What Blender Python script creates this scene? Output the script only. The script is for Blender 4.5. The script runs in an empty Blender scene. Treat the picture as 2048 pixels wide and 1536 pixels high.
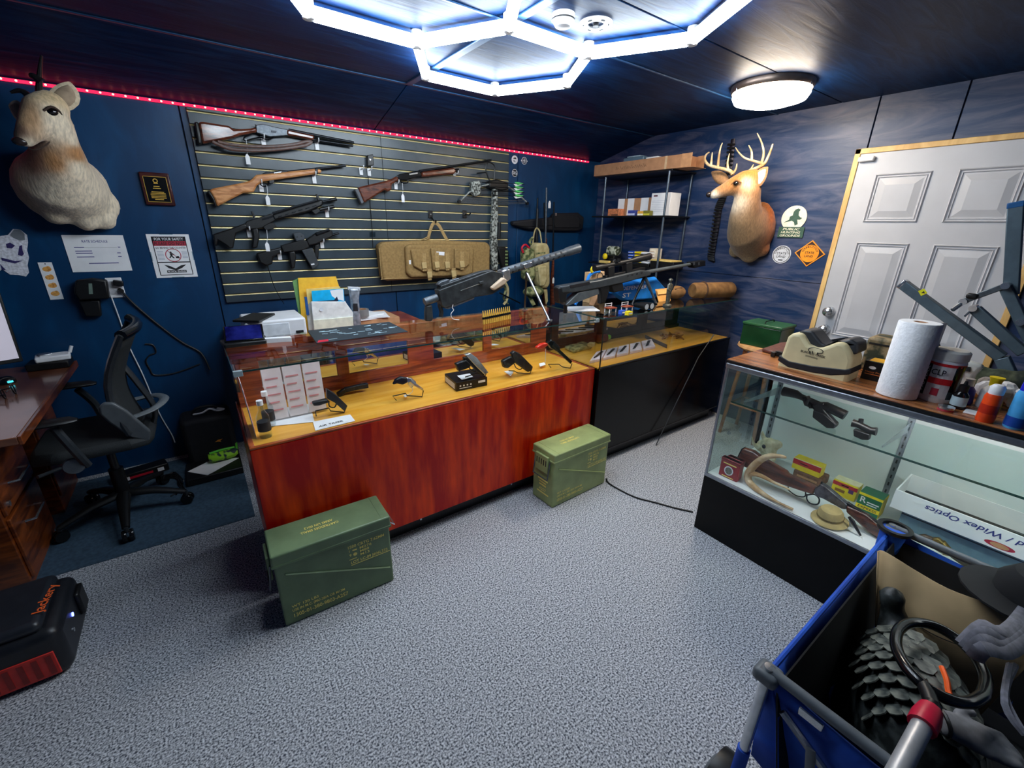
import bpy, bmesh, math, random
from mathutils import Vector as V, Matrix as Mx
random.seed(7)
scn = bpy.context.scene
col = scn.collection
PI = math.pi
# ------------------------------------------------------------------ camera
FPX = 859.0
AX = (V((0.81102154, 0.1859689, -0.55467074)), V((-0.58467349, 0.29011534, -0.75762128)), V((0.0200245, 0.93874845, 0.34402087)))
CAM = V((0, 0, 1.54))
cd = bpy.data.cameras.new('camera'); cam = bpy.data.objects.new('camera', cd); col.objects.link(cam)
cd.sensor_width = 36.0; cd.lens = FPX / 2048 * 36.0; cd.clip_start = 0.02; cd.clip_end = 50
m4 = Mx((tuple(AX[0]), tuple(AX[1]), tuple(AX[2]))).to_4x4(); m4.translation = CAM
cam.matrix_world = m4
scn.camera = cam
# ------------------------------------------------------------------ world, exposure
w = bpy.data.worlds.new('world'); scn.world = w; w.use_nodes = True
w.node_tree.nodes['Background'].inputs[0].default_value = (0.05, 0.07, 0.1, 1)
w.node_tree.nodes['Background'].inputs[1].default_value = 0.0
vs = scn.view_settings
vs.view_transform = 'Standard'; vs.look = 'None'; vs.gamma = 1.0; vs.use_curve_mapping = False
vs.exposure = 1.6
scn.cycles.transparent_max_bounces = 32
HEX_STRENGTH = 15.5
DOME_STRENGTH = 17.0
# ------------------------------------------------------------------ photo pixels to directions
def ray(px, py):
    c = V((px - 1024, 768 - py, -FPX))
    return V((AX[0].dot(c), AX[1].dot(c), AX[2].dot(c)))
def onz(px, py, z): r = ray(px, py); return CAM + r * ((z - CAM.z) / r.z)
def ony(px, py, y): r = ray(px, py); return CAM + r * ((y - CAM.y) / r.y)
def onx(px, py, x): r = ray(px, py); return CAM + r * ((x - CAM.x) / r.x)
def onp(px, py, p0, n): r = ray(px, py); return CAM + r * ((p0 - CAM).dot(n) / r.dot(n))
XR, YB, XL, YF = 3.6, 3.47, -1.55, -1.7
ZC = 2.33; YCR = 2.83; ZB = 2.175
def bw(px, py, d=0.0): return ony(px, py, YB - d)     # back wall
def rw(px, py, d=0.0): return onx(px, py, XR - d)     # right wall
# ------------------------------------------------------------------ materials
def s2l(c): return tuple((x / 12.92 if x <= 0.04045 else ((x + 0.055) / 1.055) ** 2.4) for x in c)
def rgb(r, g, b): return s2l((r / 255, g / 255, b / 255))
MC = {}
def mat(name, c, rough=0.5, metal=0.0, n=0.0, ns=30.0, bump=0.0, bs=200.0, spec=0.5, c2=None, stretch=None, coat=0.0, emit=0.0, trans=0.0, sheen=0.0, det=3.0, lo=0.35, hi=0.65):
    """procedural material: base colour mixed to c2 (or a shade of itself) by a noise, with optional bump"""
    if name in MC: return MC[name]
    m = bpy.data.materials.new(name); m.use_nodes = True
    nt = m.node_tree; b = nt.nodes['Principled BSDF']
    b.inputs['Roughness'].default_value = rough; b.inputs['Metallic'].default_value = metal
    b.inputs['Specular IOR Level'].default_value = spec
    b.inputs['Coat Weight'].default_value = coat; b.inputs['Coat Roughness'].default_value = 0.12
    b.inputs['Transmission Weight'].default_value = trans; b.inputs['Sheen Weight'].default_value = sheen
    tc = nt.nodes.new('ShaderNodeTexCoord'); mp = nt.nodes.new('ShaderNodeMapping')
    nt.links.new(tc.outputs['Object'], mp.inputs[0])
    if stretch: mp.inputs['Scale'].default_value = stretch
    if n == 0 and c2 is None: n = 0.06
    if c2 is None: c2 = tuple(min(1, x * (1 + 2.2 * n) + 0.002) for x in c); c = tuple(x * (1 - n) for x in c)
    no = nt.nodes.new('ShaderNodeTexNoise'); no.inputs['Scale'].default_value = ns; no.inputs['Detail'].default_value = det
    nt.links.new(mp.outputs[0], no.inputs[0])
    cr = nt.nodes.new('ShaderNodeValToRGB'); cr.color_ramp.elements[0].position = lo; cr.color_ramp.elements[1].position = hi
    cr.color_ramp.elements[0].color = (*c, 1); cr.color_ramp.elements[1].color = (*c2, 1)
    nt.links.new(no.outputs[0], cr.inputs[0]); nt.links.new(cr.outputs[0], b.inputs['Base Color'])
    if bump:
        n2 = nt.nodes.new('ShaderNodeTexNoise'); n2.inputs['Scale'].default_value = bs; n2.inputs['Detail'].default_value = 2
        nt.links.new(mp.outputs[0], n2.inputs[0])
        bp = nt.nodes.new('ShaderNodeBump'); bp.inputs['Strength'].default_value = bump; bp.inputs['Distance'].default_value = 0.003
        nt.links.new(n2.outputs[0], bp.inputs['Height']); nt.links.new(bp.outputs[0], b.inputs['Normal'])
    if emit:
        nt.links.new(cr.outputs[0], b.inputs['Emission Color']); b.inputs['Emission Strength'].default_value = emit
    MC[name] = m
    return m
def wood(name, c, c2, rough=0.4, scale=3.0, stretch=(1, 1, 1), dist=6.0, coat=0.0, lo=0.2, hi=0.85, det=2.0, bump=0.15):
    """wave grain along one axis"""
    if name in MC: return MC[name]
    m = bpy.data.materials.new(name); m.use_nodes = True
    nt = m.node_tree; b = nt.nodes['Principled BSDF']
    b.inputs['Roughness'].default_value = rough; b.inputs['Coat Weight'].default_value = coat; b.inputs['Coat Roughness'].default_value = 0.1
    tc = nt.nodes.new('ShaderNodeTexCoord'); mp = nt.nodes.new('ShaderNodeMapping'); mp.inputs['Scale'].default_value = stretch
    nt.links.new(tc.outputs['Object'], mp.inputs[0])
    no = nt.nodes.new('ShaderNodeTexNoise'); no.inputs['Scale'].default_value = scale * 2.2; no.inputs['Detail'].default_value = 5
    no.inputs['Distortion'].default_value = dist / 6.0; no.inputs['Roughness'].default_value = 0.58
    nt.links.new(mp.outputs[0], no.inputs[0])
    mi = nt.nodes.new('ShaderNodeMapRange'); mi.inputs[1].default_value = 0.3; mi.inputs[2].default_value = 0.7
    nt.links.new(no.outputs[0], mi.inputs[0])
    cr = nt.nodes.new('ShaderNodeValToRGB'); cr.color_ramp.elements[0].position = lo; cr.color_ramp.elements[1].position = hi
    cr.color_ramp.elements[0].color = (*c, 1); cr.color_ramp.elements[1].color = (*c2, 1)
    nt.links.new(mi.outputs[0], cr.inputs[0]); nt.links.new(cr.outputs[0], b.inputs['Base Color'])
    if bump:
        bp = nt.nodes.new('ShaderNodeBump'); bp.inputs['Strength'].default_value = bump; bp.inputs['Distance'].default_value = 0.002
        nt.links.new(mi.outputs[0], bp.inputs['Height']); nt.links.new(bp.outputs[0], b.inputs['Normal'])
    MC[name] = m
    return m
def emis(name, c, st):
    if name in MC: return MC[name]
    m = bpy.data.materials.new(name); m.use_nodes = True; nt = m.node_tree
    nt.nodes.remove(nt.nodes['Principled BSDF'])
    e = nt.nodes.new('ShaderNodeEmission'); e.inputs[0].default_value = (*c, 1); e.inputs[1].default_value = st
    nt.links.new(e.outputs[0], nt.nodes['Material Output'].inputs[0]); MC[name] = m; return m
def glass(name, tint=(0.985, 0.992, 0.988), refl=1.0, rough=0.0):
    """thin pane: fresnel mix of a tinted see-through and a mirror"""
    if name in MC: return MC[name]
    m = bpy.data.materials.new(name); m.use_nodes = True; nt = m.node_tree
    nt.nodes.remove(nt.nodes['Principled BSDF'])
    t = nt.nodes.new('ShaderNodeBsdfTransparent'); t.inputs[0].default_value = (*tint, 1)
    g = nt.nodes.new('ShaderNodeBsdfGlossy'); g.inputs['Roughness'].default_value = rough; g.inputs[0].default_value = (refl, refl, refl, 1)
    f = nt.nodes.new('ShaderNodeFresnel'); f.inputs[0].default_value = 1.5
    mx = nt.nodes.new('ShaderNodeMixShader')
    ge = nt.nodes.new('ShaderNodeNewGeometry'); sb = nt.nodes.new('ShaderNodeMath'); sb.operation = 'SUBTRACT'; sb.inputs[0].default_value = 1.0
    ml = nt.nodes.new('ShaderNodeMath'); ml.operation = 'MULTIPLY'
    nt.links.new(ge.outputs['Backfacing'], sb.inputs[1]); nt.links.new(f.outputs[0], ml.inputs[0]); nt.links.new(sb.outputs[0], ml.inputs[1])
    nt.links.new(ml.outputs[0], mx.inputs[0]); nt.links.new(t.outputs[0], mx.inputs[1]); nt.links.new(g.outputs[0], mx.inputs[2])
    nt.links.new(mx.outputs[0], nt.nodes['Material Output'].inputs[0]); MC[name] = m; return m
def vcol(name, rough=0.9, bump=0.4, bs=120.0, sheen=0.2):
    """colour read from the mesh's own fur colour attribute, with hair-like relief"""
    if name in MC: return MC[name]
    m = bpy.data.materials.new(name); m.use_nodes = True; nt = m.node_tree; b = nt.nodes['Principled BSDF']
    a = nt.nodes.new('ShaderNodeAttribute'); a.attribute_name = 'fur'
    tc = nt.nodes.new('ShaderNodeTexCoord'); mp = nt.nodes.new('ShaderNodeMapping'); mp.inputs['Scale'].default_value = (1, 1, 0.3)
    nt.links.new(tc.outputs['Object'], mp.inputs[0])
    no = nt.nodes.new('ShaderNodeTexNoise'); no.inputs['Scale'].default_value = bs; no.inputs['Detail'].default_value = 3
    nt.links.new(mp.outputs[0], no.inputs[0])
    mr = nt.nodes.new('ShaderNodeMapRange'); mr.inputs[1].default_value = 0.3; mr.inputs[2].default_value = 0.7; mr.inputs[3].default_value = 0.72; mr.inputs[4].default_value = 1.2
    nt.links.new(no.outputs[0], mr.inputs[0])
    mul = nt.nodes.new('ShaderNodeMix'); mul.data_type = 'RGBA'; mul.blend_type = 'MULTIPLY'; mul.inputs[0].default_value = 1
    nt.links.new(a.outputs['Color'], mul.inputs[6]); nt.links.new(mr.outputs[0], mul.inputs[7])
    nt.links.new(mul.outputs[2], b.inputs['Base Color'])
    bp = nt.nodes.new('ShaderNodeBump'); bp.inputs['Strength'].default_value = bump; bp.inputs['Distance'].default_value = 0.006
    nt.links.new(no.outputs[0], bp.inputs['Height']); nt.links.new(bp.outputs[0], b.inputs['Normal'])
    b.inputs['Roughness'].default_value = rough; b.inputs['Sheen Weight'].default_value = sheen; b.inputs['Specular IOR Level'].default_value = 0.2
    MC[name] = m; return m
# ------------------------------------------------------------------ mesh building
ROOT = {}
def props(o, label=None, cat=None, group=None, kind=None):
    if label: o['label'] = label
    if cat: o['category'] = cat
    if group: o['group'] = group
    if kind: o['kind'] = kind
    return o
def thing(name, label, cat, loc, group=None):
    o = bpy.data.objects.new(name, None); o.empty_display_size = 0.05; col.objects.link(o); o.location = loc
    ROOT[o] = V(loc); return props(o, label, cat, group)
class MB:
    def __init__(s): s.bm = bmesh.new()
    def v(s, p): return s.bm.verts.new(p)
    def f(s, vs):
        try: return s.bm.faces.new(vs)
        except ValueError: return None
    def face(s, pts): return s.f([s.v(p) for p in pts])
    def obox(s, o, a, b, c):
        o, a, b, c = V(o), V(a), V(b), V(c)
        q = [s.v(o + a * i + b * j + c * k) for k in (0, 1) for j in (0, 1) for i in (0, 1)]
        for t in ((0, 2, 3, 1), (4, 5, 7, 6), (0, 1, 5, 4), (2, 6, 7, 3), (0, 4, 6, 2), (1, 3, 7, 5)): s.f([q[i] for i in t])
        return s
    def box(s, lo, hi): return s.obox(lo, (hi[0] - lo[0], 0, 0), (0, hi[1] - lo[1], 0), (0, 0, hi[2] - lo[2]))
    def cbox(s, c, size, rz=0.0, R=None):
        R = R or Mx.Rotation(rz, 3, 'Z'); a, b, d = R @ V((size[0], 0, 0)), R @ V((0, size[1], 0)), R @ V((0, 0, size[2]))
        return s.obox(V(c) - (a + b + d) / 2, a, b, d)
    def prism(s, poly, vec):
        vec = V(vec); a = [s.v(V(p)) for p in poly]; b = [s.v(V(p) + vec) for p in poly]
        s.f(a); s.f(b[::-1])
        for i in range(len(a)): j = (i + 1) % len(a); s.f([a[i], a[j], b[j], b[i]])
        return s
    def loft(s, rings, closed=False, caps=True):
        R = [[s.v(p) for p in r] for r in rings]; n = len(R[0])
        for k in range(len(R) - (0 if closed else 1)):
            A, B = R[k], R[(k + 1) % len(R)]
            for i in range(n): j = (i + 1) % n; s.f([A[i], A[j], B[j], B[i]])
        if caps and not closed: s.f(R[0][::-1]); s.f(R[-1])
        return s
    def tube(s, pts, r, n=8, closed=False, flat=1.0, up=None, caps=True):
        pts = [V(p) for p in pts]; rr = r if isinstance(r, (list, tuple)) else [r] * len(pts)
        rings = []; prev = None
        for i, p in enumerate(pts):
            if closed: t = pts[(i + 1) % len(pts)] - pts[i - 1]
            else: t = pts[min(i + 1, len(pts) - 1)] - pts[max(i - 1, 0)]
            if t.length < 1e-9: t = V((0, 0, 1))
            t.normalize()
            if up is not None: x = t.cross(V(up))
            elif prev is None: x = t.cross(V((0, 0, 1)) if abs(t.z) < 0.9 else V((1, 0, 0)))
            else: x = prev - t * prev.dot(t)
            if x.length < 1e-6: x = t.orthogonal()
            x.normalize(); prev = x; y = t.cross(x)
            rings.append([p + x * (math.cos(2 * PI * k / n) * rr[i]) + y * (math.sin(2 * PI * k / n) * rr[i] * flat) for k in range(n)])
        return s.loft(rings, closed, caps)
    def cyl(s, a, b, r, r2=None, n=16): return s.tube([a, b], [r, r if r2 is None else r2], n)
    def lathe(s, prof, c, ax=(0, 0, 1), n=20):
        ax = V(ax).normalized(); x = ax.orthogonal().normalized(); y = ax.cross(x); c = V(c)
        return s.loft([[c + ax * h + (x * math.cos(2 * PI * k / n) + y * math.sin(2 * PI * k / n)) * max(r, 1e-4) for k in range(n)] for r, h in prof])
    def ell(s, c, r, n=14, m=8, R=None):
        c = V(c); R = R or Mx.Identity(3); r = (r, r, r) if not isinstance(r, (tuple, list)) else r
        rings = []
        for i in range(m + 1):
            t = PI * i / m; q = max(math.sin(t), 0.01)
            rings.append([c + R @ V((r[0] * q * math.cos(2 * PI * k / n), r[1] * q * math.sin(2 * PI * k / n), -r[2] * math.cos(t))) for k in range(n)])
        return s.loft(rings)
    def disc(s, c, nrm, r, th, n=24, sc=(1, 1)):
        nrm = V(nrm).normalized(); x = nrm.orthogonal().normalized(); y = nrm.cross(x)
        if abs(nrm.z) < 0.9: x = V((0, 0, 1)).cross(nrm).normalized(); y = nrm.cross(x)
        return s.prism([V(c) + x * (r * sc[0] * math.cos(2 * PI * k / n)) + y * (r * sc[1] * math.sin(2 * PI * k / n)) for k in range(n)], nrm * th)
    def ring(s, c, nrm, r, w, th, n=28):
        nrm = V(nrm).normalized(); x = V((0, 0, 1)).cross(nrm) if abs(nrm.z) < 0.9 else V((1, 0, 0)); x.normalize(); y = nrm.cross(x); c = V(c)
        rings = []
        for k in range(n):
            d = x * math.cos(2 * PI * k / n) + y * math.sin(2 * PI * k / n)
            rings.append([c + d * (r - w), c + d * r, c + d * r + nrm * th, c + d * (r - w) + nrm * th])
        return s.loft(rings, closed=True)
    def mesh(s, name, off, smooth=40.0):
        bmesh.ops.recalc_face_normals(s.bm, faces=s.bm.faces[:])
        bmesh.ops.translate(s.bm, verts=s.bm.verts[:], vec=-V(off))
        me = bpy.data.meshes.new(name); s.bm.to_mesh(me); s.bm.free()
        if smooth and len(me.polygons):
            me.polygons.foreach_set('use_smooth', [True] * len(me.polygons)); me.set_sharp_from_angle(angle=math.radians(smooth))
        return me
    def build(s, name, m, par=None, bev=0.0, seg=2, smooth=40.0, sub=0, label=None, cat=None, group=None, kind=None, loc=None):
        if par is not None: off = ROOT[par]
        elif loc is not None: off = V(loc)
        else:
            cs = [v.co for v in s.bm.verts]
            off = V(((min(c.x for c in cs) + max(c.x for c in cs)) / 2, (min(c.y for c in cs) + max(c.y for c in cs)) / 2, min(c.z for c in cs)))
        me = s.mesh(name, off, smooth); me.materials.append(m)
        o = bpy.data.objects.new(name, me); col.objects.link(o)
        if par is None: o.location = off
        else: o.parent = par
        ROOT[o] = off
        if bev:
            b = o.modifiers.new('bevel', 'BEVEL'); b.width = bev; b.segments = seg; b.limit_method = 'ANGLE'; b.angle_limit = 0.6; b.use_clamp_overlap = True
        if sub:
            b = o.modifiers.new('sub', 'SUBSURF'); b.levels = sub; b.render_levels = sub
        return props(o, label, cat, group, kind)
def slab(name, pts, d0, d1, m, par, bev=0.006, proj=bw, nrm=(0, 1, 0), seg=2):
    """outline from photo pixels, laid on the plane at distance (d0+d1)/2 from its wall, thickness d1-d0"""
    dm = (d0 + d1) / 2; N = V(nrm); poly = [proj(x, y, dm) + N * (dm - d1) for x, y in pts]
    return MB().prism(poly, N * (d1 - d0)).build(name, m, par, bev=bev, seg=seg)
def crop(ox, oy, s): return lambda *p: [(ox + p[i] * s, oy + p[i + 1] * s) for i in range(0, len(p), 2)]
def copy_part(o, par, delta):
    c = o.copy(); col.objects.link(c); c.parent = par; c.location = V(o.location) + V(delta); ROOT[c] = ROOT[o]; return c
def txt(s, o, xd, yd, h, m, par, width=None, align='L', name='lettering', lift=0.0012, font_shear=0.0, sp=1.0):
    cu = bpy.data.curves.new('t', 'FONT'); cu.body = s; cu.size = 1.0; cu.resolution_u = 2; cu.offset = 0.014; cu.shear = font_shear; cu.space_character = sp
    to = bpy.data.objects.new('t', cu); col.objects.link(to)
    bpy.context.view_layer.update()
    me = bpy.data.meshes.new_from_object(to.evaluated_get(bpy.context.evaluated_depsgraph_get()))
    bpy.data.objects.remove(to); bpy.data.curves.remove(cu)
    if len(me.vertices) == 0: return None
    xs = [v.co.x for v in me.vertices]; x0, x1 = min(xs), max(xs)
    sy = h / 0.70; sx = sy if width is None else width / (x1 - x0)
    xd, yd = V(xd).normalized(), V(yd).normalized(); nz = xd.cross(yd).normalized()
    off = 0 if align == 'L' else (-(x1 - x0) * sx / 2 if align == 'C' else -(x1 - x0) * sx)
    R = ROOT[par]
    for v in me.vertices: v.co = V(o) + xd * ((v.co.x - x0) * sx + off) + yd * (v.co.y * sy) + nz * lift - R
    me.name = name; me.materials.clear(); me.materials.append(m)
    ob = bpy.data.objects.new(name, me); col.objects.link(ob); ob.parent = par; ROOT[ob] = R
    return ob
def settle(t, z):
    """move a thing as a whole so that its lowest point stands on height z"""
    pts = []
    for o in t.children_recursive:
        if o.type == 'MESH': pts += [v.co + ROOT[t] for v in o.data.vertices]
    p = min(pts, key=lambda q: q.z); q = CAM + (p - CAM) * ((z - CAM.z) / (p.z - CAM.z)); t.location = t.location + (q - p)
def plant(o, z, root=None):
    """bring the lower edge of an upright sheet down (or up) to height z"""
    off = ROOT[o].z; zs = [v.co.z for v in o.data.vertices]; cut = min(zs) + .4 * (max(zs) - min(zs))
    for v in o.data.vertices:
        if v.co.z < cut: v.co.z = z - off
    return o
class Frame:
    """local drawing frame on a flat thing: u right, v up, n outwards"""
    def __init__(s, o, u, v): s.o = V(o); s.u = V(u).normalized(); s.v = V(v).normalized(); s.n = s.u.cross(s.v).normalized()
    def p(s, a, b, c=0.0): return s.o + s.u * a + s.v * b + s.n * c
    def rect(s, mb, a0, b0, a1, b1, c=0.0, th=0.0008): return mb.obox(s.p(a0, b0, c), s.u * (a1 - a0), s.v * (b1 - b0), s.n * th)
    def poly(s, mb, pts, c=0.0, th=0.0008): return mb.prism([s.p(a, b, c) for a, b in pts], s.n * th)
    def circ(s, mb, a, b, r, c=0.0, th=0.0008, n=24, ry=None): return mb.prism([s.p(a + r * math.cos(2 * PI * k / n), b + (ry or r) * math.sin(2 * PI * k / n), c) for k in range(n)], s.n * th)
    def ring(s, mb, a, b, r, w, c=0.0, th=0.0008, n=28): return mb.ring(s.p(a, b, c), s.n, r, w, th, n)
    def text(s, t, a, b, h, m, par, **k): return txt(t, s.p(a, b), s.u, s.v, h, m, par, **k)
def spline(pts, n=6):
    pts = [V(p) for p in pts]; out = []
    for i in range(len(pts) - 1):
        p0, p1, p2, p3 = pts[max(i - 1, 0)], pts[i], pts[i + 1], pts[min(i + 2, len(pts) - 1)]
        for k in range(n):
            t = k / n
            out.append(0.5 * ((2 * p1) + (p2 - p0) * t + (2 * p0 - 5 * p1 + 4 * p2 - p3) * t * t + (3 * p1 - p0 - 3 * p2 + p3) * t ** 3))
    out.append(pts[-1]); return out
def remesh(mb, name, m, par, voxel, seeds, smooth_it=6, tex=None):
    """fuse lofts into one continuous skin and give each vertex the fur colour of the nearest seeds"""
    off = ROOT[par]; me = mb.mesh(name, off, 0)
    o = bpy.data.objects.new(name, me); col.objects.link(o)
    md = o.modifiers.new('r', 'REMESH'); md.mode = 'VOXEL'; md.voxel_size = voxel
    sm = o.modifiers.new('s', 'SMOOTH'); sm.iterations = smooth_it; sm.factor = 0.5
    bpy.context.view_layer.update()
    nm = bpy.data.meshes.new_from_object(o.evaluated_get(bpy.context.evaluated_depsgraph_get()))
    o.modifiers.clear(); o.data = nm; bpy.data.meshes.remove(me); nm.name = name
    nm.polygons.foreach_set('use_smooth', [True] * len(nm.polygons))
    at = nm.color_attributes.new('fur', 'FLOAT_COLOR', 'POINT')
    S = [(V(p) - off, c, r) for p, c, r in seeds]
    for i, v in enumerate(nm.vertices):
        tw = 0; cc = [0, 0, 0]
        for p, c, r in S:
            wt = 1.0 / ((v.co - p).length / r + 0.02) ** 5; tw += wt
            for k in range(3): cc[k] += c[k] * wt
        at.data[i].color = (cc[0] / tw, cc[1] / tw, cc[2] / tw, 1)
    nm.materials.clear(); nm.materials.append(m); o.parent = par; ROOT[o] = off
    return o
def rings_along(path, radii, n=16, upv=(0, 0, 1)):
    """elliptical rings (rx sideways, ry up) along a path"""
    out = []; path = [V(p) for p in path]
    for i, p in enumerate(path):
        t = (path[min(i + 1, len(path) - 1)] - path[max(i - 1, 0)]).normalized()
        x = t.cross(V(upv))
        if x.length < 1e-4: x = t.orthogonal()
        x.normalize(); y = x.cross(t)
        rx, ry = radii[i]
        out.append([p + x * (rx * math.cos(2 * PI * k / n)) + y * (ry * math.sin(2 * PI * k / n)) for k in range(n)])
    return out
# shared materials
M_black = mat('black_polymer', rgb(12, 13, 15), 0.42, ns=90, n=0.15)
M_blackgloss = mat('black_gloss', rgb(14, 15, 17), 0.18, ns=20)
M_steel = mat('blued_steel', rgb(28, 31, 36), 0.32, 0.7, ns=60, n=0.1)
M_grey = mat('parkerized_steel', rgb(88, 94, 100), 0.42, 0.55, ns=70, n=0.12)
M_silver = mat('bright_steel', rgb(205, 208, 212), 0.22, 0.9, ns=40)
M_white = mat('white_paper', rgb(238, 238, 240), 0.75, ns=15, n=0.02)
M_walnut = wood('walnut', rgb(58, 24, 16), rgb(120, 62, 40), 0.28, 6, (1.2, 1, 6), 4, coat=0.4)
M_birch = wood('birch_stock', rgb(176, 112, 62), rgb(222, 160, 104), 0.35, 5, (1.2, 1, 6), 3)
M_brass = mat('brass', rgb(236, 190, 84), 0.3, 0.45, ns=50)
M_gold = mat('gold_print', rgb(255, 226, 122), 0.5, 0.0, ns=200, n=0.1)
M_ink = mat('black_ink', rgb(20, 20, 26), 0.6, ns=30)
M_redink = mat('red_ink', rgb(176, 40, 62), 0.6, ns=30)
M_blueink = mat('blue_ink', rgb(52, 58, 130), 0.6, ns=30)
M_card = mat('cardboard', rgb(186, 138, 98), 0.8, ns=25, n=0.08, bump=0.1)
M_clear = glass('clear_pane')
M_edge = mat('glass_edge', rgb(40, 70, 66), 0.15, ns=20)
M_cable = mat('black_cable', rgb(16, 17, 20), 0.5, ns=40)
M_plastwhite = mat('white_plastic', rgb(232, 233, 236), 0.4, ns=20, n=0.02)
# ================================================================== THE ROOM
def ply(name, base, streak, rough, ax, lo=0.45, hi=0.95, sc=2.2, dist=7.0, amt_bump=0.25):
    return wood(name, base, streak, rough, sc, ax, dist, 0.0, lo, hi, 3.0, amt_bump)
M_navy = ply('navy_painted_plywood', rgb(0, 52, 92), rgb(2, 66, 110), 0.42, (1, 1, 0.35))
M_navyr = ply('navy_stained_plywood', rgb(10, 44, 86), rgb(84, 88, 112), 0.45, (1, 0.35, 2.0), 0.3, 1.0, 2.2, 12.0, 0.4)
M_navyc = ply('navy_ceiling_plywood', rgb(3, 30, 68), rgb(18, 56, 100), 0.5, (0.35, 2.4, 1), 0.3, 1.0, 2.6, 9.0, 0.4)
M_navyc.node_tree.nodes['Principled BSDF'].inputs['Specular IOR Level'].default_value = 0.15
M_carpet = mat('grey_carpet', rgb(62, 67, 78), 0.95, c2=rgb(222, 224, 229), ns=160, bump=0.45, bs=260, spec=0.1, det=6, lo=0.36, hi=0.64)
def plank(name, lo, hi, m, par, bev=0.002): return MB().box(lo, hi).build(name, m, par, bev=bev, seg=1)
fl = MB().box((XL - .1, YF - .1, -0.1), (XR + .1, YB + .1, 0)).build('floor', M_carpet, kind='structure', loc=(0, 0, 0))
M_seam = mat('dark_backing', rgb(5, 12, 24), 0.8)
# back wall: backing and plywood sheets
wb = MB().box((XL - .1, YB + .004, 0), (XR + .1, YB + .12, ZC + .1)).build('wall_back', M_seam, kind='structure', loc=(0, YB, 0))
xs0 = bw(357, 215).x
edges = [XL, xs0 - 1.22, xs0, xs0 + 1.22, xs0 + 2.44, XR]
for a, b in zip(edges[:-1], edges[1:]):
    if b - a > 0.05: plank('plywood_panel', (a + .003, YB - 0.008, 0), (b - .003, YB + .004, ZB), M_navy, wb)
# right wall
wr = MB().box((XR + .004, YF - .1, 0), (XR + .12, YB + .12, ZC + .1)).build('wall_right', M_seam, kind='structure', loc=(XR, 0, 0))
DY1 = rw(1716, 302).y; DY0 = DY1 - 0.93; DZ = 2.045
zs = rw(1540, 558).z
ys = rw(1763, 195).y
MB().prism([(XR - .008, y, z) for y, z in ((DY1, zs + .003), (YB - .003, zs + .003), (YB - .003, ZC + .004), (ys + .003, ZC + .004), (ys + .003, DZ), (DY1, DZ))], (.012, 0, 0)).build('plywood_panel', M_navyr, wr, bev=.002, seg=1)
for lo, hi in (((0, zs), (DY1, YB)), ((DZ, ZC + .004), (rw(1945, 160).y, ys)), ((DZ, ZC + .004), (DY0, rw(1945, 160).y)), ((0, ZC + .004), (YF, DY0))):
    z0, z1 = lo; y0, y1 = hi
    plank('plywood_panel', (XR - .008, y0 + .003, z0 + .003), (XR + .004, y1 - .003, z1), M_navyr, wr)
wl = MB().box((XL - .12, YF - .1, 0), (XL, YB + .1, ZC + .1)).build('wall_left', M_navy, kind='structure', loc=(XL, 0, 0))
wf = MB().box((XL - .1, YF - .12, 0), (XR + .1, YF, ZC + .1)).build('wall_front', M_navy, kind='structure', loc=(0, YF, 0))
# ceiling: flat sheets, a crease, and a slope down to the back wall
ce = MB().box((XL - .1, YF - .1, ZC + .006), (XR + .1, YB + .12, ZC + .1)).build('ceiling', M_seam, kind='structure', loc=(0, 0, ZC))
XS = onz(815, 168, ZC).x
yb_ = [YF, -1.06, 0.16, onz(1560, 148, ZC).y, onz(1350, 157, ZC).y, YCR]
for a, b in zip(yb_[:-1], yb_[1:]):
    for x0, x1 in ((XL, XS), (XS, XR)):
        plank('plywood_sheet', (x0 + .003, a + .004, ZC), (x1 - .003, b - .004, ZC + .01), M_navyc, ce)
sl = V((0, YB - YCR, ZB - ZC))
for x0, x1 in ((XL, XS), (XS, XR)):
    MB().obox((x0 + .003, YCR, ZC), (x1 - x0 - .006, 0, 0), sl, (0, 0.003, 0.012)).build('plywood_sheet', M_navyc, ce, bev=.002, seg=1)
M_batten = mat('navy_batten', rgb(26, 66, 106), 0.35, ns=12)
for i, (lo, hi) in enumerate((((XL, YCR - .012, ZC - .006), (XR, YCR + .01, ZC)), ((XL, yb_[4] - .006, ZC - .006), (XR, yb_[4] + .006, ZC)), ((XS - .02, YF, ZC - .008), (XS + .02, YCR - .012, ZC)))):
    MB().box(lo, hi).build('trim_%d' % (i + 1), M_batten, bev=.002, seg=1, kind='structure')
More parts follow.
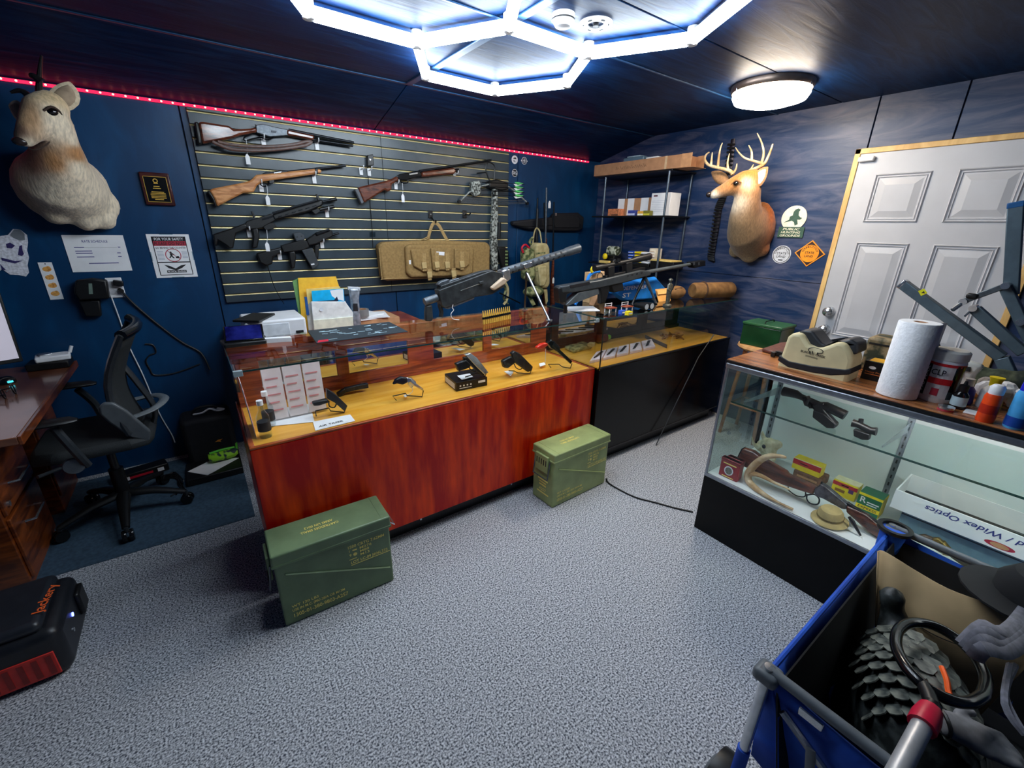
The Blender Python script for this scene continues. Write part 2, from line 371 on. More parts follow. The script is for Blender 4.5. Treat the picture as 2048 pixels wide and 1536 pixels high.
# door: frame, leaf and six raised panels
M_door = mat('door_white_paint', rgb(192, 194, 200), 0.42, ns=6, n=0.02)
M_pine = wood('pine_jamb', rgb(206, 160, 92), rgb(236, 198, 128), 0.5, 5, (1, 1, 0.3), 3)
dr = MB().box((XR - .03, DY0 + .03, 0.012), (XR + .002, DY1 - .03, DZ - .03)).build('door_1', M_door, bev=.002, seg=1, kind='structure')
fr = MB()
for lo, hi in (((DY1 - .03, 0), (DY1, DZ)), ((DY0, 0), (DY0 + .03, DZ)), ((DY0, DZ - .03), (DY1, DZ))):
    MB().box((XR - .038, lo[0], lo[1] if lo[1] else 0), (XR + .002, hi[0], hi[1])).build('door_jamb', M_pine, dr, bev=.002, seg=1)
fd = Frame((XR - .03, DY1 - .03, 0.012), (0, -1, 0), (0, 0, 1)); DW = DY1 - DY0 - .06
def door_panel(a0, b0, a1, b1):
    mb = MB()
    for k, (i0, i1, h0, h1) in enumerate(((0.0, 0.012, .003, .010), (0.016, 0.024, .006, .001))):
        q = lambda i, h: [fd.p(a0 + i, b0 + i, h), fd.p(a1 - i, b0 + i, h), fd.p(a1 - i, b1 - i, h), fd.p(a0 + i, b1 - i, h)]
        A, B, C = [[mb.v(p) for p in q(i, h)] for i, h in ((i0, 0), ((i0 + i1) / 2, h1 if k == 0 else h0), (i1, 0))]
        for r0, r1 in ((A, B), (B, C)):
            for i in range(4): mb.f([r0[i], r0[(i + 1) % 4], r1[(i + 1) % 4], r1[i]])
    mb.build('panel_moulding', M_door, dr, smooth=0)
    mb = MB(); i0, i1 = .03, .065
    A = [mb.v(fd.p(x, y, 0)) for x, y in ((a0 + i0, b0 + i0), (a1 - i0, b0 + i0), (a1 - i0, b1 - i0), (a0 + i0, b1 - i0))]
    B = [mb.v(fd.p(x, y, .009)) for x, y in ((a0 + i1, b0 + i1), (a1 - i1, b0 + i1), (a1 - i1, b1 - i1), (a0 + i1, b1 - i1))]
    for i in range(4): mb.f([A[i], A[(i + 1) % 4], B[(i + 1) % 4], B[i]])
    mb.f(B); mb.build('raised_panel', M_door, dr, smooth=0)
pw = (DW - 0.11 * 2 - 0.11) / 2
for a in (0.11, 0.11 + pw + 0.11):
    door_panel(a, 1.60, a + pw, 1.88); door_panel(a, 0.86, a + pw, 1.48); door_panel(a, 0.2, a + pw, 0.72)
def knob(z, r, name):
    c = V((XR - .03, DY1 - .03 - .065, z))
    mb = MB(); mb.lathe([(r, 0), (r, .006), (r * .92, .01), (r * .4, .012), (r * .4, .026), (r * .85, .034), (r * .9, .046), (r * .6, .056), (0, .058)], c, (-1, 0, 0), 20)
    mb.build(name, M_silver, dr)
knob(rw(1655, 622, .03).z, .034, 'deadbolt'); knob(rw(1641, 658, .05).z, .034, 'door_knob')
MB().obox(fd.p(0.0, 1.985, .0), fd.u * .085, fd.v * -.03, fd.n * .03).build('alarm_sensor', M_plastwhite, dr, bev=.008)
# ------------------------------------------------------------------ ceiling lights and detectors
M_hex = emis('cool_led_tube', (0.80, 0.91, 1.0), HEX_STRENGTH)
hl = thing('hexagon_light_grid', 'glowing white honeycomb of LED tubes mounted on navy plywood ceiling', 'ceiling light', (1.423, 2.096, ZC))
S_ = 0.4418; zt = ZC - 0.045
cent = [(1.423, 2.096), (1.423 - 1.5 * S_, 2.096 - S_ * .866), (1.423, 2.096 - S_ * 1.732)]
done = set(); nodes = set()
for cx, cy in cent:
    vv = [(round(cx + S_ * math.cos(k * PI / 3), 3), round(cy + S_ * math.sin(k * PI / 3), 3)) for k in range(6)]
    for k in range(6):
        e = tuple(sorted((vv[k], vv[(k + 1) % 6])))
        if e in done or any(abs(e[0][0] - d[0][0]) + abs(e[0][1] - d[0][1]) + abs(e[1][0] - d[1][0]) + abs(e[1][1] - d[1][1]) < 0.02 for d in done): continue
        done.add(e); a, b = V((*e[0], zt)), V((*e[1], zt)); d = (b - a).normalized() * 0.02
        tb = MB().tube([a + d, b - d], 0.023, 12).build('led_tube', M_hex, hl)
        bk = MB().obox(a + d + V((-d.y, d.x, 0)) * .6 + V((0, 0, .014)), (b - a) - 2 * d, V((d.y, -d.x, 0)) * 1.2, (0, 0, .012)).build('tube_backing', M_plastwhite, tb)
        nodes.add(e[0]); nodes.add(e[1])
kept = []
for nx, ny in nodes:
    if any(abs(nx - a) + abs(ny - b) < .02 for a, b in kept): continue
    kept.append((nx, ny))
    MB().cyl((nx, ny, zt - .02), (nx, ny, ZC), .024, n=12).build('corner_connector', M_plastwhite, hl, bev=.003)
dx, dy = 2.885, 1.485
dl = thing('flush_dome_light', 'round warm white dome lamp with brushed metal rim on ceiling above deer head', 'ceiling light', (dx, dy, ZC))
MB().lathe([(.0, 0), (.212, 0), (.214, -.02), (.205, -.035), (.19, -.035)], (dx, dy, ZC), n=40).build('metal_rim', mat('brushed_nickel', rgb(150, 130, 118), 0.35, 0.8), dl)
MB().lathe([(.198, -.03), (.2, -.055), (.185, -.082), (.12, -.1), (0, -.106)], (dx, dy, ZC), n=40).build('diffuser', emis('warm_diffuser', (1.0, 0.86, 0.70), DOME_STRENGTH), dl)
for a in (0.5, 2.6, 4.7):
    MB().tube([(dx + .207 * math.cos(a), dy + .207 * math.sin(a), ZC - .02), (dx + .205 * math.cos(a), dy + .205 * math.sin(a), ZC - .06), (dx + .188 * math.cos(a), dy + .188 * math.sin(a), ZC - .086)], .005, 6).build('retaining_clip', M_silver, dl)
p = onz(1127, 28, ZC)
sd = thing('smoke_detector', 'small white round smoke detector inside the LED honeycomb', 'smoke detector', (p.x, p.y, ZC))
MB().lathe([(0, 0), (.045, 0), (.045, -.02), (.038, -.03), (.03, -.042), (0, -.045)], (p.x, p.y, ZC), n=24).build('detector_body', M_plastwhite, sd)
MB().lathe([(.040, -.018), (.047, -.018), (.047, -.022), (.040, -.022)], (p.x, p.y, ZC), n=24).build('vent_ring', M_black, sd)
p = onz(1192, 46, ZC)
sd = thing('detector_mount_plate', 'empty white slotted detector mounting plate on the plywood ceiling', 'mounting plate', (p.x, p.y, ZC))
MB().ring((p.x, p.y, ZC), (0, 0, -1), .068, .034, .008, 28).build('plate_ring', M_plastwhite, sd)
for k in range(6):
    a = k * PI / 3 + .3; MB().cbox((p.x + .051 * math.cos(a), p.y + .051 * math.sin(a), ZC - .009), (.006, .016, .002), a).build('screw_slot', M_ink, sd)
MB().disc((p.x, p.y, ZC), (0, 0, -1), .012, .012, 10).build('wire_nut', M_ink, sd)
# red LED strip along the top of the back wall
zst = ZB - .012
rs = thing('red_led_strip', 'glowing red LED rope light along top of navy back wall', 'strip light', ((XL + 3.45) / 2, YB - .012, zst))
MB().tube([(XL + .02, YB - .016, zst), (3.42, YB - .016, zst)], .0075, 8).build('light_tube', emis('red_tube_glow', (1.0, 0.015, 0.06), 0.8), rs)
ld = MB().ell((XL + .05, YB - .024, zst), .005, 8, 5).build('led', emis('red_led_bead', (1.0, 0.22, 0.16), 2.5), rs)
for k in range(1, 96): copy_part(ld, rs, (k * .0512, 0, 0))
# ------------------------------------------------------------------ slatwall
M_slat = mat('charcoal_slatwall', rgb(52, 64, 73), 0.34, ns=8, n=0.08)
M_insert = mat('gold_slat_insert', rgb(255, 226, 164), 0.35, 0.25, ns=20)
x0, x1 = bw(373, 221).x, bw(1013, 400).x
zt0, zb0 = bw(373, 221, .02).z, bw(452, 590, .02).z; pitch = (zt0 - zb0) / 15
sw = thing('slatwall_display', 'charcoal slatwall board with gold grooves carrying the wall guns', 'slatwall', ((x0 + x1) / 2, YB - .01, zb0 - .045))
MB().box((x0, YB - .012, zb0 - .05), (x1, YB - .008, zt0 + .01)).build('back_board', M_insert, sw)
s0 = MB().box((x0, YB - .03, zt0 - pitch + .0055), (x1, YB - .012, zt0 - .0055)).build('slat', M_slat, sw, bev=.002, seg=1)
i0 = MB().obox((x0, YB - .0285, zt0 - .005), (x1 - x0, 0, 0), (0, .016, .006), (0, .001, .004)).build('groove_insert', M_insert, sw)
for k in range(1, 15): copy_part(s0, sw, (0, 0, -k * pitch))
for k in range(1, 16): copy_part(i0, sw, (0, 0, -k * pitch))
MB().box((x0, YB - .03, zb0 - .05), (x1, YB - .012, zb0 - .0055)).build('slat', M_slat, sw, bev=.002, seg=1)
MB().box((x0, YB - .03, zt0 + .0055), (x1, YB - .012, zt0 + .02)).build('slat', M_slat, sw, bev=.002, seg=1)
MB().box((x0 + 1.14, YB - .0315, zb0 - .05), (x0 + 1.143, YB - .0295, zt0)).build('sheet_joint', M_seam, sw)
C3 = crop(370, 210, 420 / 1536); C4 = crop(690, 270, 420 / 1536); C5 = crop(1000, 270, 420 / 1536); C6 = crop(1300, 240, 420 / 1536)
def pt(C, x, y, d, pr=bw): q = C(x, y)[0]; return pr(q[0], q[1], d)
def path(C, d, *xy): return [pt(C, xy[i], xy[i + 1], d) for i in range(0, len(xy), 2)]
def hook(C, x, y, which, grp, gy=None):
    h = thing('slatwall_hook', 'small white slatwall hook %s' % which, 'hook', pt(C, x, y, .03) - V((0, 0, .03)), 'white hooks on the slatwall')
    c = pt(C, x, y, .036)
    MB().cbox(c, (.026, .006, .05)).build('hook_plate', M_plastwhite, h, bev=.002)
    za = .012 if gy is None else pt(C, x, gy, .071).z - c.z - .003
    MB().tube([c + V((0, .002, .01)), c + V((0, -.006, za)), c + V((0, -.058, za)), c + V((0, -.066, za + .008)), c + V((0, -.068, za + .022))], .004, 6).build('hook_arm', M_plastwhite, h)
def tag(C, x0, y0, x1, y1, of, d=.1, d2=None):
    a, b = pt(C, x0, y0, d), pt(C, x1, y1, d2 or d)
    t = thing('price_tag', 'white price tag on a string hanging from the %s' % of, 'price tag', b - V((0, 0, .03)), 'white price tags on the guns')
    MB().tube([a, (a + b) / 2 + V((.002, 0, 0)), b + V((0, 0, .02))], .0016, 5).build('string', M_plastwhite, t)
    c = b; MB().prism([c + V(q) for q in ((-.012, 0, -.035), (.012, 0, -.035), (.012, 0, .008), (.004, 0, .022), (-.004, 0, .022), (-.012, 0, .008))], (0, .002, 0)).build('tag_card', M_white, t)
D0, D1 = .05, .092
# lever action rifle
g = thing('lever_action_rifle', 'walnut lever action rifle with leather sling on the top slatwall row', 'rifle', pt(C3, 600, 250, .07))
slab('stock', C3(95, 127, 130, 125, 320, 155, 355, 180, 470, 175, 520, 165, 530, 200, 400, 225, 350, 245, 125, 288), D0, D1, M_walnut, g, .012)
slab('butt_pad', C3(65, 125, 97, 127, 127, 288, 100, 290, 92, 280), D0, D1, M_black, g, .008)
slab('receiver', C3(515, 150, 560, 140, 690, 170, 760, 183, 760, 225, 620, 235, 520, 205), D0 + .005, D1 - .005, M_grey, g, .004)
slab('loading_gate', C3(630, 185, 670, 190, 665, 205, 628, 200), D1 - .006, D1 - .002, M_steel, g, .001)
slab('forend', C3(740, 180, 945, 225, 938, 260, 740, 222), D0, D1, M_walnut, g, .01)
MB().tube(path(C3, .072, 760, 183, 1235, 276), .0085, 10).build('barrel', M_steel, g)
MB().tube(path(C3, .072, 920, 252, 1228, 298), .0085, 10).build('magazine_tube', M_steel, g)
MB().tube(spline(path(C3, .072, 505, 205, 435, 235, 440, 262, 500, 246, 560, 238, 600, 255, 640, 240, 645, 222), 4), .0045, 6).build('lever_loop', M_steel, g)
slab('hammer', C3(510, 140, 530, 150, 545, 165, 525, 170), .064, .078, M_steel, g, .002)
slab('front_sight', C3(1198, 255, 1215, 258, 1215, 275, 1200, 272), .066, .076, M_steel, g, .001)
MB().tube(spline(path(C3, .10, 200, 268, 260, 295, 340, 322, 500, 333, 700, 322, 880, 295, 922, 268, 880, 268, 800, 288, 660, 303, 480, 302, 330, 288, 240, 268), 4), .006, 6, flat=1.8).build('leather_sling', mat('brown_leather', rgb(70, 38, 26), 0.4, n=.2, ns=60), g)
hook(C3, 572, 260, 'under the receiver of lever action rifle', '', 240); hook(C3, 965, 300, 'under the fore end of lever action rifle', '', 267)
tag(C3, 447, 250, 458, 388, 'lever action rifle', .075)
# carbine
g = thing('carbine_rifle', 'pale birch stocked carbine below the lever action rifle', 'rifle', pt(C3, 600, 560, .07))
slab('stock', C3(175, 625, 200, 612, 440, 565, 480, 550, 520, 512, 560, 508, 950, 468, 995, 473, 995, 497, 950, 507, 570, 560, 525, 590, 500, 640, 430, 642, 232, 745, 215, 690), D0, D1, M_birch, g, .012)
slab('butt_plate', C3(158, 632, 178, 625, 216, 690, 234, 744, 220, 750, 198, 690), D0, D1, M_black, g, .006)
slab('receiver', C3(555, 508, 590, 490, 740, 478, 762, 494, 620, 516), D0 + .008, D1 - .008, M_steel, g, .004)
slab('bolt', C3(650, 490, 705, 484, 706, 496, 650, 503), D1 - .01, D1 + .002, M_silver, g, .002)
MB().tube(path(C3, .072, 750, 490, 1175, 443), .008, 10).build('barrel', M_steel, g)
slab('barrel_band', C3(945, 466, 965, 464, 968, 506, 948, 508), D0 - .002, D1 + .002, M_steel, g, .003)
MB().tube(spline(path(C3, .072, 545, 555, 560, 590, 600, 592, 612, 552), 4), .004, 6).build('trigger_guard', M_steel, g)
slab('magazine', C3(612, 552, 650, 548, 652, 570, 615, 574), D0 + .01, D1 - .01, M_black, g, .002)
hook(C3, 557, 605, 'under the trigger of birch carbine', '', 568); hook(C3, 945, 545, 'under the barrel band of birch carbine', '', 509)
tag(C3, 598, 588, 605, 690, 'birch carbine', .075)
# modern black rifle
g = thing('modern_sporting_rifle', 'long black polymer semi automatic rifle with slotted handguard on slatwall', 'rifle', pt(C3, 600, 860, .07))
slab('stock', C3(205, 945, 330, 905, 440, 866, 452, 900, 372, 938, 352, 1045, 325, 1050, 300, 1025, 240, 985, 228, 1035, 214, 1020), D0, D1, M_black, g, .008)
slab('receiver', C3(428, 885, 450, 850, 640, 793, 660, 842, 590, 880, 560, 900, 470, 908), D0 + .004, D1 - .004, M_black, g, .004)
slab('ejection_port', C3(560, 832, 640, 808, 643, 822, 565, 846), D1 - .006, D1 - .002, M_steel, g, .001)
slab('pistol_grip', C3(488, 905, 530, 895, 545, 960, 528, 1045, 486, 1046, 496, 965), D0 + .006, D1 - .006, M_black, g, .008)
slab('magazine', C3(558, 878, 640, 860, 672, 885, 640, 908, 590, 918), D0 + .008, D1 - .008, M_black, g, .003)
slab('handguard', C3(630, 800, 960, 702, 1003, 690, 1005, 735, 900, 782, 650, 845), D0, D1, M_black, g, .01)
for k in range(6):
    x, y = 680 + k * 50, 815 - k * 15
    slab('handguard_slot', C3(x, y, x + 30, y - 9, x + 31, y - 1, x + 1, y + 8), D1 - .001, D1 + .0015, M_steel, g, .001)
slab('top_rail', C3(640, 783, 965, 690, 968, 700, 642, 795), D0 + .012, D1 - .012, M_steel, g, .001)
MB().tube(path(C3, .072, 990, 712, 1105, 688), [.008, .008], 10).build('barrel', M_steel, g)
MB().tube(path(C3, .072, 1065, 697, 1108, 688), .012, 10).build('muzzle_brake', M_steel, g)
MB().tube(path(C3, .09, 985, 765, 1090, 742), .012, 10).build('weapon_light', M_black, g)
slab('light_mount', C3(920, 772, 985, 755, 985, 780, 950, 802), D0 + .01, D1, M_black, g, .003)
slab('rear_sight', C3(482, 778, 492, 776, 515, 812, 500, 830), .06, .08, M_black, g, .002)
slab('front_sight', C3(955, 652, 966, 650, 990, 690, 972, 700), .06, .08, M_black, g, .002)
hook(C3, 470, 940, 'under the receiver of long black rifle', '', 909); hook(C3, 1038, 795, 'under the handguard of long black rifle', '', 766)
tag(C3, 598, 913, 602, 1030, 'long black rifle', .084, .099)
# short braced pistol
g = thing('short_braced_pistol', 'compact black rifle style pistol with holographic sight and straight magazine', 'gun', pt(C3, 820, 1060, .07))
slab('arm_brace', C3(520, 1085, 560, 1075, 700, 1040, 706, 1075, 642, 1110, 636, 1162, 590, 1177, 545, 1150), D0, D1, M_black, g, .008)
slab('receiver', C3(698, 1028, 800, 1000, 860, 985, 902, 1000, 905, 1040, 850, 1062, 720, 1078), D0 + .004, D1 - .004, M_black, g, .004)
slab('holographic_sight', C3(785, 938, 835, 930, 870, 950, 876, 985, 810, 997), D0 + .004, D1 - .004, mat('dark_grey_housing', rgb(64, 70, 76), .4), g, .005)
for x, y in ((820, 965), (852, 960)): MB().disc(pt(C3, x, y, D1 - .004), (0, -1, 0), .0035, .003, 12).build('sight_button', M_black, g)
slab('handguard', C3(880, 985, 950, 938, 1050, 905, 1076, 925, 1076, 962, 960, 1015, 900, 1030), D0, D1, M_black, g, .008)
slab('accessory_light', C3(950, 935, 1052, 902, 1062, 922, 960, 958), D1 - .01, D1 + .012, M_steel, g, .006)
MB().tube(path(C3, .072, 1060, 957, 1125, 936), .008, 10).build('barrel', M_steel, g)
slab('pistol_grip', C3(755, 1075, 800, 1065, 812, 1110, 800, 1195, 775, 1197, 763, 1130), D0 + .006, D1 - .006, M_black, g, .008)
mg = slab('magazine', C3(850, 1060, 930, 1045, 980, 1165, 932, 1202), D0 + .008, D1 - .008, mat('smoke_polymer', rgb(58, 62, 66), .4), g, .004)
slab('magazine_mark', C3(920, 1162, 945, 1158, 948, 1168, 924, 1172), D1 - .0085, D1 - .0075, M_white, mg, 0)
slab('foregrip', C3(945, 1025, 982, 1015, 972, 1130, 945, 1112), D0 + .008, D1 - .008, M_black, g, .006)
MB().tube(spline(path(C3, .095, 600, 1165, 620, 1230, 650, 1320, 690, 1400, 725, 1455), 4), .009, 6, flat=.25).build('carry_strap', M_cable, g)
hook(C3, 692, 1105, 'behind the grip of short braced pistol', '', 1084); hook(C3, 1002, 1022, 'under the handguard of short braced pistol', '', 998)
# shotgun
g = thing('walnut_shotgun', 'semi automatic shotgun with walnut stock and fore end, muzzle up', 'shotgun', pt(C4, 500, 320, .07))
slab('stock', C4(88, 392, 105, 380, 300, 335, 345, 318, 372, 300, 392, 322, 370, 345, 335, 362, 340, 395, 310, 418, 288, 402, 150, 490, 132, 497), D0, D1, M_walnut, g, .012)
slab('recoil_pad', C4(65, 400, 90, 391, 134, 496, 115, 507), D0, D1, mat('grey_rubber', rgb(96, 100, 106), .7), g, .006)
slab('receiver', C4(362, 308, 400, 285, 540, 260, 556, 300, 440, 332, 385, 332), D0 + .005, D1 - .005, M_blackgloss, g, .006)
slab('bolt', C4(470, 282, 530, 272, 532, 284, 472, 294), D1 - .008, D1 - .001, M_silver, g, .001)
slab('forend', C4(556, 270, 790, 240, 812, 264, 790, 286, 560, 310), D0, D1, M_walnut, g, .012)
MB().tube(path(C4, .072, 540, 266, 1068, 184), .009, 10).build('barrel', M_steel, g)
MB().tube(path(C4, .072, 790, 262, 830, 256), .013, 10).build('magazine_cap', M_steel, g)
slab('vent_rib', C4(545, 254, 1068, 176, 1068, 180, 545, 259), .067, .077, M_steel, g, 0)
MB().tube(spline(path(C4, .072, 405, 335, 420, 352, 455, 350, 462, 330), 4), .004, 6).build('trigger_guard', M_blackgloss, g)
hook(C4, 372, 372, 'under the receiver of walnut shotgun', '', 347); hook(C4, 800, 275, 'under the fore end of walnut shotgun', '', 279)
tag(C4, 420, 351, 424, 455, 'walnut shotgun', .075)
# empty hooks and sensor box with its cord
hook(C4, 117, 265, 'left empty, away from sensor box cord', ''); hook(C4, 176, 272, 'left empty, behind the sensor box cord', '')
s = thing('sensor_box', 'small black plastic box on the slatwall with a thin hanging cord', 'sensor', pt(C4, 180, 230, .05))
slab('housing', C4(158, 150, 200, 142, 206, 222, 160, 230), .03, .07, M_black, s, .004)
MB().disc(pt(C4, 184, 180, .0705), (0, -1, 0), .005, .002, 12).build('lens', M_silver, s)
MB().tube(spline(path(C4, .036, 165, 230, 172, 350, 185, 520, 198, 680, 205, 830), 3), .0022, 5).build('cord', M_cable, s)
slab('cord_clip', C4(180, 710, 222, 710, 222, 745, 180, 745), .031, .036, glass('tape', (.75, .8, .82)), s, 0)
for x, y, w_ in ((625, 600, 'holding the tan rifle bag'), (875, 600, 'empty, right of the tan rifle bag straps')):
    h = thing('black_peg_hook', 'black slatwall peg hook %s' % w_, 'hook', pt(C4, x, y, .05))
    c = pt(C4, x, y - 20, .035); MB().cbox(c, (.04, .008, .06)).build('hook_plate', M_black, h, bev=.003)
    MB().tube([c, c + V((.005, -.07, -.005)), c + V((.01, -.085, .012))] if x > 700 else [c + V((.004, 0, -.02)), pt(C4, 648, 625, .06), pt(C4, 660, 640, .095), pt(C4, 664, 640, .125), pt(C4, 664, 622, .132)], .006, 6).build('hook_arm', M_black, h)
    MB().disc(c + V((0, -.004, 0)), (0, -1, 0), .006, .003, 10).build('hook_screw', M_silver, h)
# tan rifle bag
M_tan = mat('tan_nylon', rgb(150, 120, 72), .8, n=.1, ns=60, bump=.25, bs=400)
M_tan2 = mat('tan_webbing', rgb(168, 138, 88), .8, n=.1, ns=90, bump=.25, bs=500)
g = thing('tan_rifle_bag', 'tan padded rifle bag with three buckled pouches hung by its straps', 'gun bag', pt(C4, 640, 1060, .1))
slab('bag_body', C4(230, 810, 262, 782, 620, 766, 1020, 783, 1046, 808, 1044, 1000, 960, 1030, 300, 1063, 262, 1048), .035, .12, M_tan, g, .018, seg=3)
MB().tube(spline(path(C4, .122, 250, 830, 270, 1040, 300, 1052, 640, 1040), 4), .004, 6).build('zipper', M_tan2, g)
fp = slab('front_pocket', C4(436, 815, 470, 800, 900, 800, 938, 830, 930, 1010, 880, 1028, 480, 1042, 446, 1010), .115, .155, M_tan, g, .016, seg=3)
for q in (C4(478, 838, 612, 832, 618, 1000, 575, 1002, 500, 960), C4(625, 828, 780, 826, 775, 985, 640, 990), C4(798, 830, 912, 832, 905, 950, 860, 985, 800, 975)):
    slab('pouch_flap', q, .152, .178, M_tan, g, .01)
for x, y in ((578, 955), (672, 950), (748, 950), (855, 945), (618, 1022), (795, 1015)):
    s_ = slab('strap', C4(x - 14, y - 90 if y < 1000 else y - 40, x + 14, y - 92 if y < 1000 else y - 42, x + 16, y + 40, x - 10, y + 42), .176, .181, M_tan2, g, .001)
    slab('buckle', C4(x - 18, y - 22, x + 16, y - 24, x + 20, y + 20, x - 12, y + 24), .180, .190, mat('buckle_plastic', rgb(196, 170, 118), .4), s_, .002)
slab('brand_patch', C4(668, 852, 728, 856, 726, 882, 672, 876), .178, .1795, M_white, g, 0)
slab('side_tag', C4(467, 915, 482, 915, 482, 945, 469, 945), .154, .157, M_white, g, 0)
for pts in ((600, 815, 615, 730, 640, 655, 665, 640), (775, 812, 730, 740, 690, 665, 660, 640)):
    MB().tube(spline(path(C4, .11, *pts), 4), .013, 6, flat=.25, up=(0, 1, 0)).build('carry_handle', M_tan2, g)
MB().tube(spline(path(C4, .125, 590, 770, 620, 740, 560, 768), 3), .005, 6).build('handle_wrap', M_tan2, g)
# crossbow
M_camo = mat('bark_camo', rgb(40, 42, 38), .6, c2=rgb(186, 190, 182), ns=55, det=6, lo=.42, hi=.6)
g = thing('hunting_crossbow', 'bark camouflage crossbow hung nose up beside the slatwall end', 'crossbow', pt(C4, 1090, 960, .08))
slab('rail', C4(1080, 395, 1110, 395, 1112, 620, 1108, 800, 1112, 985, 1078, 985, 1060, 830, 1072, 620), .05, .09, M_camo, g, .006)
slab('riser', C4(1040, 340, 1100, 325, 1180, 350, 1180, 400, 1130, 410, 1040, 385), .031, .095, M_black, g, .01)
for q in ((1050, 360, 970, 385, 905, 420, 840, 487), (1165, 365, 1220, 395, 1275, 440, 1337, 500)):
    MB().tube(path(C4, .075, *q), [.014, .013, .011, .008], 8, flat=.6).build('limb', mat('grey_limb', rgb(150, 154, 150), .45, n=.3, ns=50), g)
for q in ((840, 487), (1337, 500)): MB().disc(pt(C4, q[0], q[1], .085), (0, 1, 0), .014, .02, 14).build('cam_wheel', M_steel, g)
for y0, y1 in ((487, 500), (470, 492), (452, 480)): MB().tube(path(C4, .07, 842, y0, 1090, (y0 + y1) / 2 + 12, 1335, y1), .0018, 5).build('bowstring', M_silver, g)
MB().tube(spline(path(C4, .097, 1060, 340, 1030, 260, 1040, 205, 1068, 205, 1095, 235, 1090, 330), 4), .005, 6).build('foot_stirrup', M_black, g)
slab('quiver_block', C4(918, 340, 980, 335, 985, 440, 945, 450, 920, 420), .05, .1, M_camo, g, .008)
MB().tube([pt(C4, 1032, 272, .03), pt(C4, 1032, 272, .09), pt(C4, 965, 280, .09)], .005, 6).build('hanger', M_black, g)
slab('stock_grip', C4(1110, 820, 1165, 818, 1190, 850, 1190, 1000, 1150, 990, 1130, 920), .05, .09, M_black, g, .008)
MB().tube(path(C4, .1, 1128, 640, 1125, 760), .016, 12).build('scope', M_black, g)
for k in range(6):
    slab('stock_rib', C4(1172, 845 + k * 24, 1190, 845 + k * 24, 1190, 857 + k * 24, 1172, 857 + k * 24), .088, .094, mat('olive_green', rgb(120, 140, 92), .6), g, 0)
for k in range(4):
    y = 352 + k * 30
    a = thing('crossbow_bolt', 'green and white fletched crossbow bolt, %s in the quiver' % ('topmost', 'second down', 'third down', 'lowest')[k], 'arrow', pt(C4, 1240, y, .1), 'bolts quivered on the crossbow')
    MB().tube(path(C4, .1, 1000, y - 6, 1312, y + 8), .0028, 6).build('shaft', M_black, a)
    slab('fletching', C4(1240, y - 6, 1262, y - 8, 1305, y + 2, 1262, y + 16), .099, .101, mat('green_vane', rgb(96, 216, 110), .5), a, 0)
    slab('fletching', C4(1232, y + 6, 1250, y + 4, 1296, y + 12, 1250, y + 24), .0995, .1005, M_white, a, 0)
# stickers
def sticker(C, x, y, r, label):
    c = pt(C, x, y, .009); s = thing('round_sticker', label, 'sticker', c - V((0, 0, r)))
    return s, Frame(c, (1, 0, 0), (0, 0, 1))
r_ = .034
s, F = sticker(C4, 1241, 181, r_, 'white round sticker with a black mountain peak above the black one')
mb = MB(); F.circ(mb, 0, 0, r_, 0, .001); mb.build('disc', M_white, s)
mb = MB(); F.poly(mb, [(-.018, .006), (-.006, .02), (.002, .012), (.01, .022), (.02, .006)], .001); mb.build('mountain_print', M_ink, s)
mb = MB(); F.rect(mb, -.016, -.008, .0, -.004, .001); F.rect(mb, -.012, -.018, .008, -.014, .001); mb.build('print_lines', M_ink, s)
s, F = sticker(C4, 1311, 189, .03, 'dark round sticker with white outlined emblem and side tabs')
mb = MB(); F.circ(mb, 0, 0, .03, 0, .001); F.rect(mb, -.036, -.005, .036, .005, 0, .0009); mb.build('disc', M_white, s)
mb = MB(); F.circ(mb, 0, 0, .0265, .001); mb.build('dark_field', mat('navy_print', rgb(20, 34, 60), .5), s)
mb = MB(); F.ring(mb, 0, 0, .019, .002, .0018); F.rect(mb, -.014, -.003, .014, .003, .0018); F.rect(mb, -.003, -.014, .003, .014, .0018); mb.build('emblem_print', M_white, s)
s, F = sticker(C4, 1241, 278, r_, 'black round sticker reading SIG inside a white ring')
mb = MB(); F.circ(mb, 0, 0, r_, 0, .001); mb.build('disc', M_ink, s)
mb = MB(); F.ring(mb, 0, 0, .031, .003, .001); mb.build('white_ring', M_white, s)
F.text('SIG', 0, -.012, .025, M_white, s, align='C', lift=.002)
# ------------------------------------------------------------------ papers and plaque on the navy wall
def sheet(name, label, cat, tl, br, d=.010, m=M_white, tape=True):
    a, b = bw(*tl, d), bw(*br, d); W, H = b.x - a.x, a.z - b.z
    t = thing(name, label, cat, (a.x + W / 2, YB - d, b.z)); F = Frame((a.x, YB - d, b.z), (1, 0, 0), (0, 0, 1))
    mb = MB(); F.rect(mb, 0, 0, W, H, 0, .001); mb.build('sheet', m, t)
    return t, F, W, H
t, F, W, H = sheet('rate_schedule', 'white landscape rate schedule sheet pinned above the outlet', 'notice', (122, 470), (265, 541))
F.text('RATE SCHEDULE', W * .5, H * .80, H * .065, M_blueink, t, align='C', width=W * .42)
for a, b, w_ in ((.14, .66, .16), (.14, .56, .27), (.14, .50, .27), (.14, .40, .28), (.86, .66, .04), (.82, .50, .06), (.82, .40, .06), (.3, .22, .5)):
    mb = MB(); F.rect(mb, W * a, H * b, W * (a + w_), H * (b + .022), .001, .0003); mb.build('text_line', M_blueink, t)
mb = MB(); F.rect(mb, W * .3, H * .66, W * .84, H * .665, .001, .0003); mb.build('rule_line', M_ink, t)
t, F, W, H = sheet('safety_notice', 'white taped safety poster with red banner and eagle logo', 'poster', (291, 468), (396, 553))
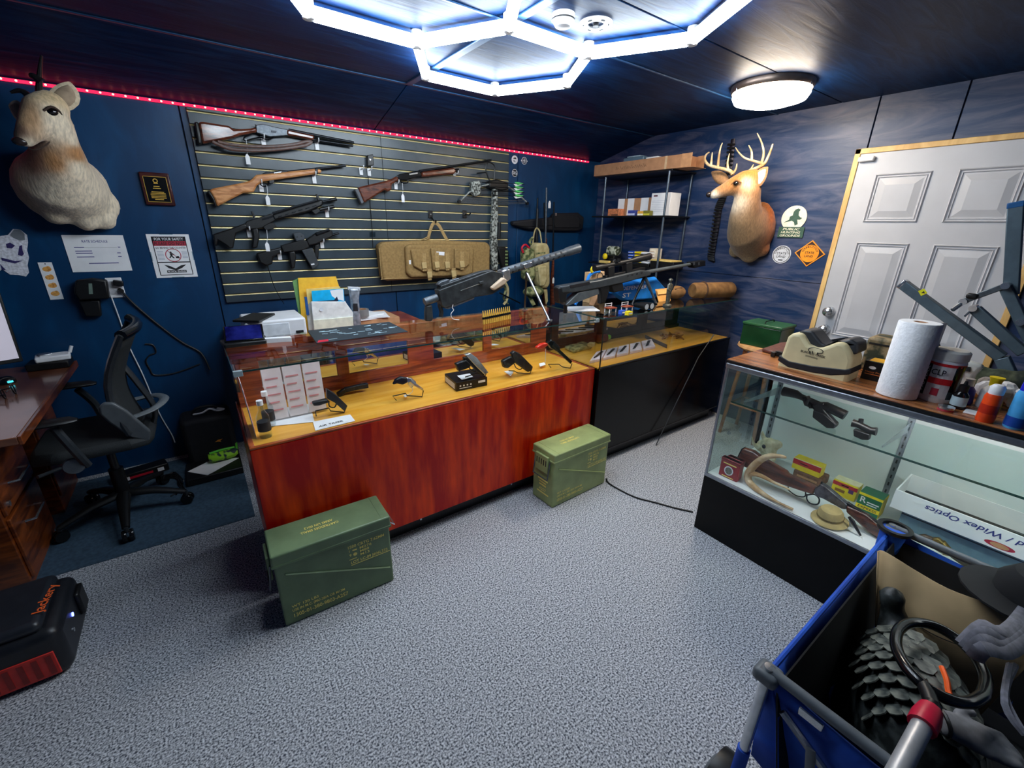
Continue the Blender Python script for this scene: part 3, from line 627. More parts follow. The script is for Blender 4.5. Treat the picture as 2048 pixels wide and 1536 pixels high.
def R_(m, nm, *rs):
    mb = MB()
    for a0, b0, a1, b1 in rs: F.rect(mb, W * a0, H * b0, W * a1, H * b1, .001, .0003)
    return mb.build(nm, m, t)
R_(M_ink, 'print_border', (.1, .06, .12, .94), (.88, .06, .9, .94), (.1, .055, .9, .07), (.1, .345, .9, .37)); R_(M_ink, 'black_banner', (.1, .84, .9, .945)); R_(M_redink, 'red_banner', (.1, .735, .9, .84))
F.text('FOR YOUR SAFETY', W * .5, H * .86, H * .06, M_white, t, align='C', width=W * .68, lift=.002)
F.text('PLEASE DO NOT', W * .5, H * .752, H * .068, M_ink, t, align='C', width=W * .72, lift=.002)
F.text('GO BEHIND THE COUNTER', W * .5, H * .67, H * .042, M_ink, t, align='C', width=W * .72, lift=.0015)
mb = MB(); F.ring(mb, W * .52, H * .52, W * .19, W * .02, .001, .0004); mb.obox(F.p(W * .39, H * .62, .001), F.u * W * .26 + F.v * -H * .19, F.v * H * .014, F.n * .0004); mb.build('prohibition_ring', M_redink, t)
mb = MB(); F.circ(mb, W * .47, H * .585, W * .025, .001, .0004, 12); F.poly(mb, [(W * .44, H * .56), (W * .5, H * .57), (W * .56, H * .53), (W * .5, H * .54), (W * .5, H * .5), (W * .54, H * .45), (W * .5, H * .45), (W * .47, H * .49), (W * .43, H * .45), (W * .41, H * .46), (W * .45, H * .51)], .001, .0004); F.poly(mb, [(W * .56, H * .45), (W * .66, H * .45), (W * .64, H * .5), (W * .58, H * .49)], .001, .0004); mb.build('walking_figure_print', M_ink, t)
R_(mat('grey_print', rgb(170, 174, 190), .6), 'small_text', *[(.15, .6 - k * .03, .30, .612 - k * .03) for k in range(7)], *[(.73, .6 - k * .03, .86, .612 - k * .03) for k in range(6)])
mb = MB(); F.poly(mb, [(W * .25, H * .3), (W * .36, H * .28), (W * .5, H * .21), (W * .64, H * .28), (W * .78, H * .3), (W * .66, H * .22), (W * .52, H * .17), (W * .48, H * .17), (W * .34, H * .22)], .001, .0004); mb.build('eagle_print', M_ink, t)
R_(M_ink, 'name_banner', (.28, .11, .75, .17)); F.text('BLACK EAGLE', W * .515, H * .123, H * .034, M_white, t, align='C', width=W * .42, lift=.002)
M_tape = glass('clear_tape', (.72, .82, .86), .5, .4)
for a0, b0, a1, b1 in ((.3, .985, .62, 1.02), (.36, -.02, .66, .015), (-.02, .4, .02, .6), (.98, .4, 1.02, .6)):
    mb = MB(); F.rect(mb, W * a0, H * b0, W * a1, H * b1, .0012, .0003); mb.build('tape', M_tape, t)
t, F, W, H = sheet('shell_photo_strip', 'narrow white strip with four orange pictures below the skull decal', 'photo strip', (75, 525), (128, 598))
mb = MB(); F.circ(mb, W * .5, H * .96, .003, .001, .0005, 10); mb.build('pin', M_ink, t)
for k in range(4):
    mb = MB(); F.circ(mb, W * .5, H * (.82 - k * .22), W * .33, .001, .0004, 14, ry=H * .065); F.circ(mb, W * .62, H * (.85 - k * .22), W * .18, .001, .0005, 12, ry=H * .05)
    mb.build('orange_print', mat('orange_print', rgb(226, 150, 74), .6, n=.3, ns=90), t)
# skull decal
t = thing('skull_decal', 'white torn-edged skull shaped decal on the navy wall', 'decal', bw(20, 553, .01)); d = .010
slab('decal_cutout', [(-45, 470), (0, 472), (16, 470), (26, 458), (40, 459), (54, 470), (56, 485), (54, 500), (58, 515), (55, 530), (58, 545), (52, 553), (38, 550), (20, 549), (4, 538), (-10, 552), (-40, 550), (-50, 510)], .008, .011, mat('halftone_white', rgb(214, 214, 222), .7, n=.15, ns=90), t, 0)
slab('ear_cup', [(20, 470), (28, 459), (40, 459), (49, 468), (50, 480), (40, 481), (28, 476)], .0108, .0125, mat('decal_grey', rgb(120, 126, 134), .6), t, 0)
for q in ([(12, 488), (20, 485), (30, 491), (24, 497), (14, 496)], [(39, 492), (44, 490), (45, 500), (48, 508), (44, 512), (36, 510)], [(2, 515), (30, 522), (46, 521), (30, 527), (4, 521)], [(0, 528), (12, 540), (4, 540)]):
    slab('skull_shadow_print', q, .0108, .0122, mat('violet_ink', rgb(48, 40, 96), .6), t, 0)
# plaque
a, b = bw(276, 343, .02), bw(352, 412, .02); W, H = b.x - a.x, a.z - b.z
t = thing('award_plaque', 'dark wood award plaque with black and gold engraved plate', 'plaque', (a.x + W / 2, YB - .02, b.z)); F = Frame((a.x, YB - .03, b.z), (1, 0, 0), (0, 0, 1))
MB().box((a.x, YB - .03, b.z), (b.x, YB - .008, a.z)).build('wood_board', wood('plaque_wood', rgb(48, 14, 16), rgb(78, 28, 24), .3, 4, (1, 1, 5)), t, bev=.006)
mb = MB(); F.rect(mb, W * .1, H * .1, W * .88, H * .88, 0, .0015); pl_ = mb.build('engraved_plate', M_blackgloss, t)
mb = MB()
for r in ((.1, .1, .88, .115), (.1, .865, .88, .88), (.1, .1, .118, .88), (.862, .1, .88, .88)): F.rect(mb, W * r[0], H * r[1], W * r[2], H * r[3], .0015, .0006)
mb.build('gold_border', M_brass, t)
mb = MB(); F.ring(mb, W * .49, H * .75, W * .085, W * .03, .0015, .0006, 16); F.rect(mb, W * .42, H * .66, W * .56, H * .69, .0015, .0006); mb.build('gold_emblem', M_brass, t)
mb = MB()
for y, w0 in ((.57, .2), (.51, .26), (.4, .42), (.355, .5), (.31, .52), (.265, .5), (.22, .5), (.17, .3)): F.rect(mb, W * (.49 - w0 / 2), H * y, W * (.49 + w0 / 2), H * (y + .022), .0015, .0005)
mb.build('engraved_lines', M_brass, t)
# outlet, plug-in adapters, cables
a, b = bw(209, 556, .01), bw(253, 594, .01)
t = thing('wall_outlet', 'white double outlet plate on the navy wall with plugs in it', 'outlet', ((a.x + b.x) / 2, YB - .01, b.z))
MB().box((a.x, YB - .016, b.z), (b.x, YB - .008, a.z)).build('cover_plate', M_plastwhite, t, bev=.003)
W = b.x - a.x; H = a.z - b.z
for u in (.28, .72):
    for v_ in (.3, .7): MB().disc((a.x + W * u, YB - .016, b.z + H * v_), (0, -1, 0), .016, .002, 14).build('socket', mat('outlet_socket_face', rgb(190, 190, 194), .4), t)
t = thing('power_adapter', 'black plug-in power brick in the outlet with small green label', 'power adapter', bw(190, 595, .05))
slab('brick_body', [(152, 560), (185, 556), (214, 560), (220, 596), (180, 598), (160, 600), (150, 585)], .016, .075, M_black, t, .008)
slab('brick_label', [(177, 567), (184, 567), (186, 588), (178, 588)], .075, .0755, mat('adapter_label', rgb(110, 130, 120), .5), t, 0)
slab('plug', [(226, 560), (246, 562), (248, 572), (228, 571)], .016, .05, M_black, t, .004)
t = thing('adapter_block', 'black power adapter hanging below the outlet against the wall', 'power adapter', bw(180, 632, .03))
slab('adapter_body', [(158, 600), (200, 600), (204, 632), (172, 632)], .008, .05, M_black, t, .006); slab('cord_stub', [(183, 592), (190, 592), (190, 602), (183, 602)], .02, .03, M_black, t, .001)
t = thing('white_charging_cable', 'thin white charging cable running down the wall from the outlet', 'cable', bw(222, 594, .03))
MB().tube(spline([bw(x, y, d) for x, y, d in ((222, 592, .03), (238, 635, .015), (258, 692, .015), (286, 750, .015), (318, 825, .015), (343, 868, .015), (350, 885, .05))], 4), .0035, 6).build('cable', M_plastwhite, t)
t = thing('black_power_cord', 'thick black power cord slanting down the wall from the outlet', 'cable', bw(250, 588, .03))
MB().tube(spline([bw(x, y, d) for x, y, d in ((243, 582, .03), (270, 610, .02), (320, 652, .015), (365, 685, .015), (402, 706, .02), (420, 740, .05))], 4), .006, 7).build('cord', M_cable, t)
MB().cyl(bw(240, 580, .016), bw(243, 582, .045), .012, n=12).build('plug', M_black, t)
t = thing('looped_cable', 'thin dark cable looping along the back wall behind the chair', 'cable', bw(280, 740, .02))
MB().tube(spline([bw(x, y, .014) for x, y in ((290, 688), (306, 690), (312, 705), (300, 710), (292, 722), (300, 738), (310, 750), (350, 746), (400, 728))], 4), .004, 6).build('cable', M_cable, t)
# ================================================================== COUNTERS
C7 = crop(760, 580, 460 / 2048); C8 = crop(440, 550, 420 / 1843); C9 = crop(1080, 560, 460 / 2048); C10 = crop(820, 460, 700 / 2048)
def yplane(Y): return lambda x, y, d: ony(x, y, Y - d)
def xplane(X): return lambda x, y, d: onx(x, y, X - d)
def yp(C, Y, *xy): q = C(*xy); return [ony(a, b, Y) for a, b in q]
def zp(C, z, *xy): q = C(*xy); return [onz(a, b, z) for a, b in q]
def ys(name, C, Y, half, m, par, bev, *xy, seg=2): return slab(name, C(*xy), -half, half, m, par, bev, proj=yplane(Y), seg=seg)
PX = lambda *p: [(p[i], p[i + 1]) for i in range(0, len(p), 2)]
M_red = mat('red_stained_front', rgb(186, 8, 3), .34, c2=rgb(252, 74, 6), ns=5.5, stretch=(3.4, 1, .55), det=7, lo=.38, hi=.7, coat=.08, spec=.3)
M_redwood = wood('red_brown_rail', rgb(120, 42, 18), rgb(190, 92, 44), .3, 3, (0.6, 1, 6), 4, coat=.3)
M_deck = wood('honey_deck', rgb(236, 164, 48), rgb(250, 188, 78), .32, 2.5, (.5, 5, 1), 3, coat=.3)
M_mirror = mat('mirror', rgb(200, 206, 206), .03, 1.0, ns=3, n=.01)
RX0, RX1, RY0, RY1, RZ, RT = .05, 1.94, 1.77, 2.29, .712, 1.028
rc = thing('red_display_counter', 'red stained wooden glass-top display counter with sliding mirror doors', 'display case', ((RX0 + RX1) / 2, 2.03, 0))
MB().box((RX0, RY0, .10), (RX1, RY0 + .02, RZ - .006)).build('front_panel', M_red, rc, bev=.003)
MB().box((RX0, RY0 + .02, .10), (RX0 + .02, RY1, RZ - .006)).build('side_panel', M_red, rc, bev=.002)
MB().box((RX1 - .02, RY0 + .02, .10), (RX1, RY1, RZ - .006)).build('side_panel', M_red, rc, bev=.002)
MB().box((RX0 + .02, RY1 - .02, .10), (RX1 - .02, RY1, RZ - .02)).build('back_panel', M_redwood, rc)
MB().box((RX0 + .02, RY0 + .06, 0), (RX1 - .02, RY1 - .03, .10)).build('toe_kick', mat('black_kickplate', rgb(18, 19, 22), .35, n=.4, ns=14), rc, bev=.002)
for k, x in enumerate((.75, 1.35)): MB().disc((x, RY0 + .06, .05), (0, -1, 0), .006, .003, 10).build('kick_screw', M_silver, rc)
MB().box((RX0 + .02, RY0 + .02, RZ - .02), (RX1 - .02, RY1 - .02, RZ)).build('display_deck', M_deck, rc)
MB().box((RX0, RY0, RZ - .006), (RX1, RY0 + .02, RZ + .004)).build('front_lip', M_redwood, rc, bev=.003)
for x in (RX0, RX1 - .02): MB().box((x, RY0 + .02, RZ - .006), (x + .02, RY1, RZ + .004)).build('side_lip', M_redwood, rc, bev=.003)
MB().box((RX0 + .004, RY0 + .004, RZ + .004), (RX1 - .004, RY0 + .010, RT - .006)).build('front_pane', M_clear, rc)
for x in (RX0 + .002, RX1 - .008): MB().box((x, RY0 + .012, RZ + .004), (x + .006, RY1 - .03, RT - .006)).build('side_pane', M_clear, rc)
tp = MB().box((RX0, RY0, RT - .006), (RX1, RY1, RT)).build('top_pane', M_clear, rc)
MB().box((RX0, RY0 - .001, RT - .0065), (RX1, RY0 + .0005, RT + .0005)).build('pane_edge', M_edge, tp)
MB().box((RX0 - .0006, RY0, RT - .0065), (RX0 + .0008, RY1, RT + .0005)).build('pane_edge', M_edge, tp)
for x in (RX0, RX1 - .03): MB().box((x, RY0 - .002, RT - .02), (x + .03, RY0 + .014, RT + .001)).build('corner_clip', mat('pale_clip', rgb(180, 196, 200), .3, .3), rc, bev=.001)
MB().box((RX0, RY1 - .05, RT - .062), (RX1, RY1 - .002, RT - .007)).build('top_rail', M_redwood, rc, bev=.003)
MB().box((RX0, RY1 - .045, RZ + .001), (RX1, RY1, RZ + .022)).build('bottom_rail', M_redwood, rc, bev=.002)
edges = [(.075, .17), (.515, .575), (.905, .985), (.985, 1.065), (1.412, 1.474), (1.80, 1.86), (1.86, 1.93)]
for i in (0, 1):
    xa, xb = (.06, .985) if i == 0 else (.985, 1.93); yy = RY1 - .05 + .004 * i
    dd = MB().box((xa, yy, RZ + .022), (xb, yy + .016, RZ + .08)).build('sliding_door', M_redwood, rc, bev=.003)
    MB().box((xa, yy, RT - .10), (xb, yy + .016, RT - .062)).build('door_rail', M_redwood, dd, bev=.002)
    for a, b in [e for e in edges if e[0] >= xa - .01 and e[1] <= xb + .01]: MB().box((a, yy - .002, RZ + .078), (b, yy + .016, RT - .1)).build('door_stile', M_redwood, dd, bev=.003)
    MB().box((xa, yy + .007, RZ + .078), (xb, yy + .011, RT - .1)).build('mirror_pane', M_mirror, dd)
# black counter
M_bfront = mat('black_laminate', rgb(3, 4, 6), .2, ns=4, n=.1, spec=.25)
M_bframe = mat('black_frame', rgb(10, 11, 13), .4)
BX0, BX1, BY0, BY1, BZ, BT = 1.955, 3.5, 1.745, 2.28, .716, 1.032
bc = thing('black_display_counter', 'long black glass-top display counter reaching the deer wall', 'display case', ((BX0 + BX1) / 2, 2.0, 0))
MB().box((BX0, BY0, .10), (BX1, BY0 + .02, BZ - .004)).build('front_panel', M_bfront, bc, bev=.002)
for x in (BX0, BX1 - .02): MB().box((x, BY0 + .02, .1), (x + .02, BY1, BZ - .004)).build('side_panel', M_bfront, bc)
MB().box((BX0 + .02, BY0 + .05, 0), (BX1 - .02, BY1 - .03, .1)).build('toe_kick', M_bframe, bc)
MB().box((BX0, BY0 - .004, .098), (BX1, BY0 + .016, .104)).build('kick_trim', mat('dull_trim', rgb(60, 58, 60), .3, .5), bc)
MB().box((BX0, BY0, BZ - .012), (BX1, BY1 - .02, BZ)).build('display_deck', M_deck, bc)
MB().box((BX0, BY0 - .002, BZ - .008), (BX1, BY0 + .012, BZ + .003)).build('front_lip', M_bframe, bc, bev=.001)
MB().box((BX0 + .004, BY0 + .004, BZ + .003), (BX1 - .004, BY0 + .010, BT - .006)).build('front_pane', M_clear, bc)
for x in (BX0 + .002, BX1 - .008): MB().box((x, BY0 + .012, BZ), (x + .006, BY1 - .03, BT - .006)).build('side_pane', M_clear, bc)
tp = MB().box((BX0, BY0, BT - .006), (BX1, BY1, BT)).build('top_pane', glass('smoked_top', (.55, .6, .62)), bc)
MB().box((BX0, BY0 - .001, BT - .0065), (BX1, BY0 + .0005, BT + .0005)).build('pane_edge', M_edge, tp)
MB().box((BX0 - .0006, BY0, BT - .0065), (BX0 + .0008, BY1, BT + .0005)).build('pane_edge', M_edge, tp)
MB().box((BX0, BY0, BZ), (BX0 + .006, BY0 + .006, BT - .006)).build('corner_post', M_bframe, bc)
MB().box((BX0, BY1 - .05, BT - .05), (BX1, BY1, BT - .007)).build('top_rail', M_bframe, bc); MB().box((BX0, BY1 - .05, BZ), (BX1, BY1, BZ + .03)).build('bottom_rail', M_bframe, bc)
for k in range(3):
    xa = BX0 + .02 + k * .5; dd = MB().box((xa, BY1 - .045, BZ + .03), (xa + .5, BY1 - .03, BZ + .075)).build('sliding_door', M_bframe, bc)
    for a in (xa, xa + .44): MB().box((a, BY1 - .046, BZ + .075), (a + .06, BY1 - .03, BT - .05)).build('door_stile', M_bframe, dd)
    MB().box((xa + .06, BY1 - .038, BZ + .075), (xa + .44, BY1 - .034, BT - .05)).build('mirror_pane', M_mirror, dd)
# ------------------------------------------------------------------ ammunition cans
M_od = mat('olive_drab_paint', rgb(100, 122, 88), .42, n=.1, ns=9, bump=.05, bs=40)
M_od2 = mat('pale_olive_paint', rgb(146, 160, 104), .45, n=.1, ns=9, bump=.05, bs=40)
def ammo_can(x0, y0, L, W_, H, m, label, rz, detail):
    t = thing('ammunition_can', label, 'ammo can', (x0 + L / 2, y0 + W_ / 2, 0))
    R = Mx.Rotation(rz, 3, 'Z'); c0 = V((x0 + L / 2, y0 + W_ / 2, 0))
    ux, uy = R @ V((1, 0, 0)), R @ V((0, 1, 0)); O = c0 - ux * L / 2 - uy * W_ / 2
    ob = lambda a, b, c, sa, sb, sc: MB().obox(O + ux * a + uy * b + V((0, 0, c)), ux * sa, uy * sb, V((0, 0, sc)))
    ob(.006, .006, .001, L - .012, W_ - .012, H - .05).build('can_body', m, t, bev=.008, seg=3)
    ob(.0, .0, H - .05, L, W_, .05).build('lid', m, t, bev=.007, seg=3)
    ob(-.002, -.002, H - .055, L + .004, W_ + .004, .012).build('lid_skirt', m, t, bev=.003)
    for a in (.035, L - .037): ob(a, .004, H - .0005, .002, W_ - .008, .0015).build('lid_seam', m, t)
    MB().tube([O + ux * .04 + uy * .006 + V((0, 0, H - .1)), O + ux * (L - .02) + uy * .006 + V((0, 0, .085))], .007, 8, flat=.5).build('pressed_rib', m, t)
    # end latch with slots
    lt = ob(-.014, W_ * .22, H - .135, .014, W_ * .56, .105).build('latch', m, t, bev=.003)
    for k in range(5): ob(-.0155, W_ * (.28 + k * .1), H - .09, .002, .006, .035).build('latch_slot', M_ink, lt)
    MB().tube([O + ux * -.004 + uy * W_ * .18 + V((0, 0, H - .06)), O + ux * -.018 + uy * W_ * .18 + V((0, 0, H - .17)), O + ux * -.018 + uy * W_ * .82 + V((0, 0, H - .17)), O + ux * -.004 + uy * W_ * .82 + V((0, 0, H - .06))], .004, 6).build('wire_bail', M_grey, t)
    q = O + ux * L
    MB().tube([q + uy * W_ * .25 + V((0, 0, H - .055)), q + ux * .03 + uy * W_ * .25 + V((0, 0, H - .085)), q + ux * .03 + uy * W_ * .75 + V((0, 0, H - .085)), q + uy * W_ * .75 + V((0, 0, H - .055))], .003, 6).build('carry_handle', M_silver, t)
    F = Frame(O + uy * .006, ux, (0, 0, 1)); X = lambda s, a, b, h, wd=None: F.text(s, a, b, h, M_gold, t, width=wd, lift=.0012)
    X('1500 CRTG 7.62MM', L * .60, .262, .014, L * .33)
    X('M276', L * .70, .243, .012, .05); X('M80', L * .70, .226, .012, .038); X('M13', L * .70, .209, .012, .038)
    X('LOT LC-09 J606L332', L * .61, .182, .014, L * .34)
    mb = MB(); F.rect(mb, L * .61, .174, L * .97, .1765, .0003); F.rect(mb, L * .60, .204, L * .665, .2065, .0003); F.rect(mb, L * .635, .245, L * .675, .251, .0003); F.circ(mb, L * .655, .226, .008, .0003); mb.build('stencil_marks', M_gold, t)
    X('1', L * .605, .243, .012); X('9', L * .605, .222, .012)
    X('WT 120 LBS', L * .085, .083, .012, L * .22); X('USE IN M.C. (MU-28/A OR M13M', L * .085, .063, .012, L * .44)
    X('1305-01-380-9803-A257', L * .09, .033, .018, L * .46)
    F2 = Frame(O + ux * L + uy * W_ + V((0, 0, H + .0005)), -ux, -uy)
    F2.text('CARTRIDGES SMALL', L * .42, W_ * .5 + .005, .014, M_gold, t, width=L * .32); F2.text('ARMS UN 0012', L * .46, W_ * .5 - .02, .014, M_gold, t, width=L * .24)
    if detail:
        F3 = Frame(O + uy * W_ + ux * .006, -uy, (0, 0, 1))
        mb = MB(); [F3.rect(mb, W_ / 2 - wd / 2, b, W_ / 2 + wd / 2, b + .009, .0003) for b, wd in ((.145, .085), (.127, .06), (.109, .06))]; mb.build('stencil_lines', M_gold, t)
        F3.text('A257', W_ / 2, .075, .02, M_gold, t, width=.06, align='C'); mb = MB(); F3.rect(mb, W_ * .25, .058, W_ * .78, .066, .0003); mb.build('stencil_marks', M_gold, t)
    return t
ammo_can(.036, 1.553, .462, .19, .355, M_od, 'dark olive steel ammunition can with yellow stencils at counter corner', -.025, False)
ammo_can(1.435, 1.553, .47, .19, .352, M_od2, 'pale scuffed olive ammunition can under the red and black counter joint', .03, True)
# ------------------------------------------------------------------ inside the red counter
def stand(C, Y, par, *xy): MB().tube(yp(C, Y, *xy), .0028, 6).build('wire_stand', M_black, par)
def dz(t): return t
Z0 = RZ
# standing acrylic brochure holder and papers
t = thing('brochure_holder', 'clear brochure holder with white pink-printed leaflets inside red counter', 'brochure holder', ony(585, 800, 1.99))
P1, P2, P3, P4 = [ony(x, y, 2.0) for x, y in ((519, 738), (642, 729), (651, 793), (549, 813))]
xa, xb = P1.x, P2.x; MB().box((xa, 1.99, Z0), (xb, 2.03, Z0 + .008)).build('holder_foot', M_clear, t)
for k in range(3):
    wq = (xb - xa) / 3; a = xa + k * wq
    l_ = MB().obox((a + .003, 1.995, Z0 + .01), (wq - .006, 0, 0), (0, .02, .23), (0, .0015, 0)).build('leaflet', mat('leaflet_paper', rgb(250, 236, 236), .6, n=.03), t)
    for j in range(5): MB().obox((a + .012, 1.9945 + .0035 * j, Z0 + .05 + j * .035), (wq - .03 - .01 * (j % 2), 0, 0), (0, .0005, .006), (0, .0008, 0)).build('pink_print', mat('pink_print', rgb(226, 150, 150), .6), l_)
MB().obox((xa, 1.99, Z0 + .008), (xb - xa, 0, 0), (0, .02, .14), (0, .002, 0)).build('acrylic_front', M_clear, t)
t = thing('leaning_price_sheet', 'white printed sheet leaning in the red counter corner beside leaflets', 'paper', ony(500, 860, 1.95))
MB().obox((.085, 1.86, Z0), (.0, .16, 0), (-.015, 0, .24), (.0015, 0, 0)).build('sheet', mat('leaflet_paper', rgb(250, 236, 236)), t)
for j in range(6): MB().obox((.0865 - .0022 * j, 1.875, Z0 + .03 + j * .033), (0, .12, 0), (-.0004, 0, .005), (.0008, 0, 0)).build('pink_print', MC['pink_print'], t)
t = thing('white_flyer', 'blank white flyer lying flat on the honey deck of red counter', 'paper', (.2, 1.9, Z0 + .002))
q = zp(C8, Z0 + .0015, 400, 1190, 790, 1130, 830, 1290, 430, 1330); MB().prism(q, (0, 0, .001)).build('sheet', M_white, t)
t = thing('air_taser_card', 'white AIR TASER name card lying at the red counter front', 'card', onz(665, 858, Z0))
q = zp(C8, Z0 + .002, 838, 1368, 1186, 1282, 1142, 1226, 815, 1290); MB().prism(q, (0, 0, .0015)).build('card', M_white, t)
txt('AIR TASER', q[0].lerp(q[3], .25).lerp(q[1], .1), q[1] - q[0], q[3] - q[0], .016, M_ink, t, width=(q[1] - q[0]).length * .62, lift=.0025)
M_slide = mat('pistol_slide_black', rgb(44, 46, 50), .35, .4, ns=60)
# pistols, each drawn at its own distance
def zdown(o): return o
t = thing('pistol_on_stand', 'black slab-sided pistol on a wire stand behind the AIR TASER card', 'pistol', onz(660, 838, Z0)); Y = 1.86
ys('slide', C8, Y, .013, M_slide, t, .003, 925, 985, 1000, 1030, 1115, 1140, 1085, 1188, 1000, 1112, 930, 1075)
ys('grip', C8, Y, .014, M_black, t, .006, 795, 1108, 935, 1078, 950, 1108, 860, 1138, 805, 1142)
MB().tube(spline(yp(C8, Y, 950, 1100, 955, 1150, 1000, 1160, 1020, 1125), 3), .003, 6).build('trigger_guard', M_black, t)
stand(C8, Y, t, 835, 1240, 828, 1192, 950, 1165, 965, 1192, 1090, 1205, 1108, 1160)
t = thing('long_dark_pistol', 'dark long-barrelled pistol lying near the red counter mirror doors', 'pistol', onz(715, 790, Z0)); Y = 2.1
ys('barrel', C8, Y, .012, M_slide, t, .004, 1090, 988, 1195, 962, 1300, 942, 1306, 985, 1180, 1008, 1100, 1028)
ys('grip', C8, Y, .013, M_black, t, .005, 1020, 1035, 1090, 990, 1105, 1025, 1060, 1062, 1030, 1058)
t = thing('snub_revolver', 'small stainless revolver with black grip on a wire stand', 'revolver', onz(815, 795, Z0)); Y = 1.95
ys('grip', C7, Y, .012, M_black, t, .006, 115, 842, 140, 795, 185, 772, 240, 780, 242, 822, 200, 842, 150, 832)
ys('frame', C7, Y, .009, M_silver, t, .003, 232, 778, 270, 785, 310, 815, 300, 850, 262, 842, 238, 822)
MB().cyl(*yp(C7, Y, 262, 805, 300, 838), .016, n=12).build('cylinder', M_silver, t)
ys('barrel', C7, Y, .007, M_silver, t, .003, 290, 808, 385, 880, 378, 896, 298, 852)
MB().tube(spline(yp(C7, Y, 250, 838, 280, 870, 295, 850), 3), .0025, 6).build('trigger_guard', M_silver, t)
stand(C7, Y - .01, t, 150, 982, 116, 946, 230, 920, 242, 940, 375, 950, 386, 895)
MB().tube(spline(yp(C7, Y - .02, 285, 865, 290, 905, 250, 935), 3), .0015, 5).build('tag_string', M_plastwhite, t); MB().prism(zp(C7, Z0 + .003, 210, 940, 245, 930, 250, 945, 225, 958), (0, 0, .002)).build('tag_card', M_white, t)
t = thing('pistol_carton', 'black pistol carton with white icons under the two-tone pistol', 'carton', onz(930, 775, Z0))
q = [onz(912.7, 783.5, Z0), onz(974.5, 771, Z0), onz(890, 764, Z0)]; a = q[1] - q[0]; b = q[2] - q[0]; hb = .05
MB().obox(q[0], a, b, (0, 0, hb)).build('carton_body', M_black, t, bev=.001, seg=1)
F = Frame(q[0], a, (0, 0, 1)); L = a.length
mb = MB(); [F.circ(mb, L * (.13 + k * .11), hb * .55, .005, .0003, .0005, 10) for k in range(4)]; F.rect(mb, L * .1, hb * .25, L * .48, hb * .31, .0003); F.rect(mb, L * .7, hb * .5, L * .93, hb * .75, .0003); mb.build('carton_print', M_white, t)
FF = Frame(q[0] + b, -b, (0, 0, 1)); mb = MB(); FF.rect(mb, .01, hb * .15, b.length - .02, hb * .75, .0003); mb.build('carton_label', M_white, t)
t = thing('two_tone_pistol', 'two-tone pistol with bright slide standing on its black carton', 'pistol', onz(930, 765, Z0 + hb)); Y = 1.9
ys('slide', C7, Y, .012, M_silver, t, .003, 752, 575, 800, 560, 855, 600, 958, 730, 925, 752, 860, 690, 775, 600)
ys('frame', C7, Y, .011, M_black, t, .003, 740, 600, 775, 595, 860, 690, 925, 752, 905, 762, 840, 705, 795, 660, 750, 640)
ys('grip', C7, Y, .014, M_black, t, .006, 668, 655, 760, 618, 805, 662, 790, 690, 695, 722)
MB().tube(spline(yp(C7, Y, 790, 680, 815, 718, 850, 725, 858, 700), 3), .003, 6).build('trigger_guard', M_black, t)
MB().prism(zp(C7, Z0 + hb + .001, 690, 765, 800, 745, 830, 775, 730, 800), (0, 0, .0015)).build('tag_card', M_white, t)
stand(C7, Y, t, 760, 775, 870, 740, 930, 772, 948, 742)
t = thing('compact_black_pistol', 'compact all-black pistol on wire stand right of the pistol carton', 'pistol', onz(1035, 745, Z0)); Y = 1.95
ys('slide', C7, Y, .013, M_slide, t, .005, 1165, 565, 1192, 543, 1235, 562, 1352, 680, 1342, 715, 1310, 728, 1200, 648, 1178, 605)
ys('grip', C7, Y, .014, M_black, t, .007, 1085, 632, 1165, 588, 1205, 642, 1135, 695, 1100, 690)
MB().tube(spline(yp(C7, Y, 1195, 655, 1215, 695, 1250, 708, 1275, 690), 3), .003, 6).build('trigger_guard', M_black, t)
stand(C7, Y - .01, t, 1150, 720, 1200, 722, 1225, 738, 1335, 746, 1352, 700)
MB().prism(zp(C7, Z0 + .002, 1110, 728, 1175, 720, 1190, 738, 1165, 768), (0, 0, .003)).build('tag_card', M_white, t)
t = thing('red_grip_revolver', 'long blued revolver with red grip at the counter joint', 'revolver', onz(1120, 735, Z0)); Y = 1.9
ys('grip', C7, Y, .014, mat('red_grip', rgb(214, 40, 20), .3), t, .007, 1392, 512, 1440, 478, 1485, 472, 1492, 495, 1440, 525, 1400, 530)
ys('frame', C7, Y, .011, M_steel, t, .003, 1485, 470, 1520, 452, 1560, 480, 1600, 530, 1570, 545, 1520, 520)
MB().cyl(*yp(C7, Y, 1535, 480, 1580, 525), .019, n=12).build('cylinder', M_steel, t)
ys('barrel', C7, Y, .008, M_steel, t, .003, 1575, 510, 1705, 632, 1695, 658, 1570, 545)
ys('hammer', C7, Y, .004, M_silver, t, .001, 1518, 455, 1526, 448, 1534, 470, 1525, 475)
stand(C7, Y - .01, t, 1525, 692, 1502, 662, 1595, 662, 1625, 685, 1695, 695, 1710, 655)
MB().tube(spline(yp(C7, Y - .02, 1480, 530, 1478, 590, 1475, 655), 3), .0015, 5).build('tag_string', M_plastwhite, t); MB().prism(zp(C7, Z0 + .002, 1420, 660, 1465, 648, 1478, 668, 1430, 685), (0, 0, .003)).build('tag_card', M_white, t)
for nm_ in ('pistol_on_stand', 'long_dark_pistol', 'snub_revolver', 'compact_black_pistol', 'red_grip_revolver'): settle(bpy.data.objects[nm_], Z0)
settle(bpy.data.objects['two_tone_pistol'], Z0 + hb)
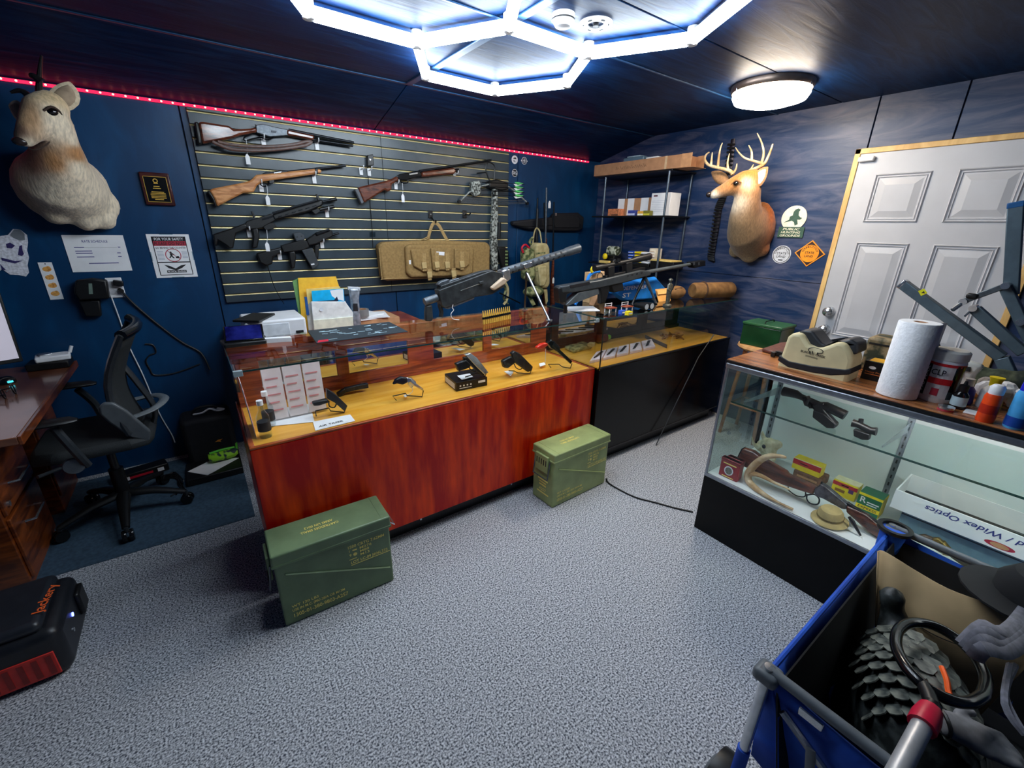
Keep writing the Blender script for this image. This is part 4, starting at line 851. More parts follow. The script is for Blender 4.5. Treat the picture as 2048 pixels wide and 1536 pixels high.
# small bottles at the left end of the case
for k, (x, y) in enumerate(((235, 800), (335, 770))):
    c = yp(C8, 1.86 + .1 * k, x, y)[0]; c.z = Z0; c.x += .018 * (1 - k)
    t = thing('glass_bottle', ['small clear bottle with dark label %s' % s for s in ('by the counter corner', 'behind the corner bottle')][k], 'bottle', c)
    MB().lathe([(0, 0), (.022, 0), (.024, .01), (.024, .09), (.01, .12), (.01, .145), (0, .146)], c, n=16).build('bottle_body', glass('bottle_glass', (.8, .85, .86)), t)
    MB().lathe([(.0245, .03), (.0245, .07)], c, n=16).build('bottle_label', M_ink, t); MB().lathe([(.012, .14), (.012, .16), (0, .161)], c, n=12).build('bottle_cap', M_white, t)
# ------------------------------------------------------------------ on the red counter
t = thing('payment_tablet', 'dark blue tablet tilted in a black cradle at counter end', 'tablet', onz(490, 690, RT))
q = onz(490, 688, RT); MB().prism([q + V(p) for p in ((-.08, -.05, 0), (.08, -.05, 0), (.09, .05, 0), (-.09, .05, 0))], (0, 0, .02)).build('cradle', M_black, t, bev=.006)
MB().obox(q + V((-.075, -.03, .02)), (.15, -.02, 0), (.008, .085, .05), (0, -.004, .007)).build('tablet_body', M_blackgloss, t, bev=.003)
MB().obox(q + V((-.067, -.031, .0295)), (.134, -.018, 0), (.007, .0755, .0445), (0, -.0006, .0012)).build('screen', mat('blue_screen', rgb(8, 10, 60), .2, c2=rgb(30, 36, 110), ns=14, emit=.06), t)
t = thing('cleaning_mat', 'black bench mat with white parts diagram and red corner', 'mat', onz(715, 668, RT))
q = zp(C8, RT + .001, 850, 603, 1648, 500, 1485, 415, 770, 492); MB().prism(q, (0, 0, .003)).build('mat_sheet', mat('mat_black', rgb(40, 52, 60), .5), t)
u, v_ = (q[1] - q[0]), (q[3] - q[0]); P = lambda a, b: q[0].lerp(q[1], a).lerp(q[3].lerp(q[2], a), b) + V((0, 0, .0032))
rnd = random.Random(3); M_mw = mat('diagram_ink', rgb(176, 204, 214), .5)
for k in range(34):
    a, b = rnd.uniform(.08, .9), rnd.uniform(.12, .86); l = rnd.uniform(.03, .1); s_ = rnd.uniform(-.4, .6); h_ = rnd.uniform(.012, .035)
    MB().prism([P(a, b), P(a + l, b + l * s_), P(a + l, b + l * s_ + h_), P(a, b + h_)], (0, 0, .0005)).build('diagram_line', M_mw, t)
MB().prism([P(.01, .02), P(.12, .03), P(.13, .16), P(.03, .15)], (0, 0, .0006)).build('red_corner', mat('red_logo', rgb(214, 30, 60), .5), t)
t = thing('white_box', 'small blank white box on counter rail beside the tablet', 'box', onz(556, 683, RT))
q = zp(C8, RT, 390, 600, 632, 585, 622, 520, 385, 545); MB().obox(q[0], q[1] - q[0], (0, .03, 0), (0, 0, .02)).build('box_body', M_white, t, bev=.001)
# machine gun
g = thing('belt_fed_machine_gun', 'grey belt-fed machine gun with perforated barrel jacket on bipod', 'machine gun', (1.45, 2.1, RT)); Y = 2.1
M_gun = mat('worn_parkerizing', rgb(52, 55, 57), .45, .4, n=.2, ns=30)
ys('receiver', C4, Y, .028, M_gun, g, .004, 668, 1132, 1060, 988, 1128, 1005, 1150, 1105, 1060, 1160, 930, 1182, 716, 1262, 692, 1245)
ys('top_cover', C4, Y, .022, M_gun, g, .003, 680, 1130, 690, 1100, 980, 1000, 1060, 985, 1065, 1000)
ys('rear_sight', C4, Y, .016, M_grey, g, .003, 670, 1095, 690, 1072, 752, 1052, 755, 1085, 690, 1105)
ys('rear_sight_base', C4, Y, .014, M_grey, g, .003, 750, 1080, 765, 1062, 825, 1045, 828, 1068, 760, 1092)
ys('receiver_slot', C4, Y - .028, .001, M_silver, g, 0, 845, 1135, 985, 1085, 985, 1090, 845, 1140)
ys('bolt_handle', C4, Y - .034, .008, M_gun, g, .002, 980, 1075, 1010, 1065, 1012, 1085, 985, 1092)
ys('bottom_plate', C4, Y, .024, M_grey, g, .003, 716, 1262, 740, 1270, 930, 1195, 930, 1172)
MB().cyl(*yp(C4, Y, 582, 1222, 672, 1190), .021, n=16).build('buffer_tube', M_grey, g)
ys('pistol_grip', C4, Y, .014, M_gun, g, .008, 588, 1245, 632, 1240, 640, 1340, 630, 1362, 585, 1362, 582, 1300)
MB().tube(yp(C5, Y, 18, 1003, 120, 972, 470, 862, 500, 852), .0235, 18).build('barrel_jacket', M_grey, g)
MB().tube(yp(C5, Y, 470, 862, 500, 852, 575, 829), [.0235, .028, .029], 18).build('flash_hider', M_grey, g)
MB().cyl(*yp(C5, Y, 574, 829.3, 577, 828.5), .016, n=14).build('muzzle_bore', M_ink, g)
A, B = yp(C5, Y, 40, 996, 480, 858); dv = (B - A).normalized(); up = V((0, 1, 0)).cross(dv).normalized() * -1
if up.z < 0: up = -up
for k in range(10):
    for e, off in ((.55, .0), (-.5, .5)):
        n_ = (V((0, -1, 0)) * math.cos(e) + up * math.sin(e)).normalized(); c = A.lerp(B, (k + .3 + off) / 10.5)
        MB().disc(c + n_ * .0222, n_, .0075, .0022, 12).build('cooling_hole', M_ink, g)
ys('jacket_collar', C4, Y, .03, M_silver, g, .006, 1130, 990, 1185, 975, 1195, 1050, 1160, 1075, 1140, 1060)
ys('sling_bracket', C4, Y, .029, M_silver, g, .003, 1285, 945, 1345, 925, 1352, 955, 1300, 978)
ys('carry_handle', C4, Y - .05, .014, mat('tan_grip', rgb(188, 164, 140), .6), g, .008, 1060, 1118, 1150, 1040, 1180, 1058, 1165, 1090, 1085, 1138)
f1, f2 = onz(1098, 640, RT + .004), onz(1068, 614, RT + .004); top = yp(C5, Y, 195, 1008)[0]
for f_ in (f1, V((top.x + (f2.x - top.x) * .5, 2.24, RT + .004))):
    lg = MB().tube([top, top.lerp(f_, .3), f_], [.008, .0065, .006], 8).build('bipod_leg', M_silver if f_ is f1 else M_gun, g)
    MB().disc(f_ - V((0, 0, .003)), (0, 0, 1), .02, .005, 12).build('foot_pad', M_silver, lg)
MB().tube(spline([p_ for p_ in yp(C4, Y - .03, 790, 1240, 785, 1265, 795, 1280, 775, 1310, 790, 1345, 835, 1352)], 4), .002, 5).build('tag_wire', M_plastwhite, g)
MB().tube(spline(yp(C4, Y, 690, 1240, 705, 1290, 700, 1330), 3), .012, 8).build('trigger_handle', M_gun, g)
bl = thing('cartridge_belt', 'short linked belt of brass cartridges on the counter back rail', 'ammunition', onz(995, 640, RT))
a, b = onz(968, 645, RT + .012), onz(1020, 634, RT + .012); d = (b - a)
for k in range(14):
    c = a + d * (k / 13); rk = MB().lathe([(0, 0), (.006, 0), (.006, .045), (.004, .052), (.004, .058), (.002, .072), (0, .075)], c - V((0, 0, .011)), (0, .15, 1), 10).build('cartridge', M_brass, bl)
    MB().ring(c + V((0, .004, .016)), (0, .15, 1), .0078, .0018, .012, 10).build('belt_link', M_steel, rk)
# ------------------------------------------------------------------ back bench with printer and papers
BZ2 = .86
bn = thing('back_bench', 'dark workbench against the back wall behind the counter', 'bench', (1.1, 3.05, 0))
MB().box((.1, 2.64, BZ2 - .03), (1.35, 3.45, BZ2)).build('bench_top', M_redwood, bn, bev=.003)
for x in (.14, 1.27):
    for y in (2.68, 3.37): MB().box((x, y, 0), (x + .05, y + .05, BZ2 - .03)).build('leg', M_black, bn)
t = thing('white_printer', 'flat white desktop printer on bench with black tablet on it', 'printer', (.4, 2.82, BZ2))
xa, xb = ony(489, 650, 2.68).x, ony(613, 650, 2.68).x; zt_ = ony(550, 640, 2.68).z
MB().box((xa, 2.68, BZ2), (xb, 2.965, zt_)).build('printer_body', M_plastwhite, t, bev=.012, seg=3)
MB().box((xa + .03, 2.677, BZ2 + .02), (xb - .09, 2.681, zt_ - .02)).build('paper_tray', mat('tray_white', rgb(214, 220, 226), .4), t, bev=.003)
MB().box((xb - .06, 2.677, BZ2 + .08), (xb - .02, 2.6805, BZ2 + .095)).build('control_buttons', M_ink, t)
t = thing('black_tablet', 'closed black tablet lying on the white printer', 'tablet', (xa + .05, 2.8, zt_))
MB().prism(zp(C8, zt_ + .001, 110, 415, 345, 420, 485, 352, 290, 348), (0, 0, .012)).build('tablet_case', M_black, t, bev=.003)
t = thing('file_sorter', 'white upright file sorter with round hole on the bench', 'file holder', ony(660, 655, 2.9))
plant(slab('front_panel', PX(622, 603, 690, 603, 706, 625, 706, 657, 628, 664), 0, .012, mat('sorter_white', rgb(232, 234, 232), .5), t, .003, proj=yplane(2.86)), BZ2)
plant(slab('lower_band', PX(627, 640, 706, 633, 707, 660, 629, 668), .012, .02, mat('sorter_cream', rgb(222, 224, 204), .5), t, .002, proj=yplane(2.86)), BZ2)
MB().disc(ony(643, 619, 2.846), (0, -1, 0), .012, .003, 14).build('finger_hole', mat('tray_white', rgb(214, 220, 226)), t)
plant(slab('back_panel', PX(606, 617, 690, 602, 706, 630, 706, 660, 618, 668), -.16, -.15, MC['sorter_white'], t, .002, proj=yplane(2.86)), BZ2)
plant(slab('side_panel', PX(612, 615, 622, 603, 628, 664, 618, 668), -.02, -.01, mat('sorter_grey', rgb(176, 178, 172), .5), t, .001, proj=yplane(2.86)), BZ2)
ff = lambda nm, lb, ct, Y, m, q, th=.006: slab(nm, PX(*q), 0, th, m, thing(nm + '_item', lb, ct, ony(q[0], q[-1], Y)), .001, proj=yplane(Y))
def upright(nm, lb, ct, Y, m, q, th=.005):
    pts = [ony(q[i], q[i + 1], Y) for i in range(0, len(q), 2)]
    o = MB().prism(pts, (0, th, 0)).build(nm, m, label=lb, cat=ct, bev=.001, seg=1)
    return o if nm == 'blue_pen' else plant(o, BZ2)
upright('yellow_envelope', 'large yellow clasp envelope standing in the file sorter', 'envelope', 2.985, mat('manila_yellow', rgb(250, 190, 52), .6), (596, 556, 672, 553, 682, 585, 690, 640, 604, 660))
upright('green_folder', 'green folder standing behind the yellow envelope', 'folder', 2.998, mat('folder_green', rgb(112, 158, 92), .6), (585, 562, 598, 556, 640, 556, 640, 650, 603, 655))
upright('manila_folder', 'pale manila folder in front of the yellow envelope', 'folder', 2.96, mat('manila_pale', rgb(240, 206, 120), .6), (612, 578, 680, 573, 690, 620, 620, 640))
t = thing('blue_pamphlet', 'bright blue pamphlet with white cloud print in file sorter', 'pamphlet', ony(655, 604, 2.94))
plant(slab('pamphlet_sheet', PX(623, 582, 687, 577, 690, 625, 625, 628), 0, .003, mat('cyan_print', rgb(0, 178, 232), .5), t, 0, proj=yplane(2.94)), BZ2)
slab('cloud_print', PX(660, 581, 686, 578, 688, 602, 672, 598, 664, 592), .003, .0035, M_white, t, 0, proj=yplane(2.94)); slab('hill_print', PX(627, 603, 668, 600, 674, 593, 677, 602, 660, 606, 628, 606), .003, .0036, mat('navy_ink', rgb(20, 30, 60), .5), t, 0, proj=yplane(2.94))
upright('blue_pen', 'blue marker pen standing at the file sorter side', 'pen', 2.863, mat('pen_blue', rgb(34, 84, 150), .4), (609, 594, 614, 594, 619, 630, 613, 630), .008)
t = thing('foil_pouch', 'grey zip-top foil pouch standing right of the file sorter', 'pouch', ony(712, 640, 2.95))
plant(slab('pouch_body', PX(696, 576, 719, 577, 717, 600, 721, 640, 702, 642, 702, 610), 0, .04, mat('foil_grey', rgb(150, 158, 168), .25, .4, n=.25, ns=30), t, .012, proj=yplane(2.95)), BZ2)
slab('zip_seal', PX(695, 573, 720, 574, 720, 581, 696, 580), .01, .03, mat('foil_light', rgb(206, 212, 218), .3), t, .002, proj=yplane(2.95)); slab('pouch_label', PX(706, 607, 715, 607, 716, 622, 706, 622), .04, .042, M_ink, t, 0, proj=yplane(2.95))
zz = .93
t = thing('desk_box', 'low brown carton on bench under the loose paper pile', 'carton', (.95, 3.1, BZ2))
MB().box((.82, 2.985, BZ2), (1.16, 3.3, zz - .021)).build('carton_body', M_card, t, bev=.002)
for k, (dx_, rz, w_, h_, lb) in enumerate(((0, .12, .3, .24, 'bottom white sheet of the loose pile on bench'), (.03, -.2, .28, .22, 'middle white sheet of the loose pile on bench'), (-.02, .35, .27, .2, 'top white sheet of the loose pile under tape roll'))):
    MB().cbox((.93 + dx_, 3.1, zz - .018 + k * .008), (w_, h_, .006), rz).build('loose_sheet', M_white, label=lb, cat='paper', group='loose papers on the bench')
c = V((.9, 3.02, zz + .0035))
t = thing('duct_tape_roll', 'grey duct tape roll on top of the loose papers', 'tape roll', c); MB().ring(c, (0, 0, 1), .05, .014, .048, 28).build('tape_band', mat('duct_grey', rgb(140, 142, 142), .4, .3), t); MB().ring(c, (0, 0, 1), .036, .003, .048, 24).build('tape_core', M_card, t)
# ================================================================== CORNER, DEER WALL, THINGS ON THE BLACK COUNTER
C11 = crop(1190, 360, 190 / 1459)
def xp(C, X, *xy): q = C(*xy); return [onx(a, b, X) for a, b in q]
M_shelf = mat('black_shelf_steel', rgb(30, 32, 36), .35, .5)
SX0, SX1, SY0, SY1 = 3.258, 3.57, 2.368, 3.05
sh = thing('steel_shelf_rack', 'black steel wire shelf rack in corner between slatwall and deer', 'shelf', ((SX0 + SX1) / 2, (SY0 + SY1) / 2, 0))
M_post = mat('grey_post', rgb(92, 104, 116), .35, .6)
for x in (SX0, SX1):
    for y in (SY0, SY1): MB().cyl((x, y, 0), (x, y, 1.998), .0095 if x == SX0 else .008, n=10).build('post', M_post, sh)
for z in (1.998, 1.652, 1.225, .6):
    MB().box((SX0 - .012, SY0 - .03, z - .012), (SX1 + .012, SY1 + .13, z)).build('shelf_board', M_shelf, sh, bev=.002)
M_card2 = mat('brown_carton', rgb(176, 128, 92), .8, n=.06, ns=20)
t = thing('long_flat_carton', 'long flat brown carton with open end flaps on top of the rack', 'carton', (3.36, 2.75, 2.0))
zc0, zc1 = 2.0, 2.095
MB().box((3.25, 2.27, zc0), (3.46, 3.2, zc1)).build('carton_body', M_card2, t, bev=.002)
for o_, a, b in (((3.25, 2.27, zc0), (0, -.09, .0), (0, 0, zc1 - zc0)), ((3.46, 2.27, zc0), (-.02, -.08, 0), (0, 0, zc1 - zc0)), ((3.27, 2.268, zc0 + .001), (.17, 0, 0), (0, -.1, -.0005))):
    MB().obox(o_, a, b, (.003, .0, .003)).build('end_flap', M_card, t)
for k in range(16): MB().tube([(3.2492, 2.93 - k * .021, zc0 + .035 + .012 * (k % 3)), (3.2492, 2.922 - k * .021, zc0 + .058 - .008 * (k % 2)), (3.2492, 2.913 - k * .021, zc0 + .036)], .0012, 4).build('marker_scribble', mat('marker_ink', rgb(96, 66, 48), .7), t)
MB().box((3.249, 2.40, zc0), (3.2505, 2.42, zc1 + .0008)).build('packing_tape', mat('pale_tape', rgb(206, 176, 140), .3), t)
t = thing('clear_tool_case', 'grey transparent tool case lying on the long carton', 'tool case', (3.36, 2.75, zc1))
MB().box((3.30, 2.68, zc1), (3.40, 2.90, zc1 + .035)).build('case_body', mat('grey_blue_plastic', rgb(86, 112, 130), .3), t, bev=.006); MB().box((3.30, 2.72, zc1 + .035), (3.40, 2.86, zc1 + .045)).build('case_lid', mat('case_light', rgb(150, 170, 184), .3), t, bev=.003)
MB().box((3.31, 2.54, zc1), (3.41, 2.66, zc1 + .02)).build('white_pad', M_white, label='small white pad on the long carton beside the tool case', cat='pad', bev=.002)
def carton(name, label, cat, C, x0, y0, x1, y1, X, depth, zb, m, group=None, extra=None):
    a, b = xp(C, X, x0, y0, x1, y1); h = a.z - b.z
    t = thing(name, label, cat, (X + depth / 2, (a.y + b.y) / 2, zb), group)
    MB().box((X, b.y, zb), (X + depth, a.y, zb + h)).build('box_body', m, t, bev=.002, seg=1)
    F = Frame((X, a.y, zb), (0, -1, 0), (0, 0, 1)); return t, F, a.y - b.y, h
zm = 1.652
def rects(t, F, W, H, m, nm, *rs):
    for r in rs:
        mb = MB(); F.rect(mb, W * r[0], H * r[1], W * r[2], H * r[3], .0004, .0008); mb.build(nm, m, t)
t, F, W, H = carton('taped_carton', 'brown carton with three white vertical labels on middle rack shelf', 'carton', C11, 368, 255, 845, 515, 3.37, .16, zm, M_card2)
rects(t, F, W, H, M_white, 'white_label', (0, 0, .2, 1), (.3, .05, .5, 1), (.7, .05, .92, 1))
t, F, W, H = carton('white_form_box', 'tall white box with printed form lines on middle rack shelf', 'box', C11, 880, 172, 1130, 515, 3.32, .14, zm, M_white)
rects(t, F, W, H, mat('grey_print', rgb(170, 174, 190)), 'form_line', *[(.05, .2 + k * .075, .85, .21 + k * .075) for k in range(7)]); rects(t, F, W, H, mat('dark_print', rgb(90, 40, 50), .6), 'form_logo', (.12, .85, .32, .91))
t, F, W, H = carton('copper_bullet_box', 'small copper brown box at the rack end on middle shelf', 'box', C11, 205, 405, 362, 512, 3.28, .08, zm, mat('copper_card', rgb(190, 116, 76), .5, n=.2, ns=50)); rects(t, F, W, H, M_ink, 'print_band', (.35, .08, .95, .2))
for k, (a, b, c, nm, lb) in enumerate((((510, 432, 615, 515), rgb(58, 72, 150), rgb(200, 206, 232), 'blue_ammo_box', 'small blue ammunition box in front of the white-labelled carton'), ((655, 442, 742, 512), rgb(236, 176, 70), rgb(250, 244, 220), 'yellow_ammo_box', 'small yellow ammunition box beside the olive one'), ((746, 436, 842, 512), rgb(120, 116, 40), rgb(206, 196, 60), 'olive_ammo_box', 'small olive ammunition box beside the white form box'))):
    t, F, W, H = carton(nm, lb, 'ammo box', C11, *a, 3.265, .04, zm, mat(nm, b, .5)); rects(t, F, W, H, mat(nm + '_print', c, .5), 'print_band', (.05, .08, .95, .45))
zl = 1.225
for k in range(4):
    t, F, W, H = carton('blue_shell_box', 'blue boxed shells stacked %s beside yellow stack' % ('at the bottom', 'second up', 'third up', 'topmost')[k], 'ammo box', C11, 515, 1150 - k * 40, 612, 1188 - k * 40, 3.29, .08, zl + .03 + k * .026, mat('shell_blue', rgb(40, 84, 190), .5), 'blue shell boxes on the lower rack shelf')
    rects(t, F, W, H, M_white, 'print_band', (.1, .25, .8, .5))
    t, F, W, H = carton('yellow_shell_box', 'yellow boxed shells stacked %s between blue and white stacks' % ('at the bottom', 'second up', 'third up', 'topmost')[k], 'ammo box', C11, 614, 1150 - k * 40, 715, 1188 - k * 40, 3.29, .08, zl + .03 + k * .026, mat('shell_yellow', rgb(244, 214, 20), .5), 'yellow shell boxes on the lower rack shelf')
    rects(t, F, W, H, M_ink, 'print_band', (.1, .05, .8, .14))
    t, F, W, H = carton('white_shell_box', 'white boxed shells stacked %s right of yellow stack' % ('at the bottom', 'second up', 'third up', 'topmost')[k], 'ammo box', C11, 718, 1150 - k * 40, 835, 1188 - k * 40, 3.29, .08, zl + .03 + k * .026, M_white, 'white shell boxes on the lower rack shelf')
    rects(t, F, W, H, mat('grey_print', rgb(170, 174, 190)), 'print_band', (.1, .3, .6, .45))
a, b = xp(C11, 3.28, 500, 1190, 840, 1195); MB().box((3.28, b.y, zl), (3.4, a.y, zl + .03)).build('ammo_tray', M_black, label='shallow black tray under the coloured shell boxes', cat='tray', bev=.003)
a, b = xp(C11, 3.43, 840, 1050, 915, 1190); t = thing('cream_carton', 'cream carton end on lower rack shelf beside white shell boxes', 'carton', (3.48, (a.y + b.y) / 2, zl)); MB().box((3.43, b.y, zl), (3.53, a.y, a.z)).build('box_body', mat('cream_card', rgb(236, 226, 206), .6), t, bev=.002, seg=1); MB().box((3.4295, b.y + .01, a.z - .03), (3.4305, a.y - .01, a.z - .026)).build('flap_line', M_card, t)
a, b = xp(C11, 3.28, 860, 1170, 1215, 1225); MB().box((3.28, b.y, zl), (3.425, a.y, zl + .06)).build('black_gun_box', M_black, label='flat black box on lower rack shelf under a manila pad', cat='box', bev=.003)
MB().box((3.275, b.y + .02, zl + .0595), (3.425, a.y, zl + .071)).build('manila_pad', mat('manila_pale', rgb(240, 206, 120)), label='manila pad lying on the flat black box', cat='pad', bev=.002)
c = xp(C11, 3.4, 280, 1110)[0]; c = V((3.40, c.y, zl))
t = thing('camo_net_roll', 'round olive and white camouflage roll on lower rack shelf', 'roll', c); MB().tube([c + V((0, -.06, .11)), c + V((0, .06, .11))], .045, 14).build('roll_body', mat('net_camo', rgb(60, 70, 44), .8, c2=rgb(206, 210, 190), ns=30, lo=.45, hi=.55), t, bev=.006); MB().box(c - V((.05, .06, 0)), c + V((.05, .06, .068))).build('roll_carton', M_black, t, bev=.004)
c = xp(C11, 3.27, 320, 1200)[0]; c = V((3.30, c.y, zl))
t = thing('spare_scope', 'black rifle scope with pale rings on lower rack shelf edge', 'scope', c); MB().tube([c + V((0, .09, .025)), c + V((0, .05, .025)), c + V((0, .045, .02)), c + V((0, -.04, .02)), c + V((0, -.045, .024)), c + V((0, -.07, .024))], [.024, .024, .014, .014, .02, .02], 14).build('scope_tube', M_black, t)
for dy_ in (.03, -.03): MB().ring(c + V((0, dy_, .021)), (0, 1, 0), .02, .006, .012, 14).build('scope_ring', M_silver, t)
c = xp(C11, 3.265, 105, 1160)[0]; t = thing('yellow_handled_tool', 'yellow handled tool by the rack corner post', 'tool', V((3.27, c.y, zl))); MB().ell((3.30, c.y - .01, zl + .06), (.02, .028, .03), 12, 8).build('tool_handle', mat('shell_yellow', rgb(244, 214, 20)), t); MB().cyl((3.30, c.y - .01, zl), (3.30, c.y - .01, zl + .04), .008, n=10).build('tool_shaft', M_steel, t)
t, F, W, H = carton('small_manila_box', 'small manila box in front of yellow handled tool', 'box', C11, 60, 1235, 205, 1290, 3.245, .03, zl, mat('manila_pale', rgb(240, 206, 120)))
# ------------------------------------------------------------------ long guns, soft case and pack in the corner
t = thing('black_soft_case', 'long black soft gun case hung flat on navy wall behind barrels', 'gun case', pt(C5, 350, 690, .05))
slab('case_body', C5(84, 630, 370, 602, 392, 572, 560, 568, 602, 600, 592, 690, 560, 702, 440, 702, 200, 690, 86, 660), .008, .07, mat('black_nylon', rgb(14, 15, 22), .7), t, .014)
slab('case_pocket', C5(380, 585, 560, 585, 585, 610, 575, 680, 400, 680), .07, .085, MC['black_nylon'], t, .008); slab('case_badge', C5(402, 570, 416, 570, 416, 592, 402, 592), .085, .087, M_silver, t, 0)
MB().tube(spline(path(C5, .072, 88, 655, 200, 668, 380, 660, 590, 650), 3), .003, 6).build('zipper', M_cable, t)
for k, (x0, y0, x1, y1, lb, stock) in enumerate(((275, 460, 268, 690, 'slim dark barrelled rifle standing left in the corner', 0), (340, 385, 330, 900, 'tall sighted rifle with tag standing in middle of the corner', 1), (395, 490, 384, 1010, 'slim brown stocked rifle standing nearest the corner rack', 2))):
    a, b = pt(C5, x0, y0, .11 + .02 * k), pt(C5, x1, y1, .11 + .02 * k)
    g = thing('standing_rifle', lb, 'rifle', V((b.x, b.y, .55)), 'rifles standing in the corner'); bb = V((b.x, b.y, max(b.z, 1.1)))
    MB().tube([a, bb], .0075 if k != 1 else .009, 10).build('barrel', M_steel if k != 1 else M_grey, g)
    if k == 1:
        MB().tube([a + V((0, 0, .0)), a + V((0, 0, -.1))], .006, 8).build('front_sight', M_black, g); MB().tube([a + V((-.02, 0, -.13)), bb + V((-.02, 0, .25))], .007, 8).build('gas_tube', M_steel, g)
        q = a + V((.03, -.02, -.13)); MB().prism([q + V(p) for p in ((-.014, 0, -.045), (.014, 0, -.045), (.014, 0, 0), (.005, 0, .018), (-.005, 0, .018), (-.014, 0, 0))], (0, .002, 0)).build('tag_card', M_white, g)
    if k == 2:
        q = pt(C5, 390, 1070, .19); MB().prism([q + V(p) for p in ((-.012, 0, -.02), (.012, 0, -.02), (.012, 0, .025), (0, 0, .04), (-.012, 0, .025))], (0, .002, 0)).build('tag_card', M_white, g)
    MB().loft(rings_along([bb + V((0, 0, .18)), bb + V((0, 0, .0)), bb + V((0, 0, -.1)), V((bb.x + .02, bb.y, .8)), V((bb.x + .04, bb.y, .547))], [(.011, .011), (.016, .016), (.018, .022), (.02, .035), (.022, .055)], 10, (0, 1, 0))).build('stock', M_walnut if k else M_black, g)
rk = thing('rifle_rack', 'low dark rack box holding corner rifles behind the counter', 'rack', (2.75, 3.3, 0))
MB().box((2.45, 3.2, 0), (3.05, 3.42, .55)).build('rack_box', M_black, rk, bev=.004); MB().box((2.44, 3.19, .53), (3.06, 3.43, .548)).build('rack_top', M_shelf, rk)
t = thing('camo_hydration_pack', 'tan and green field pack with red clip hanging by its loop', 'backpack', pt(C5, 250, 1240, .15))
M_kh = mat('khaki_canvas', rgb(168, 152, 104), .85, c2=rgb(196, 182, 136), ns=25, bump=.2); M_gr = mat('olive_camo_cloth', rgb(70, 82, 48), .85, c2=rgb(160, 160, 112), ns=30, lo=.42, hi=.6, bump=.2)
pk = slab('main_pack', C5(238, 800, 262, 788, 325, 790, 342, 830, 345, 1085, 325, 1118, 285, 1120, 250, 1060), .18, .28, M_kh, t, .02, seg=3)
slab('front_pocket', C5(275, 960, 335, 955, 340, 1060, 320, 1105, 290, 1105), .28, .31, M_kh, t, .012); slab('side_pouch', C5(160, 850, 200, 818, 238, 830, 245, 1040, 215, 1075, 165, 1050), .18, .26, M_gr, t, .02, seg=3)
MB().ell(pt(C5, 245, 1145, .255), (.115, .075, .05), 16, 10).build('cloth_cap', M_gr, t); slab('hanging_strap', C5(190, 1160, 225, 1165, 260, 1240, 235, 1250), .25, .256, M_gr, t, .002); slab('hanging_strap', C5(320, 1130, 345, 1130, 350, 1215, 335, 1240), .25, .256, M_kh, t, .002)
MB().tube(spline([pt(C5, x, y, d) for x, y, d in ((240, 805, .22), (245, 745, .18), (262, 684, .122), (290, 705, .16), (305, 795, .22))], 4), .007, 6).build('hanging_loop', M_kh, t); MB().tube(spline(path(C5, .25, 170, 860, 160, 825, 185, 802, 215, 828), 4), .009, 6).build('red_clip', mat('red_rubber', rgb(196, 20, 48), .4), t)
MB().tube(spline(path(C5, .2, 240, 750, 215, 785, 240, 806), 3), .012, 6).build('shoulder_strap', M_gr, t)
for y in (860, 920, 985): slab('pack_strap', C5(262, y, 330, y - 4, 332, y + 8, 264, y + 12), .28, .284, M_gr, t, .001)
t = thing('camo_sling', 'bundle of green camouflage straps hanging below the crossbow', 'sling', pt(C4, 1180, 1230, .1))
MB().tube(spline([pt(C4, 1158, 985, .08)] + path(C4, .11, 1150, 1080, 1175, 1130, 1160, 1190, 1190, 1235), 4), .016, 6, flat=.4).build('strap', M_gr, t); MB().tube(spline([pt(C4, 1172, 990, .085)] + path(C4, .12, 1165, 1060, 1190, 1120, 1185, 1200, 1160, 1240), 4), .012, 6, flat=.4).build('strap', M_kh, t); MB().tube(path(C4, .13, 1130, 1155, 1280, 1230), .007, 6).build('strap_rod', M_steel, t)
# ------------------------------------------------------------------ mounted heads
M_fur = vcol('deer_fur'); M_eye = mat('glass_eye', rgb(12, 8, 6), .06, coat=.6)
M_antler = mat('antler_bone', rgb(176, 140, 92), .5, c2=rgb(226, 204, 164), ns=18)
dm = thing('deer_head_mount', 'antlered whitetail deer shoulder mount on the stained plywood wall', 'taxidermy', (XR - .012, 1.76, 1.33)); dm.location.x -= .008
mb = MB()
mb.loft(rings_along([(3.588, 1.76, 1.56), (3.52, 1.755, 1.55), (3.44, 1.75, 1.58), (3.37, 1.745, 1.66), (3.325, 1.73, 1.75), (3.30, 1.72, 1.83), (3.29, 1.715, 1.88)], [(.15, .21), (.155, .215), (.135, .18), (.105, .13), (.088, .10), (.08, .085), (.06, .06)], 18))
mb.loft(rings_along([(3.345, 1.665, 1.875), (3.32, 1.70, 1.882), (3.285, 1.755, 1.868), (3.25, 1.81, 1.842), (3.22, 1.86, 1.815), (3.195, 1.905, 1.792), (3.18, 1.932, 1.78)], [(.045, .045), (.07, .072), (.072, .076), (.056, .062), (.041, .046), (.035, .036), (.024, .024)], 16))
for c, r in (((3.56, 1.86, 1.40), (.05, .06, .06)), ((3.54, 1.74, 1.37), (.06, .07, .06)), ((3.56, 1.66, 1.42), (.05, .05, .06))): mb.ell(c, r, 12, 8)
